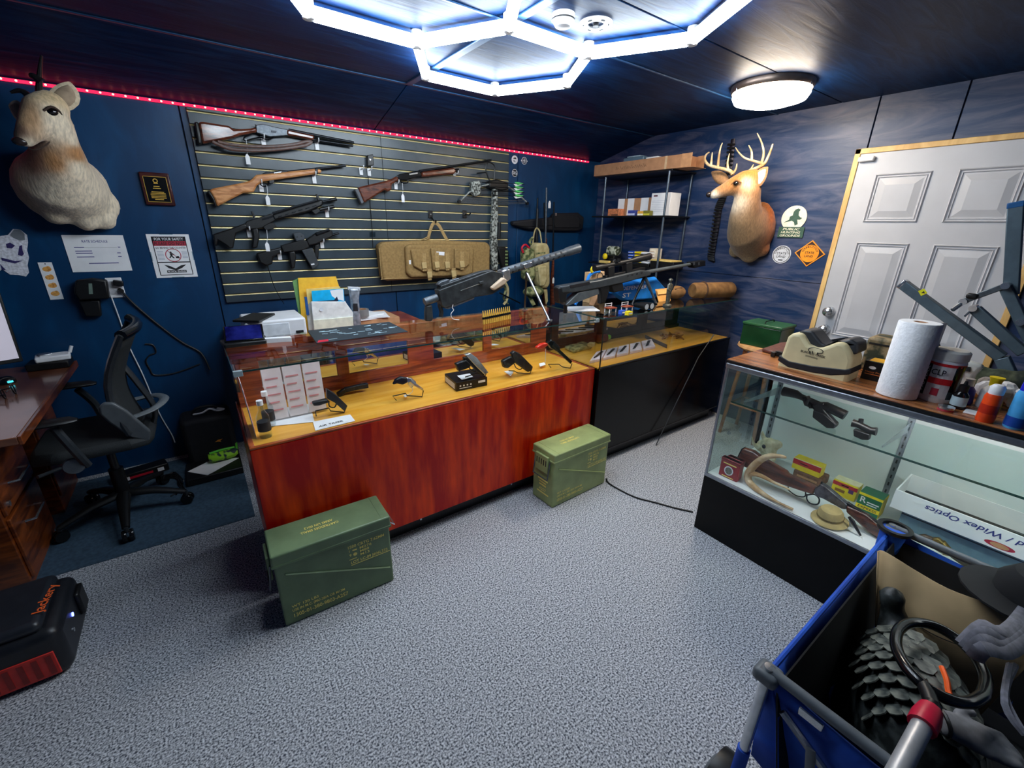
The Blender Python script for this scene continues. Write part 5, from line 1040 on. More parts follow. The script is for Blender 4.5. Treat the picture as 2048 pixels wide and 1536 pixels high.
remesh(mb, 'neck_and_head', M_fur, dm, .012, [((3.59, 1.62, 1.62), rgb(166, 82, 28), .9), ((3.58, 1.66, 1.5), rgb(176, 96, 40), .8), ((3.42, 1.66, 1.75), rgb(176, 112, 58), .7), ((3.45, 1.78, 1.55), rgb(126, 102, 74), 1.2), ((3.36, 1.83, 1.62), rgb(138, 114, 84), 1.0), ((3.27, 1.79, 1.73), rgb(226, 212, 190), .5), ((3.24, 1.74, 1.74), rgb(216, 198, 172), .35), ((3.56, 1.8, 1.36), rgb(150, 126, 92), 1.0), ((3.29, 1.73, 1.94), rgb(176, 108, 46), 1.0), ((3.24, 1.79, 1.87), rgb(168, 110, 58), .8), ((3.2, 1.86, 1.85), rgb(164, 118, 76), .7), ((3.17, 1.91, 1.77), rgb(240, 226, 208), .5), ((3.17, 1.935, 1.80), rgb(70, 56, 50), .4), ((3.22, 1.71, 1.86), rgb(226, 190, 150), .5)])
MB().ell(rw(1473, 367, .392), (.017, .019, .015), 12, 8).build('eye', M_eye, dm)
MB().tube(spline([rw(1462, 372, .395), rw(1473, 361, .40), rw(1484, 366, .39)], 4), .005, 6).build('brow', mat('brow_fur', rgb(120, 80, 46), .9), dm)
MB().ell((3.174, 1.937, 1.788), (.026, .02, .02), 12, 8).build('nose', mat('wet_nose', rgb(40, 32, 32), .25), dm)
def ear(par, base, tip, wv, m, inner, n='ear'):
    base, tip, wv = V(base), V(tip), V(wv); ax = tip - base; nn = ax.cross(wv).normalized()
    prof = [(0, .35), (.15, .75), (.35, 1), (.55, .98), (.72, .8), (.86, .52), (.95, .25), (1, .06)]
    mb = MB(); rings = []
    for h, wd in prof:
        c = base + ax * h; rings.append([c + wv * (wd * math.cos(a)) + nn * (.012 * wd * (1.6 if math.sin(a) > 0 else .5) * math.sin(a)) for a in [2 * PI * k / 12 for k in range(12)]])
    e = mb.loft(rings).build(n, m, par)
    mb = MB(); mb.loft([[base + ax * (.12 + h * .75) - nn * .004 + wv * (wd * .7 * math.cos(a)) - nn * (.005 * wd * abs(math.sin(a))) + nn * (.003 * math.sin(a)) for a in [2 * PI * k / 10 for k in range(10)]] for h, wd in prof]).build('inner_ear', inner, e)
M_earo = mat('ear_fur', rgb(150, 112, 76), .9, n=.15, ns=80); M_eari = mat('inner_ear_fur', rgb(226, 214, 204), .9, n=.12, ns=80)
ear(dm, rw(1506, 374, .31), rw(1537, 334, .31), (.004, -.032, -.034), M_earo, M_eari)
ear(dm, rw(1458, 366, .31), rw(1424, 344, .27), (-.01, .014, -.036), M_earo, M_eari)
def antler(d, main, *tines):
    P = lambda q, dd: [pt(C6, q[i], q[i + 1], dd, rw) for i in range(0, len(q), 2)]
    pts = spline(P(main, d), 5); n = len(pts); a = MB().tube(pts, [.0135 - .009 * (i / (n - 1)) ** 1.5 for i in range(n)], 9).build('antler', M_antler, dm)
    for q in tines:
        pp = spline(P(q, d), 4); k = len(pp); MB().tube(pp, [.0095 - .0065 * (i / (k - 1)) for i in range(k)], 8).build('tine', M_antler, a)
antler(.33, (610, 400, 590, 375, 550, 362, 480, 345, 430, 328, 406, 290, 415, 255, 438, 236), (500, 345, 508, 270, 520, 205, 534, 168), (575, 365, 572, 310, 586, 245), (450, 332, 455, 285, 460, 238), (608, 395, 632, 360, 640, 320))
antler(.27, (690, 402, 720, 382, 790, 350, 838, 325, 868, 270, 890, 215, 902, 176), (838, 325, 780, 305, 700, 280, 655, 240, 630, 203), (820, 315, 836, 240, 820, 165, 788, 98), (748, 295, 748, 235, 726, 186), (722, 385, 745, 355, 762, 325))
# pronghorn
pm = thing('pronghorn_head_mount', 'cream and tan pronghorn shoulder mount above the rate schedule', 'taxidermy', (-.46, YB - .012, 1.5)); pm.location.y -= .008
mb = MB()
mb.loft(rings_along([(-.47, 3.458, 1.70), (-.47, 3.40, 1.69), (-.46, 3.32, 1.72), (-.43, 3.24, 1.80), (-.41, 3.19, 1.89), (-.40, 3.16, 1.965), (-.395, 3.15, 2.02)], [(.17, .19), (.19, .19), (.165, .165), (.11, .12), (.078, .092), (.07, .08), (.05, .05)], 18))
mb.loft(rings_along([(-.365, 3.19, 2.035), (-.385, 3.165, 2.03), (-.42, 3.12, 1.99), (-.455, 3.09, 1.93), (-.485, 3.065, 1.885), (-.505, 3.05, 1.855), (-.515, 3.042, 1.84)], [(.05, .05), (.07, .066), (.072, .074), (.054, .06), (.041, .044), (.036, .034), (.022, .02)], 16))
for c, r in (((-.52, 3.36, 1.55), (.06, .06, .05)), ((-.42, 3.40, 1.525), (.055, .06, .055)), ((-.35, 3.42, 1.53), (.06, .045, .055)), ((-.30, 3.43, 1.61), (.04, .035, .07)), ((-.56, 3.40, 1.62), (.07, .06, .08))): mb.ell(c, r, 12, 8)
cr, tn = rgb(226, 210, 184), rgb(180, 130, 84)
remesh(mb, 'neck_and_head', vcol('pronghorn_fur', bs=90.0), pm, .013, [((-.40, 3.2, 1.62), cr, 1.1), ((-.34, 3.3, 1.68), cr, .9), ((-.3, 3.4, 1.6), cr, .8), ((-.62, 3.35, 1.7), rgb(196, 164, 126), .9), ((-.44, 3.12, 1.78), tn, .45), ((-.35, 3.16, 1.83), tn, .55), ((-.34, 3.14, 1.89), cr, .4), ((-.36, 3.17, 1.77), cr, .45), ((-.5, 3.2, 1.8), rgb(150, 92, 66), .6), ((-.38, 3.08, 1.95), cr, .7), ((-.4, 3.12, 2.06), rgb(206, 180, 140), .7), ((-.47, 3.05, 1.96), rgb(176, 140, 104), .7), ((-.52, 3.03, 1.9), rgb(92, 66, 56), .5), ((-.5, 3.02, 1.82), cr, .45), ((-.30, 3.2, 1.97), tn, .5)])
MB().ell(bw(103, 224, .40), (.024, .016, .017), 12, 8).build('eye', M_eye, pm)
MB().tube(spline([bw(88, 222, .415), bw(103, 214, .415), bw(118, 222, .39), bw(124, 232, .37)], 4), .005, 6).build('brow', mat('dark_brow', rgb(60, 44, 36), .9), pm)
MB().tube(spline([bw(58, 298, .43), bw(72, 300, .44), bw(90, 293, .43), bw(100, 284, .41)], 4), .003, 6).build('mouth_line', MC['dark_brow'], pm)
MB().tube(spline([bw(128, 250, .36), bw(138, 265, .33), bw(146, 285, .31)], 4), .006, 6).build('cheek_crease', mat('crease_brown', rgb(110, 66, 44), .9), pm)
MB().ell((-.513, 3.033, 1.85), (.026, .016, .018), 12, 8).build('nose', MC['wet_nose'], pm)
ear(pm, bw(122, 222, .33), bw(139, 164, .31), (.05, .006, -.008), mat('pronghorn_ear', rgb(200, 182, 154), .9, n=.1, ns=80), mat('pronghorn_inner', rgb(150, 130, 108), .9, n=.15))
ear(pm, bw(58, 236, .32), bw(18, 212, .28), (.01, .004, .045), MC['pronghorn_ear'], MC['pronghorn_inner'])
for pts in ((92, 208, 80, 188, 80, 150, 84, 112), (70, 208, 55, 190, 40, 182, 22, 186), (84, 165, 66, 152, 62, 156)):
    pp = spline([bw(pts[i], pts[i + 1], .33) for i in range(0, len(pts), 2)], 5); k = len(pp); MB().tube(pp, [.024 - .018 * i / (k - 1) for i in range(k)], 9, flat=.8).build('horn', mat('black_horn', rgb(22, 20, 22), .35), pm)
# ------------------------------------------------------------------ ammunition belts and signs on the deer wall
t = thing('linked_ammo_belt', 'long black linked ammunition belt hanging behind the deer head', 'ammunition', rw(1425, 525, .016))
pp = [rw(x, y, .016) for x, y in ((1466, 278), (1460, 330), (1449, 390), (1438, 420), (1430, 470), (1424, 512), (1428, 525))]
MB().tube(pp, [.016, .022, .024, .026, .026, .02, .01], 8, flat=.35, up=(1, 0, 0)).build('link_strip', mat('link_steel', rgb(34, 26, 34), .4, .5), t)
sp_ = spline(pp, 7)
for k in range(2, len(sp_) - 4):
    c = sp_[k] - V((.014, 0, 0)); MB().tube([c + V((0, .03, .002)), c + V((0, -.012, -.002)), c + V((0, -.028, -.003))], [.0075, .0075, .004], 8).build('cartridge', M_black, t)
def rsign(name, label, cat, c, nm=None): t = thing(name, label, cat, c); return t, Frame(c, (0, -1, 0), (0, 0, 1))
c = rw(1588, 436, .014); t, F = rsign('hunting_grounds_sign', 'cream and green public hunting grounds sign with pheasant emblem', 'sign', c)
k = .112 / 24
W2 = rw(1556, 470, .014).y - rw(1607, 470, .014).y; Rr = (rw(1563, 436, .014).y - rw(1613, 436, .014).y) / 2; zb_ = rw(1585, 475, .014).z - c.z; zt_ = rw(1585, 454, .014).z - c.z
mb = MB(); F.circ(mb, 0, 0, Rr, -.004, .006, 32); mb.build('cream_disc', mat('sign_cream', rgb(232, 230, 204), .5), t)
mb = MB(); F.rect(mb, -W2 / 2, zb_, W2 / 2, zt_, -.003, .007); mb.build('green_plate', mat('sign_green', rgb(52, 84, 68), .5), t)
mb = MB(); F.poly(mb, [(a * Rr, b * Rr) for a, b in ((-.75, -.38), (-.35, -.14), (-.34, .12), (-.14, .2), (-.12, .5), (.0, .68), (.2, .76), (.4, .66), (.3, .5), (.34, .2), (.5, .05), (.66, .0), (.52, -.14), (.3, -.14), (.42, -.5), (.2, -.62), (.08, -.34), (-.12, -.22), (-.4, -.3))], .002, .001); mb.build('pheasant_emblem', MC['sign_green'], t)
for i, s in enumerate(('PUBLIC', 'HUNTING', 'GROUNDS')): F.text(s, 0, zt_ - (zt_ - zb_) * (.30 + i * .31), (zt_ - zb_) * .2, MC['sign_cream'], t, align='C', width=W2 * (.66, .76, .8)[i], lift=.006, font_shear=.2)
c = rw(1563, 509, .012); t, F = rsign('state_land_disc', 'round white Connecticut state land sign on the plywood wall', 'sign', c); Rr = (rw(1545, 509, .012).y - rw(1582, 509, .012).y) / 2
mb = MB(); F.circ(mb, 0, 0, Rr, -.003, .004, 32); mb.build('disc', mat('sign_white', rgb(206, 210, 218), .5), t); mb = MB(); F.ring(mb, 0, 0, Rr * .92, Rr * .06, .001); mb.build('ring_print', M_ink, t)
def arc_text(F, s, r, a0, a1, h, m, par):
    for i, ch in enumerate(s):
        a = a0 + (a1 - a0) * i / (len(s) - 1); d = F.u * math.cos(a) + F.v * math.sin(a); txt(ch, F.o + d * r, F.u * math.sin(a) - F.v * math.cos(a), d, h, m, par, align='C', lift=.0022, name='letter')
arc_text(F, 'CONNECTICUT', Rr * .62, PI * .95, PI * .05, Rr * .22, M_ink, t)
F.text('STATE', 0, 0, Rr * .26, M_ink, t, align='C', lift=.002); F.text('LAND', 0, -Rr * .36, Rr * .26, M_ink, t, align='C', lift=.002); mb = MB(); F.rect(mb, -Rr * .25, -Rr * .66, Rr * .25, -Rr * .56, .001); mb.build('small_print', M_ink, t)
c = rw(1619, 507, .012); t, F = rsign('state_land_diamond', 'orange and brown diamond Connecticut state land sign by the door', 'sign', c); Rr = (rw(1588, 507, .012).y - rw(1650, 507, .012).y) / 2
M_or = mat('sign_orange', rgb(250, 152, 20), .5); M_br = mat('sign_brown', rgb(44, 16, 16), .5)
mb = MB(); F.poly(mb, [(-Rr, 0), (0, -Rr * .92), (Rr, 0), (0, Rr * .92)], -.003, .003); mb.build('orange_edge', M_or, t); mb = MB(); F.poly(mb, [(-Rr * .9, 0), (0, -Rr * .83), (Rr * .9, 0), (0, Rr * .83)], 0, .001); mb.build('brown_field', M_br, t)
mb = MB(); F.circ(mb, 0, 0, Rr * .6, .001, .001, 32); mb.build('orange_disc', M_or, t); arc_text(F, 'CONNECTICUT', Rr * .42, PI * .9, PI * .1, Rr * .14, M_br, t)
F.text('STATE', 0, -Rr * .02, Rr * .15, M_br, t, align='C', lift=.003); F.text('LAND', 0, -Rr * .26, Rr * .15, M_br, t, align='C', lift=.003)
# ------------------------------------------------------------------ on the black counter
g = thing('heavy_scoped_rifle', 'huge grey anti-materiel rifle with scope and bipod on black counter', 'rifle', (2.5, 2.0, BT)); Y = 2.0
M_rg = mat('dark_anodized', rgb(66, 72, 76), .4, .4, n=.08); M_rg2 = mat('mid_anodized', rgb(92, 100, 104), .4, .3, n=.08)
ys('buttstock', C5, Y, .03, M_black, g, .01, 408, 1112, 512, 1090, 525, 1140, 470, 1165, 462, 1232, 415, 1228)
ys('upper_receiver', C5, Y, .032, M_rg, g, .008, 420, 1105, 700, 1058, 1010, 985, 1075, 992, 1080, 1022, 900, 1075, 700, 1118, 520, 1148, 430, 1150)
ys('charging_slot', C5, Y - .032, .0015, M_ink, g, 0, 510, 1100, 655, 1072, 660, 1092, 515, 1120)
ys('lower_receiver', C5, Y, .026, M_rg2, g, .005, 555, 1148, 700, 1118, 706, 1160, 480, 1246, 462, 1240)
ys('pistol_grip', C5, Y, .018, M_black, g, .008, 715, 1110, 790, 1092, 785, 1140, 760, 1225, 722, 1235, 725, 1160)
ys('magazine', C5, Y, .022, M_black, g, .004, 800, 1098, 880, 1078, 890, 1135, 815, 1150)
MB().tube(yp(C5, Y, 1068, 1004, 1400, 943), [.0145, .0115], 12).build('barrel', M_rg2, g)
mz = ys('muzzle_brake', C5, Y, .03, M_black, g, .006, 1385, 930, 1480, 915, 1480, 955, 1398, 972)
for x in (1415, 1450): ys('brake_port', C5, Y - .03, .001, M_grey, mz, 0, x, 930, x + 10, 928, x + 10, 950, x, 953)
for x, y in ((936, 1030), (968, 1023), (1002, 1015), (1036, 1008)): MB().disc(yp(C5, Y - .032, x, y)[0], (0, -1, 0), .007, .002, 12, (1.3, .8)).build('vent_hole', M_ink, g)
MB().tube(yp(C5, Y, 690, 975, 740, 966, 760, 962, 960, 920, 990, 912, 1095, 888), [.021, .021, .0155, .0155, .023, .024], 16).build('scope', M_black, g)
MB().ring(yp(C5, Y, 1086, 890)[0], yp(C5, Y, 1095, 888)[0] - yp(C5, Y, 690, 975)[0], .025, .004, .01, 16).build('objective_ring', mat('bronze_ring', rgb(96, 74, 70), .3, .6), g)
MB().tube(yp(C5, Y - .02, 868, 930, 870, 905), .012, 12).build('scope_turret', M_black, g)
for x, y in ((800, 978), (930, 948)): ys('scope_ring_mount', C5, Y, .02, M_black, g, .003, x - 22, y - 12, x + 22, y - 22, x + 24, y + 60, x - 20, y + 70)
ys('scope_rail', C5, Y, .014, M_black, g, .002, 760, 1030, 1050, 965, 1052, 985, 762, 1050)
tp_ = yp(C5, Y, 1060, 1035)[0]
for x, y, m_ in ((968, 1215, M_black), (1136, 1262, M_grey)):
    f_ = yp(C5, 1.98 if m_ is M_black else 1.93, x, y)[0]; f_.z = BT + .006
    lg = MB().tube([tp_, tp_.lerp(f_, .5), tp_.lerp(f_, .52), f_], [.011, .011, .008, .008], 8).build('bipod_leg', m_, g); MB().ell(f_ + V((0, 0, .0)), (.014, .014, .006), 10, 6).build('bipod_foot', M_black, lg)
ff_ = yp(C5, Y, 480, 1240)[0]; MB().tube([ff_, V((ff_.x, ff_.y, BT))], .012, 8).build('monopod', M_black, g)
t = thing('blue_cloth_bag', 'bright blue cloth bag with white DEFENDER lettering behind rifle bipod', 'bag', (2.75, 2.17, BT)); Y = 2.2
MB().loft([[p_ + V((0, dy_, 0)) for p_ in yp(C5, Y, *q)] for dy_, q in ((.05, (830, 1140, 880, 1090, 1120, 1060, 1180, 1125, 1100, 1185, 905, 1200)), (.0, (815, 1150, 868, 1082, 1130, 1042, 1196, 1130, 1100, 1200, 900, 1212)), (-.045, (835, 1155, 885, 1095, 1115, 1062, 1180, 1130, 1100, 1190, 905, 1202)))]).build('bag_body', mat('azure_cloth', rgb(0, 122, 214), .7, n=.12, ns=14, bump=.3, bs=40), t, bev=.008)
o_ = yp(C5, Y - .05, 905, 1140)[0]; txt('DEFENDER', o_, (1, 0, .0), (0, 0, 1), .026, M_white, t, width=.27); txt('ST', yp(C5, Y - .05, 905, 1190)[0], (1, 0, 0), (0, 0, 1), .03, M_white, t, width=.09)
MB().tube(spline(yp(C5, Y - .02, 825, 1160, 830, 1125, 855, 1120, 862, 1150), 3), .01, 6).build('bag_handle', MC['azure_cloth'], t); settle(t, BT)
t = thing('blue_ear_loop', 'blue curved band with yellow tip left behind the big rifle', 'band', (2.15, 2.2, BT)); MB().tube(spline([V((2.12, 2.22, BT + .005))] + yp(C5, 2.22, 600, 1062, 615, 1025, 650, 1000, 690, 992), 4), .011, 8).build('band', MC['azure_cloth'], t); MB().tube(spline(yp(C5, 2.21, 636, 998, 632, 980, 640, 962), 3), .01, 8).build('yellow_tip', mat('shell_yellow', rgb(244, 214, 20)), t)
t.location.y -= .05
t = thing('wooden_crest_box', 'pale wooden box with round burned emblem behind the big rifle', 'box', (2.25, 2.22, BT)); q = yp(C5, 2.2, 660, 1065, 780, 1045, 782, 1000, 690, 1005)
MB().box((q[0].x, 2.19, BT), (q[1].x, 2.26, q[2].z)).build('box_body', mat('pale_wood', rgb(206, 168, 122), .6, n=.08), t, bev=.002); MB().ring(V(((q[0].x + q[1].x) / 2, 2.189, q[2].z - .03)), (0, -1, 0), .03, .004, .001, 20).build('emblem_ring', M_ink, t)
MB().prism([onz(x, y, BT) for x, y in ((1136, 623), (1200, 622), (1186, 613), (1132, 614))], (0, 0, .003)).build('white_placard', M_white, label='white paper placard lying under the big rifle stock', cat='paper')
q = yp(C5, 2.1, 690, 1200, 770, 1125); MB().obox(V((q[0].x, 2.1, BT)), (.05, 0, 0), (.06, .0, .11), (0, .05, 0)).build('leaning_wood_block', M_card, label='tan block leaning under the big rifle grip', cat='block', bev=.002)
def figure():
    c = onz(1334, 612, BT); t = thing('soldier_figurine', 'small pewter soldier figurine on a round base beside bipod', 'figurine', c); m_ = mat('pewter', rgb(110, 108, 96), .35, .6, n=.2, ns=60)
    MB().lathe([(0, 0), (.03, 0), (.03, .01), (.022, .016), (0, .017)], c, n=18).build('base', m_, t)
    b = MB(); b.loft(rings_along([c + V((0, 0, .015)), c + V((0, 0, .05)), c + V((0, 0, .09)), c + V((0, 0, .12)), c + V((0, 0, .15)), c + V((0, 0, .163))], [(.014, .013), (.016, .015), (.019, .016), (.022, .016), (.02, .014), (.008, .008)], 10, (0, 1, 0)))
    b.ell(c + V((0, 0, .178)), (.011, .012, .014), 10, 8); b.tube([c + V((-.02, 0, .15)), c + V((-.028, -.008, .12)), c + V((-.012, -.02, .105))], [.007, .006, .005], 8); b.tube([c + V((.02, 0, .15)), c + V((.028, -.008, .125)), c + V((.01, -.02, .12))], [.007, .006, .005], 8)
    b.build('figure', m_, t); MB().tube([c + V((-.02, -.024, .09)), c + V((.022, -.022, .15))], .003, 6).build('rifle', M_steel, t); MB().lathe([(.016, .18), (.013, .188), (0, .194)], c, n=12).build('cap', m_, t)
figure()
# brown bedroll and pillow; a manila envelope
t = thing('canvas_bedroll', 'brown canvas bedroll with dark spiral end on black counter', 'bedroll', (3.35, 1.88, BT)); a, b = V((3.17, 1.95, BT + .063)), V((3.52, 1.82, BT + .063))
M_cv = mat('brown_canvas', rgb(112, 78, 42), .85, c2=rgb(146, 106, 60), ns=18, bump=.25, bs=60)
MB().tube([a, a.lerp(b, .04), a.lerp(b, .5), a.lerp(b, .96), b], [.05, .061, .061, .062, .052], 18).build('roll', M_cv, t)
dd = (b - a).normalized(); e1, e2 = V((0, 0, 1)), dd.cross(V((0, 0, 1))).normalized()
MB().tube([b + dd * .003 + (e1 * math.sin(k * .6) + e2 * math.cos(k * .6)) * (.046 - .0011 * k) for k in range(36)], .005, 6).build('spiral_end', mat('dark_canvas', rgb(70, 46, 30), .85), t)
for f_ in (.25,): c = a.lerp(b, f_); MB().tube([c + (e1 * math.sin(k * PI / 8) + e2 * math.cos(k * PI / 8)) * .0635 for k in range(16)], .008, 6, closed=True, flat=.4).build('tie_strap', MC['dark_canvas'], t)
t = thing('brown_canvas_pouch', 'slumped brown canvas pouch left of the bedroll', 'pouch', (3.05, 2.01, BT)); MB().ell((3.05, 2.01, BT + .05), (.085, .065, .05), 16, 10).build('pouch_body', M_cv, t); MB().tube([(2.99, 1.985, BT + .078), (3.05, 1.97, BT + .088), (3.11, 1.99, BT + .078)], .006, 6).build('pouch_flap_edge', MC['dark_canvas'], t)
t = thing('manila_envelope', 'orange manila envelope leaning behind the pewter figurine', 'envelope', (2.9, 2.0, BT)); MB().obox((2.80, 1.98, BT), (.15, 0, 0), (.01, .05, .085), (0, .004, 0)).build('envelope', mat('manila_orange', rgb(232, 168, 88), .7), t); MB().obox((2.805, 2.001, BT + .05), (.145, 0, 0), (.004, .018, .03), (0, -.003, .001)).build('envelope_flap', mat('manila_flap', rgb(246, 190, 112), .7), t)
# small odds and ends in front of the blue bag
for k, (x, y, lb) in enumerate(((1225, 625, 'tiny brown wooden rack with white wire rails on black counter'), (1258, 622, 'tiny wooden rack with white wire rails beside yellow box'))):
    c = onz(x, y, BT); t = thing('wire_pistol_rack', lb, 'rack', c)
    MB().cbox(c + V((0, .02, .028)), (.07, .05, .006)).build('rack_seat', M_redwood, t)
    for sx in (-.03, .03):
        for sy in (0, .04): MB().cyl(c + V((sx, sy, 0)), c + V((sx, sy, .055 if sy else .03)), .003, n=6).build('leg', M_plastwhite, t)
    for h in (.038, .052): MB().tube([c + V((-.03, .04, h)), c + V((.03, .04, h))], .002, 6).build('wire_rail', M_plastwhite, t)
for x, y, m_, nm, lb in ((1244, 628, mat('shell_blue', rgb(40, 84, 190)), 'blue_cartridge_box', 'small blue box beside the tiny wooden rack'), (1257, 630, mat('shell_yellow', rgb(244, 214, 20)), 'yellow_cartridge_box', 'small yellow box beside the small blue box')):
    c = onz(x, y, BT); t = thing(nm, lb, 'ammo box', c); MB().cbox(c + V((0, .0, .012)), (.04, .03, .024)).build('box_body', m_, t, bev=.001); MB().cbox(c + V((0, -.0155, .012)), (.03, .001, .008)).build('print_band', M_white, t)
c = onz(1287, 618, BT); t = thing('binoculars', 'pair of black binoculars with pale lenses on black counter', 'binoculars', c)
for s_ in (-.028, .028): MB().tube([c + V((s_, .05, .024)), c + V((s_, -.01, .024)), c + V((s_, -.045, .024))], [.015, .02, .024], 14).build('barrel', M_black, t); MB().disc(c + V((s_, -.045, .024)), (0, -1, 0), .019, .001, 14).build('lens', mat('pale_lens', rgb(190, 196, 200), .1), t)
MB().cbox(c + V((0, .015, .024)), (.04, .03, .014)).build('bridge', M_black, t, bev=.003)
# inside the black counter
for k in range(5):
    q = zp(C9, BZ + .001, 440 + k * 120, 745 - k * 28, 545 + k * 120, 722 - k * 28, 590 + k * 100, 640 - k * 24, 500 + k * 100, 660 - k * 24)
    lb = ('white boxed pocket knife lying nearest the counter joint', 'white boxed pocket knife lying second along black counter', 'white boxed pocket knife lying third along black counter', 'white boxed pocket knife lying fourth along black counter', 'white boxed pocket knife lying beside the dark wedge')[k]
    c = sum(q, V()) / 4; t = thing('knife_box', lb, 'knife box', c, 'boxed knives inside the black counter')
    MB().prism(q, (0, 0, .018)).build('box_tray', mat('pink_white_card', rgb(244, 222, 226), .6), t, bev=.001)
    u = (q[1] - q[0]); v_ = (q[3] - q[0]); o_ = q[0] + u * .2 + v_ * .2 + V((0, 0, .0185)); MB().prism([o_, o_ + u * .25 + v_ * .05, o_ + u * .55 + v_ * .55, o_ + u * .3 + v_ * .6], (0, 0, .008)).build('knife', M_black, t, bev=.002)
q = zp(C9, BZ, 960, 530, 1130, 610, 1110, 640, 940, 545); t = thing('grey_wedge_block', 'long dark grey wedge block lying on the honey deck', 'wedge', q[0]); MB().obox(q[0], q[1] - q[0], V((.015, .04, 0)), (0, 0, .028)).build('wedge', mat('slate_grey', rgb(70, 72, 80), .5), t, bev=.004)
c = zp(C9, BZ, 565, 560)[0]; t = thing('amber_bottle', 'squat amber bottle with green cap lying in black counter', 'bottle', c)
MB().tube([c + V((-.06, .02, .035)), c + V((-.05, .02, .035)), c + V((.035, .02, .035)), c + V((.05, .02, .032))], [.02, .035, .035, .02], 16).build('bottle_body', mat('amber', rgb(92, 26, 14), .12), t); MB().cyl(c + V((.05, .02, .032)), c + V((.085, .02, .032)), .018, n=14).build('bottle_cap', mat('lime_cap', rgb(130, 206, 60), .4), t)
c = zp(C9, BZ, 330, 610)[0]; c.y -= .06; t = thing('camo_holster', 'green camouflage holster lying behind the counter joint', 'holster', c); MB().obox(c + V((-.12, -.03, 0)), (.22, .03, 0), (.02, .12, .0), (0, 0, .03)).build('holster_body', M_gr, t, bev=.012); MB().cbox(c + V((.06, -.02, .04)), (.05, .04, .025), .4).build('holster_clip', M_kh, t, bev=.004)
c = zp(C9, BZ, 1470, 425)[0]; t = thing('shed_antler_bundle', 'tangle of brown bone pieces at far end of black counter', 'bones', V((3.15, 2.0, BZ))); rnd = random.Random(5)
for k in range(9):
    o_ = V((3.08 + rnd.uniform(-.1, .1), 2.0 + rnd.uniform(-.06, .06), BZ + .002)); a = rnd.uniform(0, 6.28); d = V((math.cos(a), math.sin(a), .15)) * .05; MB().tube([o_ - d * .8 + V((0, 0, .008)), o_ + V((0, 0, .018)), o_ + d + V((0, 0, .012))], [.005, .008, .004], 6).build('bone_piece', mat('brown_bone', rgb(128, 84, 34), .5, n=.3, ns=40), t)
# green can on the stool by the wall
c = V((3.38, 1.42, 0)); SZ = .745
t = thing('wooden_stool', 'round-seated wooden stool between black counter and door', 'stool', c)
MB().lathe([(0, SZ - .035), (.165, SZ - .035), (.18, SZ - .02), (.175, SZ - .004), (.15, SZ), (0, SZ)], c, n=28).build('seat', wood('stool_wood', rgb(206, 150, 96), rgb(228, 178, 122), .35, 3, (1, 4, 1), 3), t)
for k in range(4):
    a = PI / 4 + k * PI / 2; MB().tube([c + V((.12 * math.cos(a), .12 * math.sin(a), SZ - .03)), c + V((.19 * math.cos(a), .19 * math.sin(a), 0))], [.016, .013], 10).build('leg', wood('stool_leg', rgb(150, 84, 44), rgb(186, 112, 62), .35, 3, (1, 1, 1), 3), t)
    a2 = a + PI / 2; MB().tube([c + V((.162 * math.cos(a), .162 * math.sin(a), .26)), c + V((.162 * math.cos(a2), .162 * math.sin(a2), .26))], .009, 8).build('stretcher', MC['stool_leg'], t)
t = thing('green_cash_can', 'glossy dark green metal can with lid on the stool', 'ammo can', c + V((0, 0, SZ))); M_dg = mat('dark_green_enamel', rgb(18, 62, 32), .3, n=.15, ns=8)
MB().box((3.26, 1.28, SZ), (3.48, 1.55, SZ + .15)).build('can_body', M_dg, t, bev=.006); MB().box((3.255, 1.275, SZ + .15), (3.485, 1.555, SZ + .17)).build('lid', mat('green_lid', rgb(46, 96, 58), .35), t, bev=.005); MB().tube([(3.3, 1.415, SZ + .17), (3.31, 1.415, SZ + .185), (3.43, 1.415, SZ + .185), (3.44, 1.415, SZ + .17)], .004, 6).build('carry_handle', M_steel, t)
t = thing('leaning_black_rod', 'thin black rod leaning at the right end of black counter', 'rod', onz(1312, 890, 0)); MB().tube([onz(1312, 890, .006), V((2.85, BY0 - .03, .35)), V((3.05, BY0 - .012, .62)), V((3.22, BY0 - .01, .78))], .0042, 7).build('rod', M_cable, t)
# ================================================================== RIGHT SHOWCASE
C12 = crop(1480, 860, 320 / 2048); C13 = crop(1380, 720, 668 / 2048); C14 = crop(1480, 540, 568 / 2048)
GX0, GX1, GY0, GY1, GD, GT = 1.99, 2.54, -.85, .985, .345, .97
M_base = mat('black_showcase_base', rgb(4, 4, 5), .45, n=.1, ns=6, spec=.2)
M_alu = mat('brushed_aluminium', rgb(150, 156, 164), .3, .8, ns=30)
M_wtop = wood('walnut_laminate_top', rgb(120, 66, 34), rgb(190, 124, 74), .25, 2.6, (5, .5, 1), 4, coat=.3)
M_inw = mat('showcase_white', rgb(226, 232, 232), .5, ns=5, n=.02)
gc = thing('glass_showcase', 'black based glass showcase with wood-look top and white interior', 'display case', ((GX0 + GX1) / 2, .07, 0))
MB().box((GX0, GY0, 0), (GX1, GY1, GD - .012)).build('base_cabinet', M_base, gc, bev=.002)
MB().box((GX0 + .01, GY0, GD - .012), (GX1 - .02, GY1 - .008, GD)).build('deck', M_inw, gc)
MB().box((GX0 - .002, GY0, GD - .014), (GX0 + .008, GY1, GD + .004)).build('lower_frame', M_alu, gc, bev=.001)
MB().box((GX1 - .03, GY0, GD), (GX1 - .018, GY1 - .012, GT - .03)).build('back_panel', M_inw, gc)
MB().box((GX0, GY0, GT - .012), (GX1, GY1, GT)).build('counter_top', M_wtop, gc, bev=.002)
MB().box((GX0 - .006, GY0, GT - .016), (GX0 + .002, GY1, GT - .004)).build('dark_edge_strip', M_black, gc)
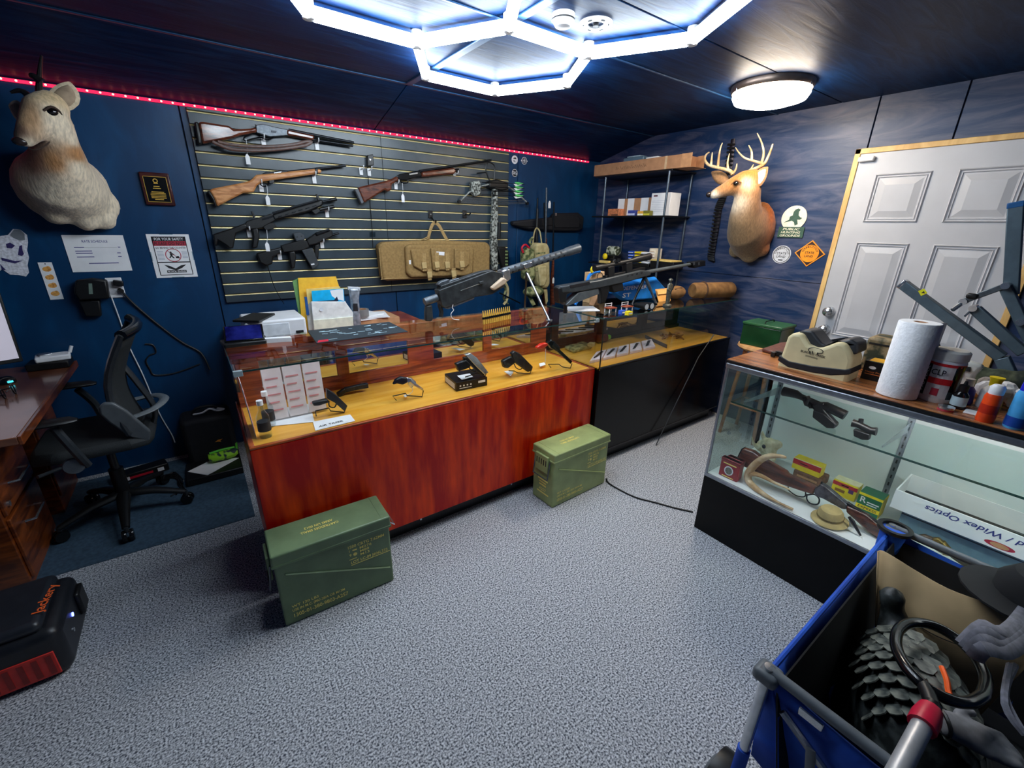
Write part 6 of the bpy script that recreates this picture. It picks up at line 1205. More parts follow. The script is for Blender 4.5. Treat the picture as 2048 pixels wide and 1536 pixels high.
MB().box((GX0 - .006, GY0, GT - .045), (GX0 + .02, GY1 + .002, GT - .016)).build('upper_frame', M_alu, gc, bev=.008, seg=3)
MB().box((GX0 + .02, GY1 - .02, GT - .04), (GX1, GY1 + .002, GT - .014)).build('end_frame', M_base, gc, bev=.003)
MB().box((GX0, GY1 - .012, GD), (GX0 + .012, GY1, GT - .03)).build('corner_post', M_alu, gc, bev=.002)
MB().box((GX1 - .03, GY1 - .02, GD), (GX1, GY1, GT - .03)).build('back_post', M_base, gc)
MB().box((GX0 + .002, GY0, GD + .004), (GX0 + .007, GY1 - .012, GT - .045)).build('front_pane', M_clear, gc)
MB().box((GX0 + .012, GY1 - .008, GD), (GX1 - .03, GY1 - .003, GT - .04)).build('end_pane', glass('end_glass', (.62, .72, .70)), gc)
MB().box((GX0 + .022, GY0 + .02, GT - .04), (GX0 + .036, .5, GT - .028)).build('case_light_tube', emis('case_tube_glow', (.86, .97, 1.0), 16.0), gc)
sf = MB().box((GX0 + .06, GY0 + .02, .742), (GX1 - .035, GY1 - .03, .749)).build('glass_shelf', glass('shelf_glass', (.86, .94, .92)), gc)
MB().box((GX0 + .0585, GY0 + .02, .7415), (GX0 + .0605, GY1 - .03, .7495)).build('shelf_edge', M_edge, sf)
for y in (GY1 - .06, .365, -.25):
    st = MB().box((GX1 - .034, y - .012, GD), (GX1 - .0295, y + .012, GT - .05)).build('shelf_standard', M_alu, gc)
    for k in range(14): MB().box((GX1 - .0352, y - .003, GD + .03 + k * .04), (GX1 - .0338, y + .003, GD + .048 + k * .04)).build('standard_slot', M_ink, st)
    MB().prism([(GX1 - .035, y - .002, .742), (GX1 - .035, y - .002, .69), (GX1 - .06, y - .002, .70), (GX1 - .42, y - .002, .735), (GX1 - .42, y - .002, .742)], (0, .004, 0)).build('shelf_bracket', M_alu, st)
def xs_(name, C, X, half, m, par, bev, *xy, seg=2): return slab(name, C(*xy), -half, half, m, par, bev, proj=xplane(X), nrm=(1, 0, 0), seg=seg)
# --- on the glass shelf
t = thing('mounted_rifle_scope', 'long black rifle scope in a cantilever mount on glass shelf', 'scope', V((2.26, .66, .749))); X = 2.26
MB().tube(xp(C13, X, 588, 205, 660, 222, 690, 238, 800, 285, 830, 290, 945, 345), [.022, .019, .0135, .0135, .019, .021], 16).build('scope_tube', M_black, t)
MB().cyl(*xp(C13, X - .01, 735, 245, 720, 275), .011, n=12).build('turret', M_black, t)
xs_('mount_arm', C13, X, .016, M_black, t, .005, 700, 240, 735, 232, 750, 290, 790, 270, 830, 270, 830, 310, 905, 395, 890, 412, 850, 412, 840, 400, 765, 345, 770, 305, 715, 285)
xs_('mount_base', C13, X, .02, M_black, t, .004, 770, 310, 830, 330, 900, 390, 890, 415, 845, 412, 765, 350)
t = thing('red_dot_sight', 'compact black red dot sight standing on glass shelf', 'sight', V((2.24, .48, .749))); X = 2.24
MB().tube(xp(C13, X, 1000, 392, 1035, 402, 1100, 435, 1138, 442), [.017, .014, .014, .017], 14).build('sight_tube', M_black, t); xs_('sight_base', C13, X, .014, M_black, t, .003, 1010, 425, 1105, 455, 1098, 488, 1060, 486, 1012, 465); MB().cyl(*xp(C13, X, 1045, 400, 1050, 370), .009, n=10).build('dial', M_black, t)
settle(bpy.data.objects['mounted_rifle_scope'], .7485); settle(t, .7485)
# --- on the deck
for k, (X, dy_, lb) in enumerate(((2.035, 0, 'red tobacco tin with oval portrait at showcase corner'), (2.068, .0, 'red tobacco tin standing behind the oval portrait tin'))):
    a, b = xp(C13, X, 185 + 45 * k, 640 - 50 * k, 285 + 20 * k, 745 - 40 * k); h = .105
    t = thing('tobacco_tin', lb, 'tin', (X, (a.y + b.y) / 2, GD)); MB().box((X, b.y, GD), (X + .03, a.y, GD + h)).build('tin_body', mat('tin_red', rgb(150, 22, 38), .35, n=.1, ns=30), t, bev=.004)
    MB().box((X - .001, b.y - .001, GD + h * .86), (X + .031, a.y + .001, GD + h)).build('hinged_lid', mat('tin_lid', rgb(120, 30, 36), .3, .3), t, bev=.003)
    F = Frame((X, a.y, GD), (0, -1, 0), (0, 0, 1)); W = a.y - b.y
    mb = MB(); F.circ(mb, W * .5, h * .42, W * .24, .0003, .001, 20, ry=h * .24); mb.build('oval_frame', M_white, t); mb = MB(); F.circ(mb, W * .5, h * .42, W * .18, .0012, .0006, 18, ry=h * .19); mb.build('oval_portrait', mat('portrait_grey', rgb(110, 110, 100), .6, n=.3, ns=150), t)
    mb = MB(); F.rect(mb, W * .15, h * .74, W * .85, h * .79, .0003); F.rect(mb, W * .2, h * .06, W * .8, h * .1, .0003); mb.build('tin_lettering', M_gold, t)
g = thing('antique_lever_rifle', 'antique lever rifle with dark walnut stock lying in showcase', 'rifle', V((2.2, .45, GD))); X = 2.2
xs_('stock', C12, X, .018, M_walnut, g, .012, 5, 440, 105, 262, 230, 300, 340, 385, 640, 555, 660, 590, 980, 740, 1010, 760, 980, 835, 860, 800, 620, 720, 420, 640, 240, 540)
xs_('butt_plate', C12, X, .0185, M_steel, g, .004, -5, 445, 8, 438, 108, 262, 95, 258)
xs_('receiver', C12, X, .016, mat('case_hardened', rgb(86, 84, 90), .3, .7, n=.3, ns=40), g, .005, 985, 770, 1070, 705, 1130, 735, 1400, 960, 1390, 1020, 1330, 1010, 1110, 890, 1000, 850)
xs_('forend', C12, X, .017, M_walnut, g, .01, 1390, 965, 1640, 1090, 1890, 1290, 1900, 1400, 1840, 1420, 1640, 1280, 1380, 1050)
MB().tube(xp(C12, X, 1380, 955, 1900, 1290), .011, 10).build('barrel', M_steel, g)
MB().tube(spline(xp(C12, X, 870, 800, 860, 870, 760, 860, 660, 790, 655, 750), 4), .003, 6).build('lever', M_steel, g); MB().tube(spline(xp(C12, X, 890, 840, 885, 900, 930, 955, 1020, 965, 1040, 900, 980, 845, 900, 850), 4), .0035, 6).build('finger_loop', M_steel, g)
xs_('hammer', C12, X, .005, M_steel, g, .002, 1055, 710, 1070, 680, 1082, 690, 1085, 720)
settle(g, GD)
t = thing('shed_antler', 'forked pale deer antler lying across the antique rifle', 'antler', V((2.06, .75, GD))); X = 2.07
def lay(*xy):
    out = []
    for i in range(0, len(xy), 2):
        p = xp(C12, X, xy[i], xy[i + 1])[0]; q = C12(xy[i], xy[i + 1])[0]
        out.append(p if p.z > GD + .02 else onz(q[0], q[1], GD + .013))
    for p in out: p.x = max(p.x, 2.014)
    return out
pp = spline(lay(590, 352, 480, 332, 340, 345, 210, 425, 115, 540, 112, 650, 200, 745, 310, 825, 460, 925, 638, 1047), 4); n_ = len(pp)
MB().tube(pp, [.006 + .012 * math.sin(PI * min(1, (i / n_) * 1.15)) for i in range(n_)], 9).build('main_beam', M_antler, t); pp = spline(lay(130, 560, 200, 565, 310, 605, 450, 680, 640, 762), 4); n_ = len(pp); MB().tube(pp, [.015 - .011 * i / (n_ - 1) for i in range(n_)], 8).build('tine', M_antler, t)
def ammobox(name, label, X, depth, fr, zb, m, *bands):
    a, b = xp(C12, X, fr[0], fr[1], fr[2], fr[3]); h = abs(a.z - b.z) if len(fr) < 5 else fr[4]
    t = thing(name, label, 'ammo box', (X + depth / 2, (a.y + b.y) / 2, zb)); MB().box((X, b.y, zb), (X + depth, a.y, zb + h)).build('box_body', m, t, bev=.001, seg=1)
    F = Frame((X, a.y, zb), (0, -1, 0), (0, 0, 1)); W = a.y - b.y
    for mm, r in bands: mb = MB(); F.rect(mb, W * r[0], h * r[1], W * r[2], h * r[3], .0003, .0006); mb.build('print_band', mm, t)
    return t, F, W, h
M_yb = mat('shell_yellow', rgb(244, 214, 20)); M_rb = mat('ammo_red', rgb(196, 22, 30), .45); M_gb = mat('ammo_green', rgb(0, 104, 66), .45)
t = thing('leather_pouch_block', 'brown leather cartridge block under the red and yellow ammo box', 'pouch', (2.36, .62, GD)); yA, yB = xp(C12, 2.33, 660, 600)[0].y, xp(C12, 2.33, 1040, 700)[0].y
MB().box((2.33, yB, GD), (2.43, yA, GD + .05)).build('leather_block', mat('old_leather', rgb(112, 74, 50), .6, n=.25, ns=40), t, bev=.008); MB().box((2.328, yB + .02, GD + .02), (2.3305, yA - .02, GD + .03)).build('stitched_band', M_card, t)
zb_ = GD + .05
t, F, W, H = ammobox('yellow_red_ammo_box', 'yellow and red cartridge box on the brown leather block', 2.335, .06, (650, 500, 1000, 640, .06), zb_, M_yb, (M_rb, (0, .48, 1, .94)), (M_white, (.25, .62, .55, .72)), (mat('cream_band', rgb(250, 240, 200), .5), (0, .94, 1, 1)))
t, F, W, H = ammobox('red_top_ammo_box', 'yellow cartridge box with red top band and purple mark', 2.34, .07, (1160, 760, 1470, 880, .075), GD, M_yb, (M_rb, (0, .7, 1, .95)), (M_white, (.35, .78, .65, .86)), (mat('purple_mark', rgb(92, 40, 110), .5), (.68, .45, .88, .72)), (mat('brown_mark', rgb(150, 96, 10), .5), (.15, .3, .55, .5)))
MB().box((2.35, F.o.y - W, GD + H), (2.40, F.o.y, GD + H + .004)).build('box_flap', mat('cream_band', rgb(250, 240, 200)), t)
t, F, W, H = ammobox('green_express_box', 'green and yellow EXPRESS shotshell box beside antique rifle', 2.27, .08, (1460, 1000, 1745, 1150, .10), GD, M_gb, (M_yb, (0, .88, 1, 1)), (M_yb, (.0, .22, 1, .42)))
F.text('EXPRESS', W * .5, H * .26, H * .11, M_ink, t, align='C', width=W * .8); F.text('R', W * .25, H * .55, H * .28, M_white, t, align='C'); MB().box((2.2695, F.o.y - W - .0008, GD), (2.3505, F.o.y - W, GD + .1)).build('yellow_side', M_yb, t); mb = MB(); F.rect(mb, W * .42, H * .6, W * .92, H * .65, .0003); F.rect(mb, W * .42, H * .5, W * .85, H * .54, .0003); mb.build('print_lines', M_white, t)
c = xp(C12, 2.09, 1160, 1150)[0]; c.z = GD + .008; c.x = 2.072
t = thing('crumpled_tan_hat', 'crumpled tan cloth hat propped under the rifle receiver', 'hat', c); M_ht = mat('tan_hat_cloth', rgb(176, 158, 104), .85, n=.12, ns=16, bump=.4, bs=40)
MB().lathe([(0, .004), (.06, .0), (.07, .006), (.062, .014), (.05, .018), (.046, .046), (.038, .058), (0, .062)], c, (-.12, .05, 1), 20).build('hat_crown', M_ht, t); MB().lathe([(.0495, .02), (.0500, .03)], c, (-.12, .05, 1), 20).build('hat_band', mat('olive_band', rgb(120, 104, 60), .8), t)
t = thing('black_marker', 'black marker pen pointing from under the tan hat', 'pen', xp(C12, 2.06, 1470, 1240)[0]); MB().tube(xp(C12, 2.07, 1395, 1110, 1440, 1170, 1480, 1240, 1545, 1352), [.006, .009, .007, .004], 8).build('pen_body', M_black, t)
c = xp(C12, 2.38, 220, 230)[0]; t = thing('animal_skull', 'small yellowed animal skull at showcase back corner', 'skull', V((2.38, c.y, GD))); t.location.y -= .05; b_ = MB(); M_sk = mat('old_bone', rgb(190, 176, 140), .8, c2=rgb(224, 214, 186), ns=40, bump=.4, bs=90)
c0 = V((2.40, c.y, GD + .09)); b_.ell(c0, (.04, .045, .045), 14, 10); b_.loft(rings_along([c0 + V((-.01, -.01, -.01)), c0 + V((-.035, -.035, -.035)), c0 + V((-.05, -.055, -.055))], [(.034, .034), (.024, .022), (.015, .012)], 12)); b_.tube([c0 + V((0, .03, .02)), c0 + V((-.005, .045, .05)), c0 + V((-.01, .05, .075))], [.014, .011, .004], 8); b_.ell(c0 + V((.01, -.03, .02)), (.025, .03, .024), 10, 8); b_.ell(c0 + V((.0, .045, -.02)), (.02, .022, .035), 10, 8); b_.ell(c0 + V((0, 0, -.06)), (.03, .035, .03), 12, 8); b_.tube([c0 + V((-.02, .04, -.03)), c0 + V((-.03, .07, -.01)), c0 + V((-.035, .085, .03))], [.014, .01, .004], 8); b_.tube([c0 + V((-.03, -.03, -.03)), c0 + V((-.045, -.05, -.07)), c0 + V((-.05, -.045, -.09))], [.016, .012, .008], 8)
remesh(b_, 'skull', M_sk, t, .006, [(c0, rgb(206, 192, 140), 1)], 3); MB().ell(c0 + V((-.034, .012, .0)), (.012, .012, .012), 10, 6).build('eye_socket', M_ink, t)
# scope carton on a grey carton
ya = xp(C13, 2.26, 1290, 800)[0].y
t = thing('grey_carton', 'plain blue-grey carton under the open scope box', 'carton', (2.33, ya - .3, GD)); MB().box((2.25, ya - .72, GD), (2.42, ya - .03, GD + .105)).build('carton_body', mat('slate_carton', rgb(96, 122, 136), .6), t, bev=.002); MB().box((2.2495, ya - .72, GD + .085), (2.2505, ya - .03, GD + .09)).build('carton_seam', M_ink, t)
zs_ = GD + .105; t = thing('scope_box', 'open white Widex Optics scope box with scope inside', 'scope box', (2.33, ya - .3, zs_)); hb = .085; y0_, y1_ = ya - .75, ya + .01
MB().box((2.23, y0_, zs_), (2.235, y1_, zs_ + hb)).build('front_side', M_white, t); MB().box((2.44, y0_, zs_), (2.445, y1_, zs_ + hb)).build('rear_side', M_white, t); MB().box((2.235, y0_, zs_), (2.44, y1_, zs_ + .004)).build('box_floor', M_ink, t)
for y in (y0_, y1_ - .005): MB().box((2.235, y, zs_), (2.44, y + .005, zs_ + hb)).build('box_end', M_white, t)
F = Frame((2.2299, y0_ + .12, zs_ + hb), (0, 1, 0), (0, 0, -1)); txt('Rockwood / Widex Optics', F.o + F.v * .018 + F.u * .12, F.u, F.v, .022, M_blueink, t, width=.42, lift=.0008, font_shear=.2)
mb = MB(); mb.prism([V((2.2298, y0_ + .44 + .04 * math.cos(a), zs_ + .018 + .012 * math.sin(a))) for a in [2 * PI * k / 20 for k in range(20)]], (.0004, 0, 0)); mb.build('red_oval', M_redink, t); mb = MB(); mb.prism([V((2.2293, y0_ + .44 + .025 * math.cos(a), zs_ + .018 + .0095 * math.sin(a))) for a in [2 * PI * k / 20 for k in range(20)]], (.0004, 0, 0)); mb.build('oval_emblem', M_card, t)
t = thing('boxed_scope', 'long dark scope lying inside the open white box', 'scope', (2.33, ya - .3, zs_ + .005)); cc = V((2.31, 0, zs_ + .0335)); MB().tube([cc + V((0, ya - q, 0)) for q in (.05, .12, .14, .3, .32, .36, .38, .56, .58, .68)], [.026, .026, .017, .017, .024, .024, .017, .017, .03, .03], 14).build('scope_tube', M_blackgloss, t); MB().cyl(cc + V((-.02, ya - .34, .0)), cc + V((-.045, ya - .34, .02)), .013, n=12).build('turret', M_black, t)
g = thing('brass_revolver', 'old brass-framed revolver with dark grip on showcase deck', 'revolver', V((2.12, .1, GD))); X = 2.13
xs_('grip', C13, X, .012, mat('dark_wood_grip', rgb(58, 44, 26), .35, n=.2), g, .008, 1385, 1068, 1430, 1062, 1485, 1085, 1510, 1110, 1470, 1120, 1420, 1108)
xs_('frame', C13, X, .011, mat('aged_brass', rgb(124, 104, 52), .35, .8, n=.2), g, .004, 1480, 1085, 1520, 1085, 1570, 1130, 1600, 1200, 1560, 1190, 1490, 1150)
MB().cyl(*xp(C13, X, 1525, 1115, 1580, 1180), .019, n=12).build('cylinder', MC['aged_brass'], g); xs_('barrel', C13, X, .009, mat('aged_steel', rgb(70, 66, 50), .35, .7), g, .004, 1575, 1140, 1700, 1230, 1890, 1360, 1880, 1385, 1690, 1270, 1590, 1200)
settle(g, GD)
# ------------------------------------------------------------------ on top of the showcase
t = thing('shooting_rest_bag', 'tan and black saddle shaped shooting rest bag with bison logo', 'shooting bag', V((2.15, .65, GT))); X = 2.15; hf = .065
M_bt = mat('tan_vinyl', rgb(206, 192, 150), .55, n=.08, ns=8); M_bk = mat('charcoal_vinyl', rgb(40, 42, 46), .45)
xs_('bag_body', C14, X, hf, M_bt, t, .022, 298, 705, 345, 590, 388, 470, 425, 442, 490, 448, 535, 525, 600, 556, 670, 535, 745, 505, 800, 520, 835, 580, 850, 640, 806, 812, 740, 832, 640, 808, 480, 762, seg=3)
xs_('saddle_top', C14, X + .02, hf - .01, M_bk, t, .014, 455, 440, 500, 420, 560, 430, 620, 510, 660, 535, 730, 505, 830, 485, 885, 520, 885, 590, 845, 600, 795, 585, 735, 515, 670, 548, 600, 568, 535, 535, 488, 455, seg=3)
xs_('strap_band', C14, X - .0005, hf + .0015, mat('black_band', rgb(18, 20, 28), .6), t, .004, 330, 598, 400, 640, 560, 672, 800, 698, 840, 692, 834, 735, 700, 742, 560, 722, 390, 684, 318, 636)
o_ = xp(C14, X - hf - .001, 438, 590)[0]; u = xp(C14, X - hf - .001, 615, 638)[0] - o_
u2 = V((0, u.y, u.z)).normalized(); txt('BUFFALO CREEK', o_, u2, V((0, 0, 1)), .0095, M_ink, t, width=u.length, lift=.001); o_ = xp(C14, X - hf - .001, 472, 622)[0]; txt('DOWNWIND', o_, u2, V((0, 0, 1)), .007, M_ink, t, width=u.length * .5, lift=.001)
q = lambda *xy: xp(C14, X - hf - .001, *xy)
MB().tube(spline(q(500, 590, 492, 572, 510, 562, 545, 562, 580, 572, 598, 585, 590, 600, 560, 600), 3), .0013, 5).build('bison_outline', M_ink, t)
for a in ((505, 585, 505, 603), (522, 585, 520, 603), (560, 595, 556, 612)): MB().tube(q(*a), .0018, 5).build('bison_leg', M_ink, t)
t = thing('tooled_leather_sheath', 'dark red-brown tooled leather sheath behind the shooting bag', 'sheath', V((2.3, .87, GT))); q_ = zp(C14, GT, 155, 588, 245, 615, 330, 640, 345, 600, 335, 540, 280, 545); MB().prism(q_, (0, 0, .018)).build('sheath', mat('tooled_leather', rgb(92, 48, 36), .45, n=.3, ns=60, bump=.4, bs=120), t, bev=.006)
for x, y in ((245, 622), (275, 615), (300, 622)): c = zp(C14, GT + .002, x, y)[0]; MB().cbox(c + V((-.01, 0, .012)), (.02, .018, .024)).build('snap_strap', M_black, t, bev=.002)
t = thing('camo_box', 'woodland camouflage wrapped box behind paper towels', 'box', V((2.43, .5, GT))); M_wc = mat('woodland_camo', rgb(46, 50, 30), .7, c2=rgb(150, 128, 92), ns=14, det=4, lo=.44, hi=.56); a, b = xp(C14, 2.36, 925, 480, 1200, 760); MB().box((2.36, b.y - .05, GT), (2.5, a.y, a.z)).build('box_body', M_wc, t, bev=.012); MB().box((2.358, b.y - .04, a.z - .03), (2.3605, a.y - .01, a.z - .022)).build('seam', M_cable, t)
t = thing('black_product_box', 'black product box with yellow top label left of paper towels', 'box', V((2.23, .47, GT))); a, b = xp(C14, 2.2, 905, 650, 1090, 800); MB().box((2.2, b.y, GT), (2.29, a.y, a.z)).build('box_body', M_black, t, bev=.001); F = Frame((2.2, a.y, GT), (0, -1, 0), (0, 0, 1)); W, H = a.y - b.y, a.z - GT
MB().box((2.21, b.y + .03, a.z), (2.28, a.y - .01, a.z + .0008)).build('yellow_label', mat('label_yellow', rgb(240, 180, 40), .5), t); mb = MB(); F.circ(mb, W * .3, H * .68, W * .12, .0003, .0006, 16, ry=H * .08); mb.build('bird_logo', M_white, t); F.text('Heavy Duty', W * .1, H * .42, H * .07, mat('copper_ink', rgb(214, 120, 60), .5), t, width=W * .6); mb = MB(); F.rect(mb, W * .1, H * .31, W * .75, H * .345, .0003); mb.build('small_print', MC['copper_ink'], t)
c = V((2.075, .372, GT)); t = thing('paper_towel_roll', 'tall white paper towel roll standing on the showcase', 'paper towel', c)
MB().lathe([(.02, .001), (.058, .001), (.061, .004), (.061, .276), (.058, .28), (.021, .28), (.02, .27)], c, n=32).build('towel_roll', mat('towel_paper', rgb(236, 236, 238), .95, n=.03, ns=80, bump=.5, bs=140), t); MB().lathe([(.021, .0), (.021, .279), (.018, .279), (.018, 0)], c, n=20).build('cardboard_core', M_card, t); MB().obox(c + V((.045, -.04, .001)), (.02, -.018, 0), (.001, .001, .0), (0, 0, .278)).build('loose_sheet', MC['towel_paper'], t)
c = V((2.14, .275, GT)); t = thing('wipes_canister', 'white wipes canister with red and black CLP label', 'canister', c); r = .05
MB().lathe([(0, 0), (.047, 0), (r, .006), (r, .15), (.047, .156)], c, n=28).build('canister_body', M_plastwhite, t); MB().lathe([(.047, .154), (.0505, .158), (.0505, .185), (.044, .192), (0, .193)], c, n=28).build('canister_lid', mat('frosted_lid', rgb(214, 212, 206), .35), t)
def wrap(mb, c, r, a0, a1, z0, z1, n=10):
    ang = [a0 + (a1 - a0) * k / n for k in range(n + 1)]
    for k in range(n):
        P = lambda a, z: c + V((r * math.cos(a), r * math.sin(a), z)); mb.face([P(ang[k], z0), P(ang[k + 1], z0), P(ang[k + 1], z1), P(ang[k], z1)])
    return mb
fa = math.atan2(-.275, -2.14)
wrap(MB(), c, r + .0006, fa - 1.25, fa + 1.35, .018, .142).build('label_white', mat('label_silver', rgb(206, 206, 206), .35), t)
wrap(MB(), c, r + .001, fa + .55, fa + 1.3, .018, .142).build('label_black', M_blackgloss, t); wrap(MB(), c, r + .001, fa - 1.2, fa - .75, .022, .138).build('label_black', M_ink, t); wrap(MB(), c, r + .0012, fa - 1.25, fa + 1.35, .136, .146).build('label_red', M_rb, t); wrap(MB(), c, r + .0012, fa - .75, fa + .6, .07, .092).build('label_red', M_rb, t)
n_ = V((math.cos(fa), math.sin(fa), 0)); tv = V((-math.sin(fa), math.cos(fa), 0)); wrap(MB(), c, r + .0013, fa - .35, fa + .05, .028, .055, 6).build('shield_mark', M_redink, t)
a_ = fa - .25; nn = V((math.cos(a_), math.sin(a_), 0)); tt_ = V((-math.sin(a_), math.cos(a_), 0)); txt('CLP', c + nn * (r + .003) - tt_ * .02 + V((0, 0, .104)), tt_, (0, 0, 1), .02, M_ink, t, width=.04, lift=.001)
a_ = fa - .97; nn = V((math.cos(a_), math.sin(a_), 0)); tt_ = V((-math.sin(a_), math.cos(a_), 0)); txt('TAPMAX', c + nn * (r + .002) + tt_ * .007 + V((0, 0, .03)), (0, 0, 1), -tt_, .014, M_white, t, width=.1, lift=.001)
def bottle(name, label, c, prof, m, capprof, cm, cat='bottle', lab=None):
    t = thing(name, label, cat, c); MB().lathe(prof, c, n=20).build('bottle_body', m, t); MB().lathe(capprof, c, n=16).build('bottle_cap', cm, t)
    if lab: MB().lathe([(prof[2][0] + .0006, lab[0]), (prof[2][0] + .0006, lab[1])], c, n=20).build('bottle_label', lab[2], t)
    return t
c = V((2.10, .208, GT)); bottle('solvent_bottle', 'small dark solvent bottle with pale label and black cap', c, [(0, 0), (.019, 0), (.021, .004), (.021, .05), (.012, .062), (.01, .066)], M_blackgloss, [(.013, .062), (.013, .085), (.006, .088), (.004, .1), (0, .1)], M_black, lab=(.012, .044, mat('pale_blue_label', rgb(190, 214, 222), .5)))
c = V((2.025, .128, GT)); bottle('orange_oil_bottle', 'orange oil bottle with white cap on showcase edge', c, [(0, 0), (.021, 0), (.023, .005), (.023, .085), (.02, .095)], mat('orange_bottle', rgb(240, 74, 20), .35), [(.018, .094), (.0185, .118), (.012, .126), (0, .127)], M_plastwhite, lab=(.03, .06, mat('dark_orange_label', rgb(190, 40, 10), .4)))
c = V((2.03, .062, GT)); t = bottle('blue_spray_can', 'light blue aerosol can with dark blue cap', c, [(0, 0), (.025, 0), (.027, .005), (.027, .11), (.022, .124)], mat('can_light_blue', rgb(70, 160, 220), .3), [(.022, .123), (.022, .14), (.018, .175), (0, .177)], mat('cap_blue', rgb(24, 30, 196), .35), 'spray can', lab=(.008, .04, mat('can_deep_blue', rgb(20, 70, 160), .3)))
c = V((2.1, .03, GT)); bottle('lime_green_bottle', 'lime green squat bottle behind the blue spray can', c, [(0, 0), (.03, 0), (.034, .006), (.034, .05), (.02, .066)], mat('lime_green', rgb(130, 190, 40), .4), [(.016, .064), (.016, .08), (0, .081)], M_black)
c = V((2.2, .15, GT)); t = bottle('yellow_cap_bottle', 'white spray bottle with yellow nozzle beside crumpled cloth', c, [(0, 0), (.026, 0), (.028, .006), (.028, .06), (.014, .08)], M_plastwhite, [(.013, .078), (.016, .1), (.02, .112), (0, .114)], M_yb)
c = V((2.195, .21, GT)); bottle('purple_flask', 'purple and white flask beside the solvent bottle', c, [(0, 0), (.026, 0), (.028, .005), (.024, .05), (.014, .065)], mat('violet_plastic', rgb(60, 34, 150), .35), [(.014, .063), (.014, .09), (0, .092)], M_plastwhite)
t = thing('crumpled_white_cloth', 'crumpled white cleaning cloth heap on the showcase', 'cloth', (2.27, .15, GT)); b_ = MB(); rnd = random.Random(11)
for k in range(9): b_.ell((2.29 + rnd.uniform(-.04, .05), .12 + rnd.uniform(-.06, .06), GT + .03 + rnd.uniform(0, .03)), (rnd.uniform(.02, .04), rnd.uniform(.02, .045), rnd.uniform(.02, .035)), 8, 5)
b_.build('cloth', mat('cloth_white', rgb(226, 224, 224), .9), t, smooth=25)
t = thing('zip_plastic_bag', 'clear zip bag of parts leaning behind the wipes canister', 'plastic bag', (2.3, .24, GT)); xs_('bag_film', C14, 2.3, .022, mat('bag_film', rgb(214, 214, 208), .25, ns=20, n=.05), t, .012, 1560, 690, 1620, 640, 1770, 690, 1700, 760, 1660, 900, 1560, 930); xs_('dark_contents', C14, 2.276, .003, M_ink, t, .002, 1575, 690, 1665, 700, 1660, 735, 1590, 725); xs_('red_mark', C14, 2.276, .0035, M_redink, t, 0, 1597, 735, 1612, 735, 1605, 765, 1595, 763)
t = thing('small_tin_lid', 'shiny small tin beside the solvent bottle', 'tin', V((2.04, .225, GT))); MB().lathe([(0, 0), (.022, 0), (.022, .01), (.02, .013), (0, .013)], V((2.04, .225, GT)), n=18).build('tin', M_redink, t); MB().lathe([(.0225, .006), (.0225, .014), (0, .0145)], V((2.04, .225, GT)), n=18).build('lid', M_silver, t)
MB().obox((2.055, .148, GT), (.05, -.0, 0), (0, .036, 0), (0, 0, .006)).build('folded_tissue', M_white, label='flat folded white tissue before the crumpled cloth', cat='tissue', bev=.002)
# camouflage jacket heap and steel clay thrower
t = thing('camo_jacket_heap', 'dark woodland camouflage jacket heaped at showcase back', 'jacket', (2.46, .05, GT)); b_ = MB(); M_dc = mat('dark_camo', rgb(22, 30, 20), .85, c2=rgb(84, 88, 64), ns=14, det=4, lo=.46, hi=.6, bump=.3, bs=30)
for k in range(10): b_.ell((2.45 + rnd.uniform(-.03, .03), .28 - k * .06, GT + .05 + rnd.uniform(-.01, .02)), (rnd.uniform(.04, .06), rnd.uniform(.05, .07), rnd.uniform(.04, .06)), 10, 6)
remesh(b_, 'jacket', M_dc, t, .012, [((2.45, 0, 1), rgb(30, 40, 30), 1)], 4)
g = thing('steel_press_arm', 'grey steel lever press with long slanting arms and warning sticker', 'press', V((2.5, .12, GT))); X = 2.49; M_st = mat('slate_steel', rgb(88, 104, 114), .4, .4, n=.05)
def bar(name, a, b, w_, d_, m, par):
    a, b = V(a), V(b); t_ = (b - a); s_ = V((1, 0, 0)); up = t_.cross(s_).normalized(); return MB().obox(a - up * w_ / 2 - s_ * d_ / 2, t_, up * w_, s_ * d_).build(name, m, par, bev=.003)
P = lambda x, y, X_=X: onx(x, y, X_)
b1 = bar('long_arm', P(1806, 568), P(2004, 715), .036, .05, M_st, g)
bar('arm_cap', P(1803, 566), P(1809, 570), .038, .052, M_silver, g); xs_('warning_sticker', lambda *p: PX(*p), X - .025, .0008, mat('warn_yellow', rgb(226, 220, 20), .5), g, 0, 1836, 582, 1848, 577, 1855, 586, 1842, 592); xs_('sticker_icon', lambda *p: PX(*p), X - .026, .0006, M_ink, g, 0, 1842, 586, 1848, 582, 1850, 587)
bar('pivot_arm', P(1950, 618, X + .05), P(2048, 706, X + .05), .036, .04, M_st, g); bar('link_arm', P(1925, 603, X + .05), P(2010, 572, X + .05), .022, .03, M_grey, g); bar('rear_arm', P(2010, 572, X + .06), P(2060, 680, X + .06), .034, .04, M_st, g)
bar('upright_post', P(2032, 412, X + .08), P(2022, 590, X + .08), .042, .04, M_st, g); bar('blue_post_cap', P(2033, 404, X + .08), P(2032, 416, X + .08), .044, .042, mat('cap_steel_blue', rgb(20, 84, 140), .4), g)
for x, y in ((1925, 604), (2010, 572), (2040, 645), (1945, 617)): c = P(x, y, X + .02); MB().cyl(c, c + V((.05, 0, 0)), .013, n=12).build('pivot_bolt', M_silver, g)
MB().tube([P(1905, 620), P(1925, 606, X + .03)], .008, 8).build('adjust_screw', M_silver, g); MB().tube([P(1930, 632), P(1945, 618, X + .04)], .004, 8).build('thin_rod', M_silver, g); c = P(1945, 592, X + .04); MB().cbox(c, (.03, .035, .02)).build('black_knob', M_black, g, bev=.006)
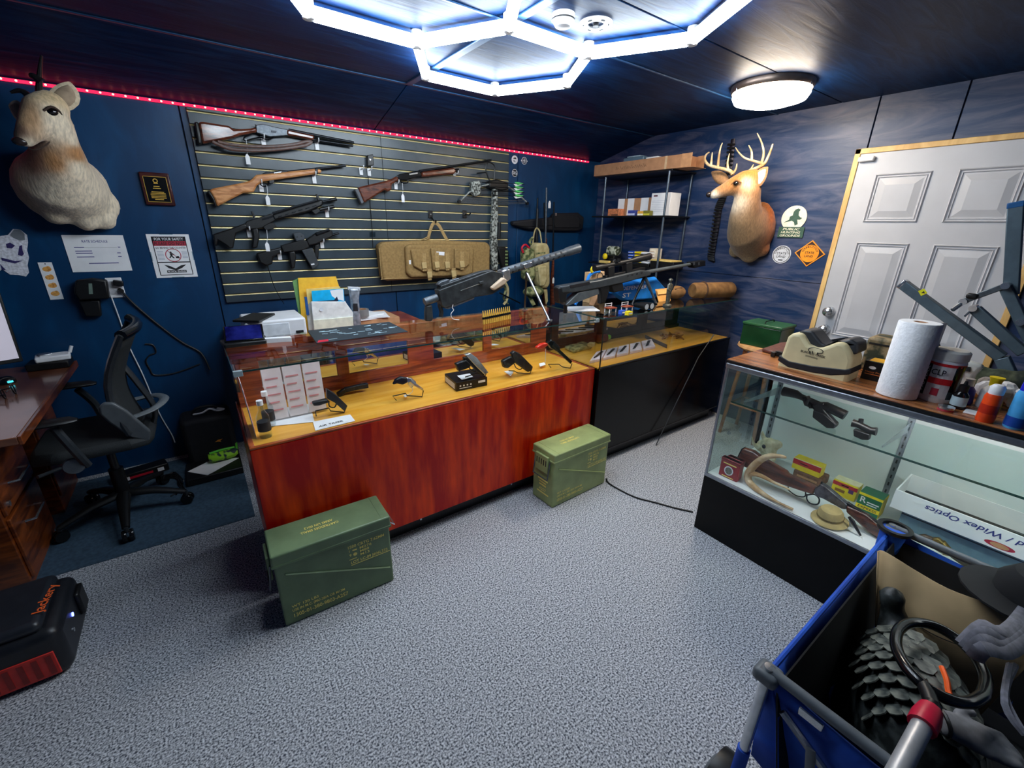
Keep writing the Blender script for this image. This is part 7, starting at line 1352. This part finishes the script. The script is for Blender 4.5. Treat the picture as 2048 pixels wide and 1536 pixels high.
bar('stand_leg', P(2004, 715), V((2.47, .1, GT + .01)), .04, .05, M_st, g); MB().box((2.41, -.1, GT), (2.535, .16, GT + .012)).build('base_plate', M_st, g, bev=.003); bar('stand_post', V((2.52, -.02, GT)), P(2060, 680, X + .06), .034, .04, M_st, g); bar('post_foot', V((2.53, .0, GT)), P(2022, 590, X + .08), .03, .03, M_st, g)
# ================================================================== FOLDING WAGON
wz = .55; WX0, WX1, WY0, WY1 = .94, 1.86, -.34, .22
wg = thing('folding_wagon', 'blue fabric folding wagon with grey frame and silver legs', 'wagon', (1.4, -.06, 0))
M_bl = mat('royal_blue_fabric', rgb(16, 68, 172), .75, c2=rgb(26, 92, 206), ns=8, bump=.3, bs=30); M_in = mat('black_lining', rgb(12, 13, 17), .85, n=.2, ns=12)
def sidewall(a, b, inn, name='fabric_side'):
    a, b, inn = V(a), V(b), V(inn); n = 14; mb = MB(); rows = []
    for j, z in enumerate((wz, .44, .3, .16)):
        row = []
        for i in range(n + 1):
            f = i / n; sag = .012 * math.sin(f * PI * 5 + j) * (j > 0) - .02 * math.sin(PI * f) * (j == 1); row.append(a.lerp(b, f) + inn * (.03 * j + sag) + V((0, 0, z - a.z - (.022 * math.sin(PI * f) if j == 0 else 0))))
        rows.append([mb.v(p) for p in row])
    for j in range(3):
        for i in range(n): mb.f([rows[j][i], rows[j][i + 1], rows[j + 1][i + 1], rows[j + 1][i]])
    o = mb.build(name, M_bl, wg, smooth=60); md = o.modifiers.new('s', 'SOLIDIFY'); md.thickness = .006; return o
cs = [(WX0, WY1, wz), (WX1, WY1, wz), (WX1, WY0, wz), (WX0, WY0, wz)]; inn = [(0, -1, 0), (-1, 0, 0), (0, 1, 0), (1, 0, 0)]
for k in range(4): sidewall(cs[k], cs[(k + 1) % 4], inn[k])
def lin(a, b, inn):
    a, b, inn = V(a), V(b), V(inn); MB().obox(a + inn * .022 + V((0, 0, -.02)), b - a, inn * .08 + V((0, 0, -.37)), inn * .004).build('black_lining', M_in, wg)
for k in range(4): lin(cs[k], cs[(k + 1) % 4], inn[k])
MB().box((WX0 + .09, WY0 + .09, .15), (WX1 - .09, WY1 - .09, .165)).build('wagon_floor', M_in, wg)
M_fg = mat('grey_frame_plastic', rgb(92, 98, 104), .45); 
for k, c in enumerate(cs):
    c = V(c); cc = V((1.4, -.06, wz)); d = (cc - c).normalized()
    MB().cbox(c + V((0, 0, -.005)), (.055, .055, .035)).build('corner_joint', M_fg, wg, bev=.012, seg=3); MB().lathe([(0, .0), (.012, 0), (.012, .006), (0, .007)], c + V((0, 0, .013)), n=14).build('corner_bolt', M_silver, wg)
    MB().cyl(c + V((0, 0, -.02)), V((c.x, c.y, .12)), .0125, n=12).build('frame_leg', M_silver, wg); MB().cyl(V((c.x, c.y, .17)), V((c.x, c.y, .27)), .016, n=12).build('leg_sleeve', M_bl, wg)
for a, b in ((3, 0), (1, 2)): MB().tube([V(cs[a]) + V((0, 0, .008)), V(cs[b]) + V((0, 0, .008))], .013, 10).build('end_rail', M_fg, wg)
MB().tube([V(cs[0]) + V((0, 0, -.004)), V(cs[1]) + V((0, 0, -.004))], .007, 8).build('side_cord', M_bl, wg)
for c in cs:
    wc = V((c[0], c[1] + (.035 if c[1] > 0 else -.035), .085)); wl_ = MB().lathe([(.0, -.025), (.06, -.025), (.082, -.02), (.085, 0), (.082, .02), (.06, .025), (0, .025)], wc, (0, 1, 0), 24).build('wheel', M_black, wg); MB().disc(wc + V((0, .026, 0)), (0, 1, 0), .045, .006, 20).build('wheel_hub', M_fg, wl_); MB().cbox(V((c[0], c[1], .12)), (.05, .05, .06)).build('caster_fork', M_fg, wg, bev=.006)
for f in (0, 1): MB().tube([V((WX0 - .005, WY0 + .05, .2 + .28 * f)), V((WX0 - .005, WY1 - .05, .48 - .28 * f))], .009, 8).build('cross_brace', M_silver, wg)
MB().tube(spline([(WX0 - .02, .1, .46), (WX0 - .035, .08, .36), (WX0 - .02, .1, .26), (WX0 - .03, .06, .18)], 4), .01, 6, flat=.3).build('grey_strap', M_fg, wg)
MB().cbox((WX0 - .004, .12, .52), (.008, .05, .024)).build('buckle_plate', M_silver, wg, bev=.003)
c = V((WX1 - .02, WY1 - .01, wz + .012)); MB().ring(c, (0, 0, 1), .05, .014, .012, 20).build('cup_ring', M_black, wg); MB().lathe([(.037, 0), (.034, -.08), (0, -.081)], c, n=18).build('cup_pocket', M_bl, wg)
# turkey decoy
t = thing('turkey_decoy', 'black feathered turkey decoy lying in the wagon', 'decoy', (1.38, .0, .166)); M_tk = mat('decoy_black', rgb(26, 30, 30), .45, c2=rgb(70, 76, 76), ns=30, lo=.45, hi=.7, bump=.3, bs=90)
b_ = MB(); b_.loft(rings_along([(1.12, -.06, .30), (1.2, -.045, .325), (1.32, -.015, .342), (1.42, .02, .345), (1.48, .06, .40), (1.515, .09, .43), (1.525, .105, .46)], [(.05, .06), (.11, .15), (.13, .178), (.115, .165), (.075, .09), (.045, .05), (.034, .036)], 16)); b_.loft(rings_along([(1.52, .1, .43), (1.53, .115, .48), (1.525, .125, .52), (1.51, .13, .54)], [(.034, .034), (.03, .03), (.034, .034), (.02, .02)], 12))
remesh(b_, 'decoy_body', M_tk, t, .012, [((1.3, 0, .4), (0, 0, 0), 1)], 3); M_ft = mat('feather_grey', rgb(54, 60, 60), .35, c2=rgb(120, 124, 116), ns=40)
fm = MB().prism([V(p) for p in ((-.02, -.018, 0), (.0, -.022, .002), (.022, -.012, .004), (.026, 0, .005), (.022, .012, .004), (0, .022, .002), (-.02, .018, 0))], (0, 0, .003)).mesh('feather', (0, 0, 0)); fm.materials.append(M_ft); R0 = ROOT[t]
for i in range(9):
    for j in range(9):
        f = i / 8; px_ = 1.18 + f * .26; rr = .112 + .03 * math.sin(PI * min(1, f * 1.1)); a = PI * (.12 + .76 * (j + .5 * (i % 2)) / 8.5); cy = -.05 + f * .09; p = V((px_, cy + rr * .96 * math.cos(a), .338 + (.155 + .026 * math.sin(PI * min(1, f * 1.1))) * math.sin(a)))
        n_ = V((0, math.cos(a), math.sin(a))); x_ = V((-1, -.3, .12)).normalized(); y_ = n_.cross(x_).normalized(); x2 = y_.cross(n_); R = Mx((x2, y_, n_)).transposed().to_4x4(); R.translation = p - R0
        o = bpy.data.objects.new('feather', fm); col.objects.link(o); o.parent = t; o.matrix_local = R; ROOT[o] = R0
# curled target sheet
t = thing('curled_paper_target', 'curled tan paper sheet standing up in the wagon', 'paper', (1.55, .06, .3)); mb = MB(); up_ = [V(p) for p in ((1.59, .200, .60), (1.60, .19, .605), (1.60, .15, .60), (1.61, .1, .585), (1.615, .03, .575), (1.64, -.05, .575), (1.67, -.12, .58), (1.70, -.18, .58))]; up_ = spline(up_, 4); dn = [V((p.x - .02, -.06 + (p.y + .06) * .6, .168)) for p in up_]
A = [mb.v(p) for p in up_]; B = [mb.v(p) for p in dn]
for i in range(len(A) - 1): mb.f([A[i], A[i + 1], B[i + 1], B[i]])
o = mb.build('sheet', mat('tan_paper', rgb(206, 176, 132), .8, n=.1, ns=7), t, smooth=60); md = o.modifiers.new('s', 'SOLIDIFY'); md.thickness = .002
MB().tube([p.lerp(q, .4) + V((-.004, -.004, .003)) for p, q in zip(up_[3:20], dn[3:20])], .0014, 5).build('ink_line', M_ink, t)
# black loop handle, orange cord, gloves, pole
t = thing('black_loop_handle', 'large glossy black loop handle sticking up from wagon', 'handle', (1.22, -.02, .45)); lp = [onz(1882 + 84 * math.cos(k * PI / 6) + 34 * math.sin(k * PI / 6), 1325 + 66 * math.cos(k * PI / 6) - 46 * math.sin(k * PI / 6), .576 - .026 * math.sin(k * PI / 6)) for k in range(12)]
sp_ = spline(lp + lp[:1], 4)[:-1]; MB().tube(sp_, .0125, 12, closed=True).build('loop', M_blackgloss, t); pa, pb = onz(1850, 1440, .60), onz(1795, 1545, .585); pd_ = (pa - pb).normalized(); MB().tube([lp[9], lp[9].lerp(pa + pd_ * .05, .5), pa + pd_ * .045], [.013, .014, .014], 10).build('stem', M_black, t)
t = thing('orange_rope', 'orange rope piece inside the black loop', 'rope', (1.26, -.04, .56)); MB().tube(spline([(1.33, -.02, .531), (1.29, -.035, .536), (1.26, -.045, .532), (1.245, -.055, .53)], 4), .006, 7).build('cord', mat('hi_vis_orange', rgb(240, 92, 20), .5), t)
t = thing('telescopic_pole', 'silver telescopic pole with bright red clamp in wagon', 'pole', (1.0, -.04, .3)); a, b = pa, pb; MB().cyl(a, b - pd_ * .06, .017, n=14).build('pole_tube', mat('pale_alloy', rgb(190, 190, 192), .4, .5), t); d = (a - b).normalized(); MB().tube([a - d * .02, a + d * .01, a + d * .035], [.024, .024, .02], 12).build('red_clamp', mat('clamp_red', rgb(204, 24, 60), .4), t); MB().tube([a + d * .03, a + d * .05], .015, 10).build('pole_stem', M_black, t)
def glove(name, label, c, ax, sd, m):
    c, ax, sd = V(c), V(ax).normalized(), V(sd).normalized(); nn = ax.cross(sd).normalized(); t = thing(name, label, 'glove', c - V((0, 0, .02))); b_ = MB()
    b_.loft(rings_along([c - ax * .06, c - ax * .02, c + ax * .02, c + ax * .04], [(.03, .014), (.036, .017), (.04, .017), (.036, .014)], 12, nn))
    for k, (o_, l, cu) in enumerate(((-.028, .05, .01), (-.01, .062, .012), (.009, .06, .014), (.027, .048, .012))):
        p = c + ax * .035 + sd * o_; b_.tube([p, p + ax * l * .5 + nn * cu * .3, p + ax * l - nn * cu], [.0105, .010, .008], 8)
    p = c - ax * .01 + sd * .034; b_.tube([p, p + sd * .02 + ax * .02, p + sd * .026 + ax * .045], [.012, .011, .008], 8)
    remesh(b_, 'glove_shell', m, t, .005, [(c, (0, 0, 0), 1)], 3); MB().tube([c - ax * .055 + sd * .03 * math.cos(a) + nn * .016 * math.sin(a) for a in [2 * PI * k / 14 for k in range(14)]], .004, 6, closed=True).build('cuff', M_black, t)
glove('grey_work_glove', 'grey work glove lying fingers up near the wagon pole', onz(1945, 1470, .52), (.3, -.5, -.1), (.7, .5, .1), mat('glove_grey', rgb(120, 120, 124), .8, n=.15, ns=30))
t = thing('grey_webbing_bundle', 'looped grey webbing straps piled on the wagon', 'straps', (1.36, -.12, .5)); M_wb = mat('grey_webbing', rgb(112, 112, 122), .8, n=.15, ns=60)
for k in range(4): MB().tube(spline([onz(1925 + 8 * k, 1290 + k * 9, .585 + .004 * k), onz(1970, 1250 + k * 16, .64), onz(2015, 1262 + k * 14, .62), onz(2060, 1210 + k * 22, .6)], 4), .016, 6, flat=.25).build('strap_loop', M_wb, t)
for k in range(2): MB().tube(spline([onz(2030 - 10 * k, 1330, .58), onz(2010, 1390 + 20 * k, .57), onz(2050, 1470, .55)], 4), .007, 6).build('thin_strap', M_wb, t)
t = thing('brimmed_hat', 'black cloth brimmed hat on top of the wagon pile', 'hat', (1.6, -.15, .56)); c = V((1.72, -.12, .62)); MB().lathe([(.085, -.02), (.085, .02), (.06, .055), (0, .068)], c, n=20).build('cap_crown', M_in, t); MB().lathe([(0, -.022), (.12, -.02), (.12, -.014), (0, -.012)], c + V((-.03, .03, 0)), n=20).build('cap_brim', M_in, t)
# ================================================================== LEFT SIDE: DESK, CHAIR, FLOOR CLUTTER
M_dw = wood('desk_brown', rgb(84, 36, 14), rgb(150, 74, 28), .3, 3, (1, .6, 4), 4, coat=.2); M_dt = wood('desk_top_wood', rgb(92, 52, 36), rgb(128, 80, 58), .22, 2.5, (1, .5, 4), 4, coat=.4)
dk = thing('office_desk', 'brown wooden desk with drawer pedestal along the left wall', 'desk', (-1.08, 2.86, 0)); DZt = .75
MB().box((XL + .02, 2.28, DZt - .03), (-.66, YB - .02, DZt)).build('desk_top', M_dt, dk, bev=.003); MB().box((-.66, 2.28, DZt - .034), (-.648, YB - .02, DZt + .001)).build('edge_band', M_dw, dk, bev=.002)
pd = MB().box((XL + .1, 2.42, 0), (-.83, 2.86, DZt - .03)).build('pedestal', M_dw, dk, bev=.003)
for z0, z1 in ((.04, .34), (.36, .7)):
    dw = MB().box((-.83, 2.435, z0), (-.815, 2.845, z1)).build('drawer_front', M_dw, dk, bev=.004); zc = z1 - .08 if z0 < .2 else z0 + .1
    MB().tube([(-.815, 2.55, zc), (-.782, 2.555, zc), (-.782, 2.70, zc), (-.815, 2.705, zc)], .005, 8).build('wire_handle', M_silver, dw)
MB().disc((-.815, 2.47, .40), (1, 0, 0), .012, .008, 14).build('drawer_lock', M_silver, dk)
MB().box((XL + .1, 3.05, 0), (-.82, 3.44, DZt - .03)).build('far_pedestal', M_dw, dk, bev=.003); MB().box((-.82, 3.06, .1), (-.81, 3.43, .68)).build('cabinet_door', M_dw, dk, bev=.003)
# monitor
c = V((-.80, 3.17, .86)); u = V((-.93, -.37, 0)).normalized(); up = V((0, .12, 1)).normalized(); nrm = V((.37, -.93, 0)).normalized()
mo = thing('desktop_monitor', 'desktop monitor with white screen standing on the desk', 'monitor', c + u * .27 - V((0, 0, .11)))
MB().obox(c - up * .02 + u * -.012 - nrm * .03, u * .56, up * .36, nrm * .03).build('monitor_housing', M_black, mo, bev=.004); MB().obox(c + nrm * .0005, u * .535, up * .325, nrm * .001).build('screen', mat('lit_screen', rgb(206, 200, 214), .4, ns=3, n=.02, emit=.12), mo)
m_ = c + u * .27; MB().cyl(m_ - nrm * .04 + V((0, 0, -.105)), m_ - nrm * .04 + V((0, 0, .12)), .02, n=12).build('stand_neck', M_black, mo); MB().lathe([(0, 0), (.11, 0), (.11, .006), (.03, .012), (0, .012)], m_ - nrm * .04 + V((0, 0, -.11)), n=24).build('stand_foot', M_black, mo)
# desk things
c = V((-.86, 3.12, DZt)); t = thing('computer_mouse', 'black computer mouse with cyan light on desk', 'mouse', c); MB().lathe([(0, 0), (.034, 0), (.036, .008), (.032, .022), (.02, .033), (0, .037)], c, n=18).build('mouse_body', M_blackgloss, t); MB().cbox(c + V((.02, -.028, .013)), (.02, .006, .008), .6).build('mouse_cyan_spot', mat('cyan_spot', rgb(60, 190, 210), .3, emit=.6), t)  # small cyan spot low on the mouse, given a weak emission
c = V((-.80, 2.87, DZt + .004)); t = thing('eyeglasses', 'folded dark eyeglasses lying on the desk edge', 'glasses', c)
for s_ in (-.032, .032): MB().ring(c + V((s_ * .3, s_, .02)), (1, .1, .1), .024, .004, .004, 20).build('lens_rim', M_black, t); MB().tube([c + V((0, s_ * 1.7, .022)), c + V((-.08, s_ * 1.6, .01)), c + V((-.14, s_ * 1.4, .004))], .003, 6).build('temple_arm', M_black, t)
MB().tube([c + V((-.002, -.01, .022)), c + V((.004, 0, .026)), c + V((.002, .01, .022))], .0025, 6).build('bridge', M_black, t)
c = V((-.72, 3.36, DZt + .04)); t = thing('white_router', 'flat white router on a black box at desk corner', 'router', c); MB().cbox(c + V((0, 0, .015)), (.14, .1, .03), .15).build('router_body', M_plastwhite, t, bev=.008, seg=3); MB().tube([c + V((.065, .03, .025)), c + V((.08, .035, .06))], .008, 8).build('antenna', M_plastwhite, t); MB().cbox(c + V((-.03, 0, .034)), (.05, .05, .01), .4).build('usb_key', M_silver, t, bev=.002)
MB().cbox((-.74, 3.36, DZt + .02), (.17, .13, .039)).build('modem_box', M_black, label='low black modem box under the white router', cat='modem', bev=.006)
# office chair
ch = thing('mesh_office_chair', 'black mesh-back office chair on casters facing the desk', 'office chair', (-.58, 2.83, 0)); ch.location.z = .0045; M_mesh = mat('black_mesh', rgb(30, 34, 36), .7, n=.3, ns=300, bump=.4, bs=400); M_cf = mat('chair_frame', rgb(44, 48, 52), .3)
ctr = V((-.53, 2.85, 0))
for k in range(5):
    a = math.radians((-86, -14, 58, 130, 202)[k]); e = ctr + V((.272 * math.cos(a), .29 * math.sin(a), 0)); lg = MB().tube([ctr + V((0, 0, .13)), ctr.lerp(e, .5) + V((0, 0, .115)), e + V((0, 0, .075))], [.034, .026, .017], 10, flat=.7).build('base_leg', M_black, ch)
    MB().cyl(e + V((0, 0, .08)), e + V((0, 0, .05)), .01, n=8).build('caster_stem', M_cf, lg)
    for s_ in (-.014, .014): d = V((-math.sin(a), math.cos(a), 0)); MB().lathe([(0, -.009), (.027, -.009), (.03, -.004), (.03, .004), (.027, .009), (0, .009)], e + d * s_ * 1.0 + V((0, 0, .03)), d, 18).build('caster_wheel', M_blackgloss, lg)
MB().cyl(ctr + V((0, 0, .1)), ctr + V((0, 0, .28)), .032, n=16).build('gas_cylinder', M_black, ch); MB().cyl(ctr + V((0, 0, .28)), ctr + V((0, 0, .42)), .018, n=14).build('piston', M_cf, ch)
MB().box((-.64, 2.75, .41), (-.42, 2.93, .46)).build('tilt_mechanism', M_black, ch, bev=.015)
st_ = MB().loft([[V((-.54 + .23 * sx * q, 2.83 + .25 * sy * q, z)) for sx, sy in ((-1, -.8), (-.9, -1), (.9, -1), (1, -.85), (1, .85), (.9, 1), (-.9, 1), (-1, .8))] for z, q in ((.455, .85), (.47, 1), (.5, 1.0), (.525, .93), (.53, .7))]).build('seat', M_mesh, ch, sub=1)
mb = MB(); rows = []
for j in range(9):
    f = j / 8; z = .55 + f * .48; w_ = .20 - .05 * math.sin(PI * f) * .8 + .03 * f; xb = -.40 - .055 * math.sin(PI * f * 1.1) + .06 * f
    rows.append([V((xb + .045 * (1 - (k / 4 - 1) ** 2) * .9, 2.81 + w_ * (k / 4 - 1), z)) for k in range(9)])
G = [[mb.v(p) for p in r] for r in rows]
for j in range(8):
    for k in range(8): mb.f([G[j][k], G[j][k + 1], G[j + 1][k + 1], G[j + 1][k]])
bk = mb.build('backrest_mesh', M_mesh, ch, smooth=80); md = bk.modifiers.new('s', 'SOLIDIFY'); md.thickness = .012
rim = [r[0] for r in rows] + rows[-1][1:] + [r[8] for r in rows[::-1]][1:] + rows[0][::-1][1:-1]; MB().tube(rim, .015, 8, closed=True).build('backrest_frame', M_cf, ch)
MB().tube(spline([rows[-1][k] + V((.004, 0, .004)) for k in (0, 2, 4, 6, 8)], 4), .024, 10).build('top_bolster', M_blackgloss, ch)
MB().tube(spline([(-.50, 2.83, .44), (-.36, 2.83, .46), (-.30, 2.82, .58), (-.34, 2.81, .75), (-.38, 2.81, .86)], 4), [.03] * 3 + [.026] * 14, 10, flat=.5).build('spine', M_cf, ch)
MB().tube(spline([(-.42, 2.66, .60), (-.30, 2.70, .62), (-.25, 2.82, .63), (-.30, 2.94, .62), (-.42, 2.97, .60)], 5), .022, 8, flat=.45, up=(0, 0, 1)).build('lumbar_hoop', mat('grey_hoop', rgb(104, 110, 114), .35), ch)
slab('side_shell', PX(198, 815, 208, 806, 228, 806, 255, 822, 302, 862, 300, 884, 262, 876, 218, 846, 200, 830), -.012, .012, mat('shell_grey', rgb(78, 84, 88), .35), ch, .01, proj=yplane(2.62), seg=3)
for y in (2.545, 3.115):
    MB().tube(spline([(-.56, y, .46), (-.58, y + (.03 if y < 2.8 else -.03) * -1, .56), (-.62, y, .665)], 4), .018, 8).build('arm_support', M_cf, ch); MB().loft(rings_along([(-.80, y, .685), (-.77, y, .69), (-.68, y, .692), (-.57, y, .69), (-.54, y, .686)], [(.012, .008), (.04, .014), (.044, .015), (.04, .014), (.014, .008)], 12)).build('arm_pad', M_black, ch)
MB().lathe([(0, 0), (.035, 0), (.04, .01), (.036, .02), (0, .022)], (-.6, 2.545, .475), (0, -1, 0), 18).build('pivot_cap', M_fg, ch); MB().tube([(-.66, 2.6, .45), (-.72, 2.53, .46)], .008, 8).build('tilt_lever', M_cf, ch)
# chair mat and floor clutter
MB().prism([(-1.45, 2.47, 0), (.03, 2.43, 0), (.03, 3.4, 0), (-1.45, 3.4, 0)], (0, 0, .004)).build('chair_mat', mat('blue_grey_mat', rgb(58, 80, 98), .6, n=.15, ns=60, bump=.2, bs=120), label='dull blue floor mat under the office chair', cat='floor mat')
t = thing('black_equipment_bag', 'black boxy bag with small orange logo against back wall', 'bag', (-.1, 3.3, .004)); MB().box((-.25, 3.22, .006), (.03, 3.44, .33)).build('bag_body', MC['black_nylon'], t, bev=.03, seg=3); mb = MB(); F = Frame((-.09, 3.2195, .15), (1, 0, 0), (0, 0, 1)); F.poly(mb, [(0, 0), (.02, .012), (.045, .012), (.03, .002), (.034, -.008), (.02, -.002)], .0002, .001); mb.build('orange_logo', mat('logo_orange', rgb(226, 140, 50), .5), t); MB().tube(spline([(-.18, 3.33, .325), (-.15, 3.32, .37), (-.06, 3.32, .37), (-.03, 3.33, .325)], 4), .009, 7).build('handle', MC['black_nylon'], t)
t = thing('white_cable_tangle', 'tangle of white cable on top of the black bag', 'cable', (-.1, 3.3, .33)); MB().tube(spline([(-.17, 3.3, .34), (-.12, 3.27, .352), (-.08, 3.3, .36), (-.04, 3.28, .346), (0, 3.3, .34), (-.06, 3.33, .35)], 4), .006, 6).build('cable', M_plastwhite, t)
t = thing('low_black_box', 'low flat black box on floor holding paper and lunch bag', 'box', (-.08, 3.07, .004)); MB().box((-.27, 2.96, .005), (.03, 3.2, .05)).build('box_body', M_black, t, bev=.006)
MB().prism([(-.26, 3.08, .0505), (-.16, 2.965, .0505), (.02, 3.10, .0505), (-.1, 3.19, .0505)], (0, 0, .002)).build('white_paper_sheet', M_white, label='white paper sheet on floor box under green lunch bag', cat='paper')
t = thing('green_patterned_bag', 'lime green lunch bag with dark leafy pattern lying flat', 'lunch bag', (-.04, 3.14, .053)); M_lg = mat('lime_pattern', rgb(24, 52, 60), .6, c2=rgb(150, 214, 40), ns=26, det=1, lo=.44, hi=.5)
MB().loft(rings_along([(-.14, 3.13, .088), (-.12, 3.13, .088), (-.04, 3.135, .088), (.0, 3.14, .088), (.022, 3.14, .088)], [(.03, .022), (.045, .033), (.048, .034), (.045, .032), (.03, .018)], 12)).build('bag_body', M_lg, t); MB().tube(spline([(-.13, 3.12, .121), (-.06, 3.125, .126), (.01, 3.13, .122)], 4), .008, 6).build('zip_edge', mat('lime_trim', rgb(96, 206, 60), .5), t); MB().prism([(.012, 3.135, .1), (.026, 3.135, .1), (.03, 3.135, .15), (.018, 3.135, .145)], (0, .006, 0)).build('pull_tab', mat('lime_trim', rgb(96, 206, 60)), t)
t = thing('tangled_black_cords', 'tangle of thin black cords on floor beside white paper', 'cable', (-.3, 3.05, .006))
for k in range(4): MB().tube(spline([(-.45 + .03 * k, 3.2, .009), (-.33, 3.12 + .025 * k, .012), (-.315 + .01 * k, 3.02, .009 + .006 * k), (-.3, 2.95 + .03 * k, .009), (-.35 + .025 * k, 2.9, .009)], 4), .004, 6).build('cord', M_cable, t)
t = thing('surge_protector', 'black surge protector with red stripe and white plugs', 'power strip', (-.45, 3.28, .005)); MB().obox((-.62, 3.22, .005), (.26, .05, 0), (-.02, .09, 0), (0, 0, .05)).build('strip_body', M_black, t, bev=.005); MB().obox((-.57, 3.228, .022), (.13, .025, 0), (0, -.0, .014), (.0004, -.002, 0)).build('red_stripe', mat('red_rubber', rgb(196, 20, 48)), t)
for f in (.14, .78): MB().obox(V((-.62, 3.218, .018)) + V((.26, .05, 0)) * f, V((.26, .05, 0)) * .12, (0, 0, .022), (.0008, -.003, 0)).build('white_plug', M_plastwhite, t)
# portable power station
t = thing('portable_power_station', 'black and orange portable power station with folded handle', 'power station', (-.77, 1.95, 0)); M_pc = mat('station_black', rgb(24, 26, 32), .4, n=.1)
MB().box((-1.01, 1.80, 0), (-0.61, 2.13, .2)).build('body', M_pc, t, bev=.035, seg=4); MB().box((-0.98, 1.82, .19), (-0.65, 2.11, .235)).build('top_handle', mat('station_top', rgb(36, 39, 46), .35), t, bev=.03, seg=4)
MB().box((-0.99, 1.796, .02), (-0.64, 1.802, .12)).build('orange_panel', mat('orange_red_panel', rgb(222, 52, 44), .45), t, bev=.002)
for k in range(10): MB().box((-.97 + k * .034, 1.7945, .03), (-.955 + k * .034, 1.797, .11)).build('vent_rib', mat('orange_red_dark', rgb(150, 30, 26), .5), t)
txt('Jackery', (-0.65, 1.87, .236), (0.12, 1, 0), (-1, .12, 0), .03, mat('logo_bright_orange', rgb(250, 104, 44), .5), t, width=.15, lift=.0015)
MB().disc((-0.61, 1.95, .13), (1, 0, 0), .008, .003, 12).build('blue_led', emis('blue_led', (.1, .15, 1), 3.0), t)
for y, z in ((1.90, .10), (2.0, .1), (2.05, .14)): MB().disc((-.66, y, z), (1, 0, 0), .014, .004, 14).build('port', M_ink, t); 
MB().disc((-0.61, 1.90, .10), (1, 0, 0), .008, .006, 12).build('port_ring', M_silver, t); MB().disc((-0.81, 1.80, .155), (0, -1, 0), .008, .004, 12).build('orange_button', mat('hi_vis_orange', rgb(240, 92, 20)), t); MB().box((-0.615, 2.02, .06), (-0.595, 2.1, .16)).build('side_plug', M_black, t, bev=.008)
t = thing('extension_cord', 'thin black extension cord crossing carpet from can to showcase', 'cord', (1.9, 1.3, .003)); MB().tube(spline([onz(x, y, .005) for x, y in ((1213, 958), (1217, 966), (1240, 980), (1272, 995), (1310, 1005), (1350, 1016), (1386, 1024))], 4), .005, 7).build('cord', M_cable, t)
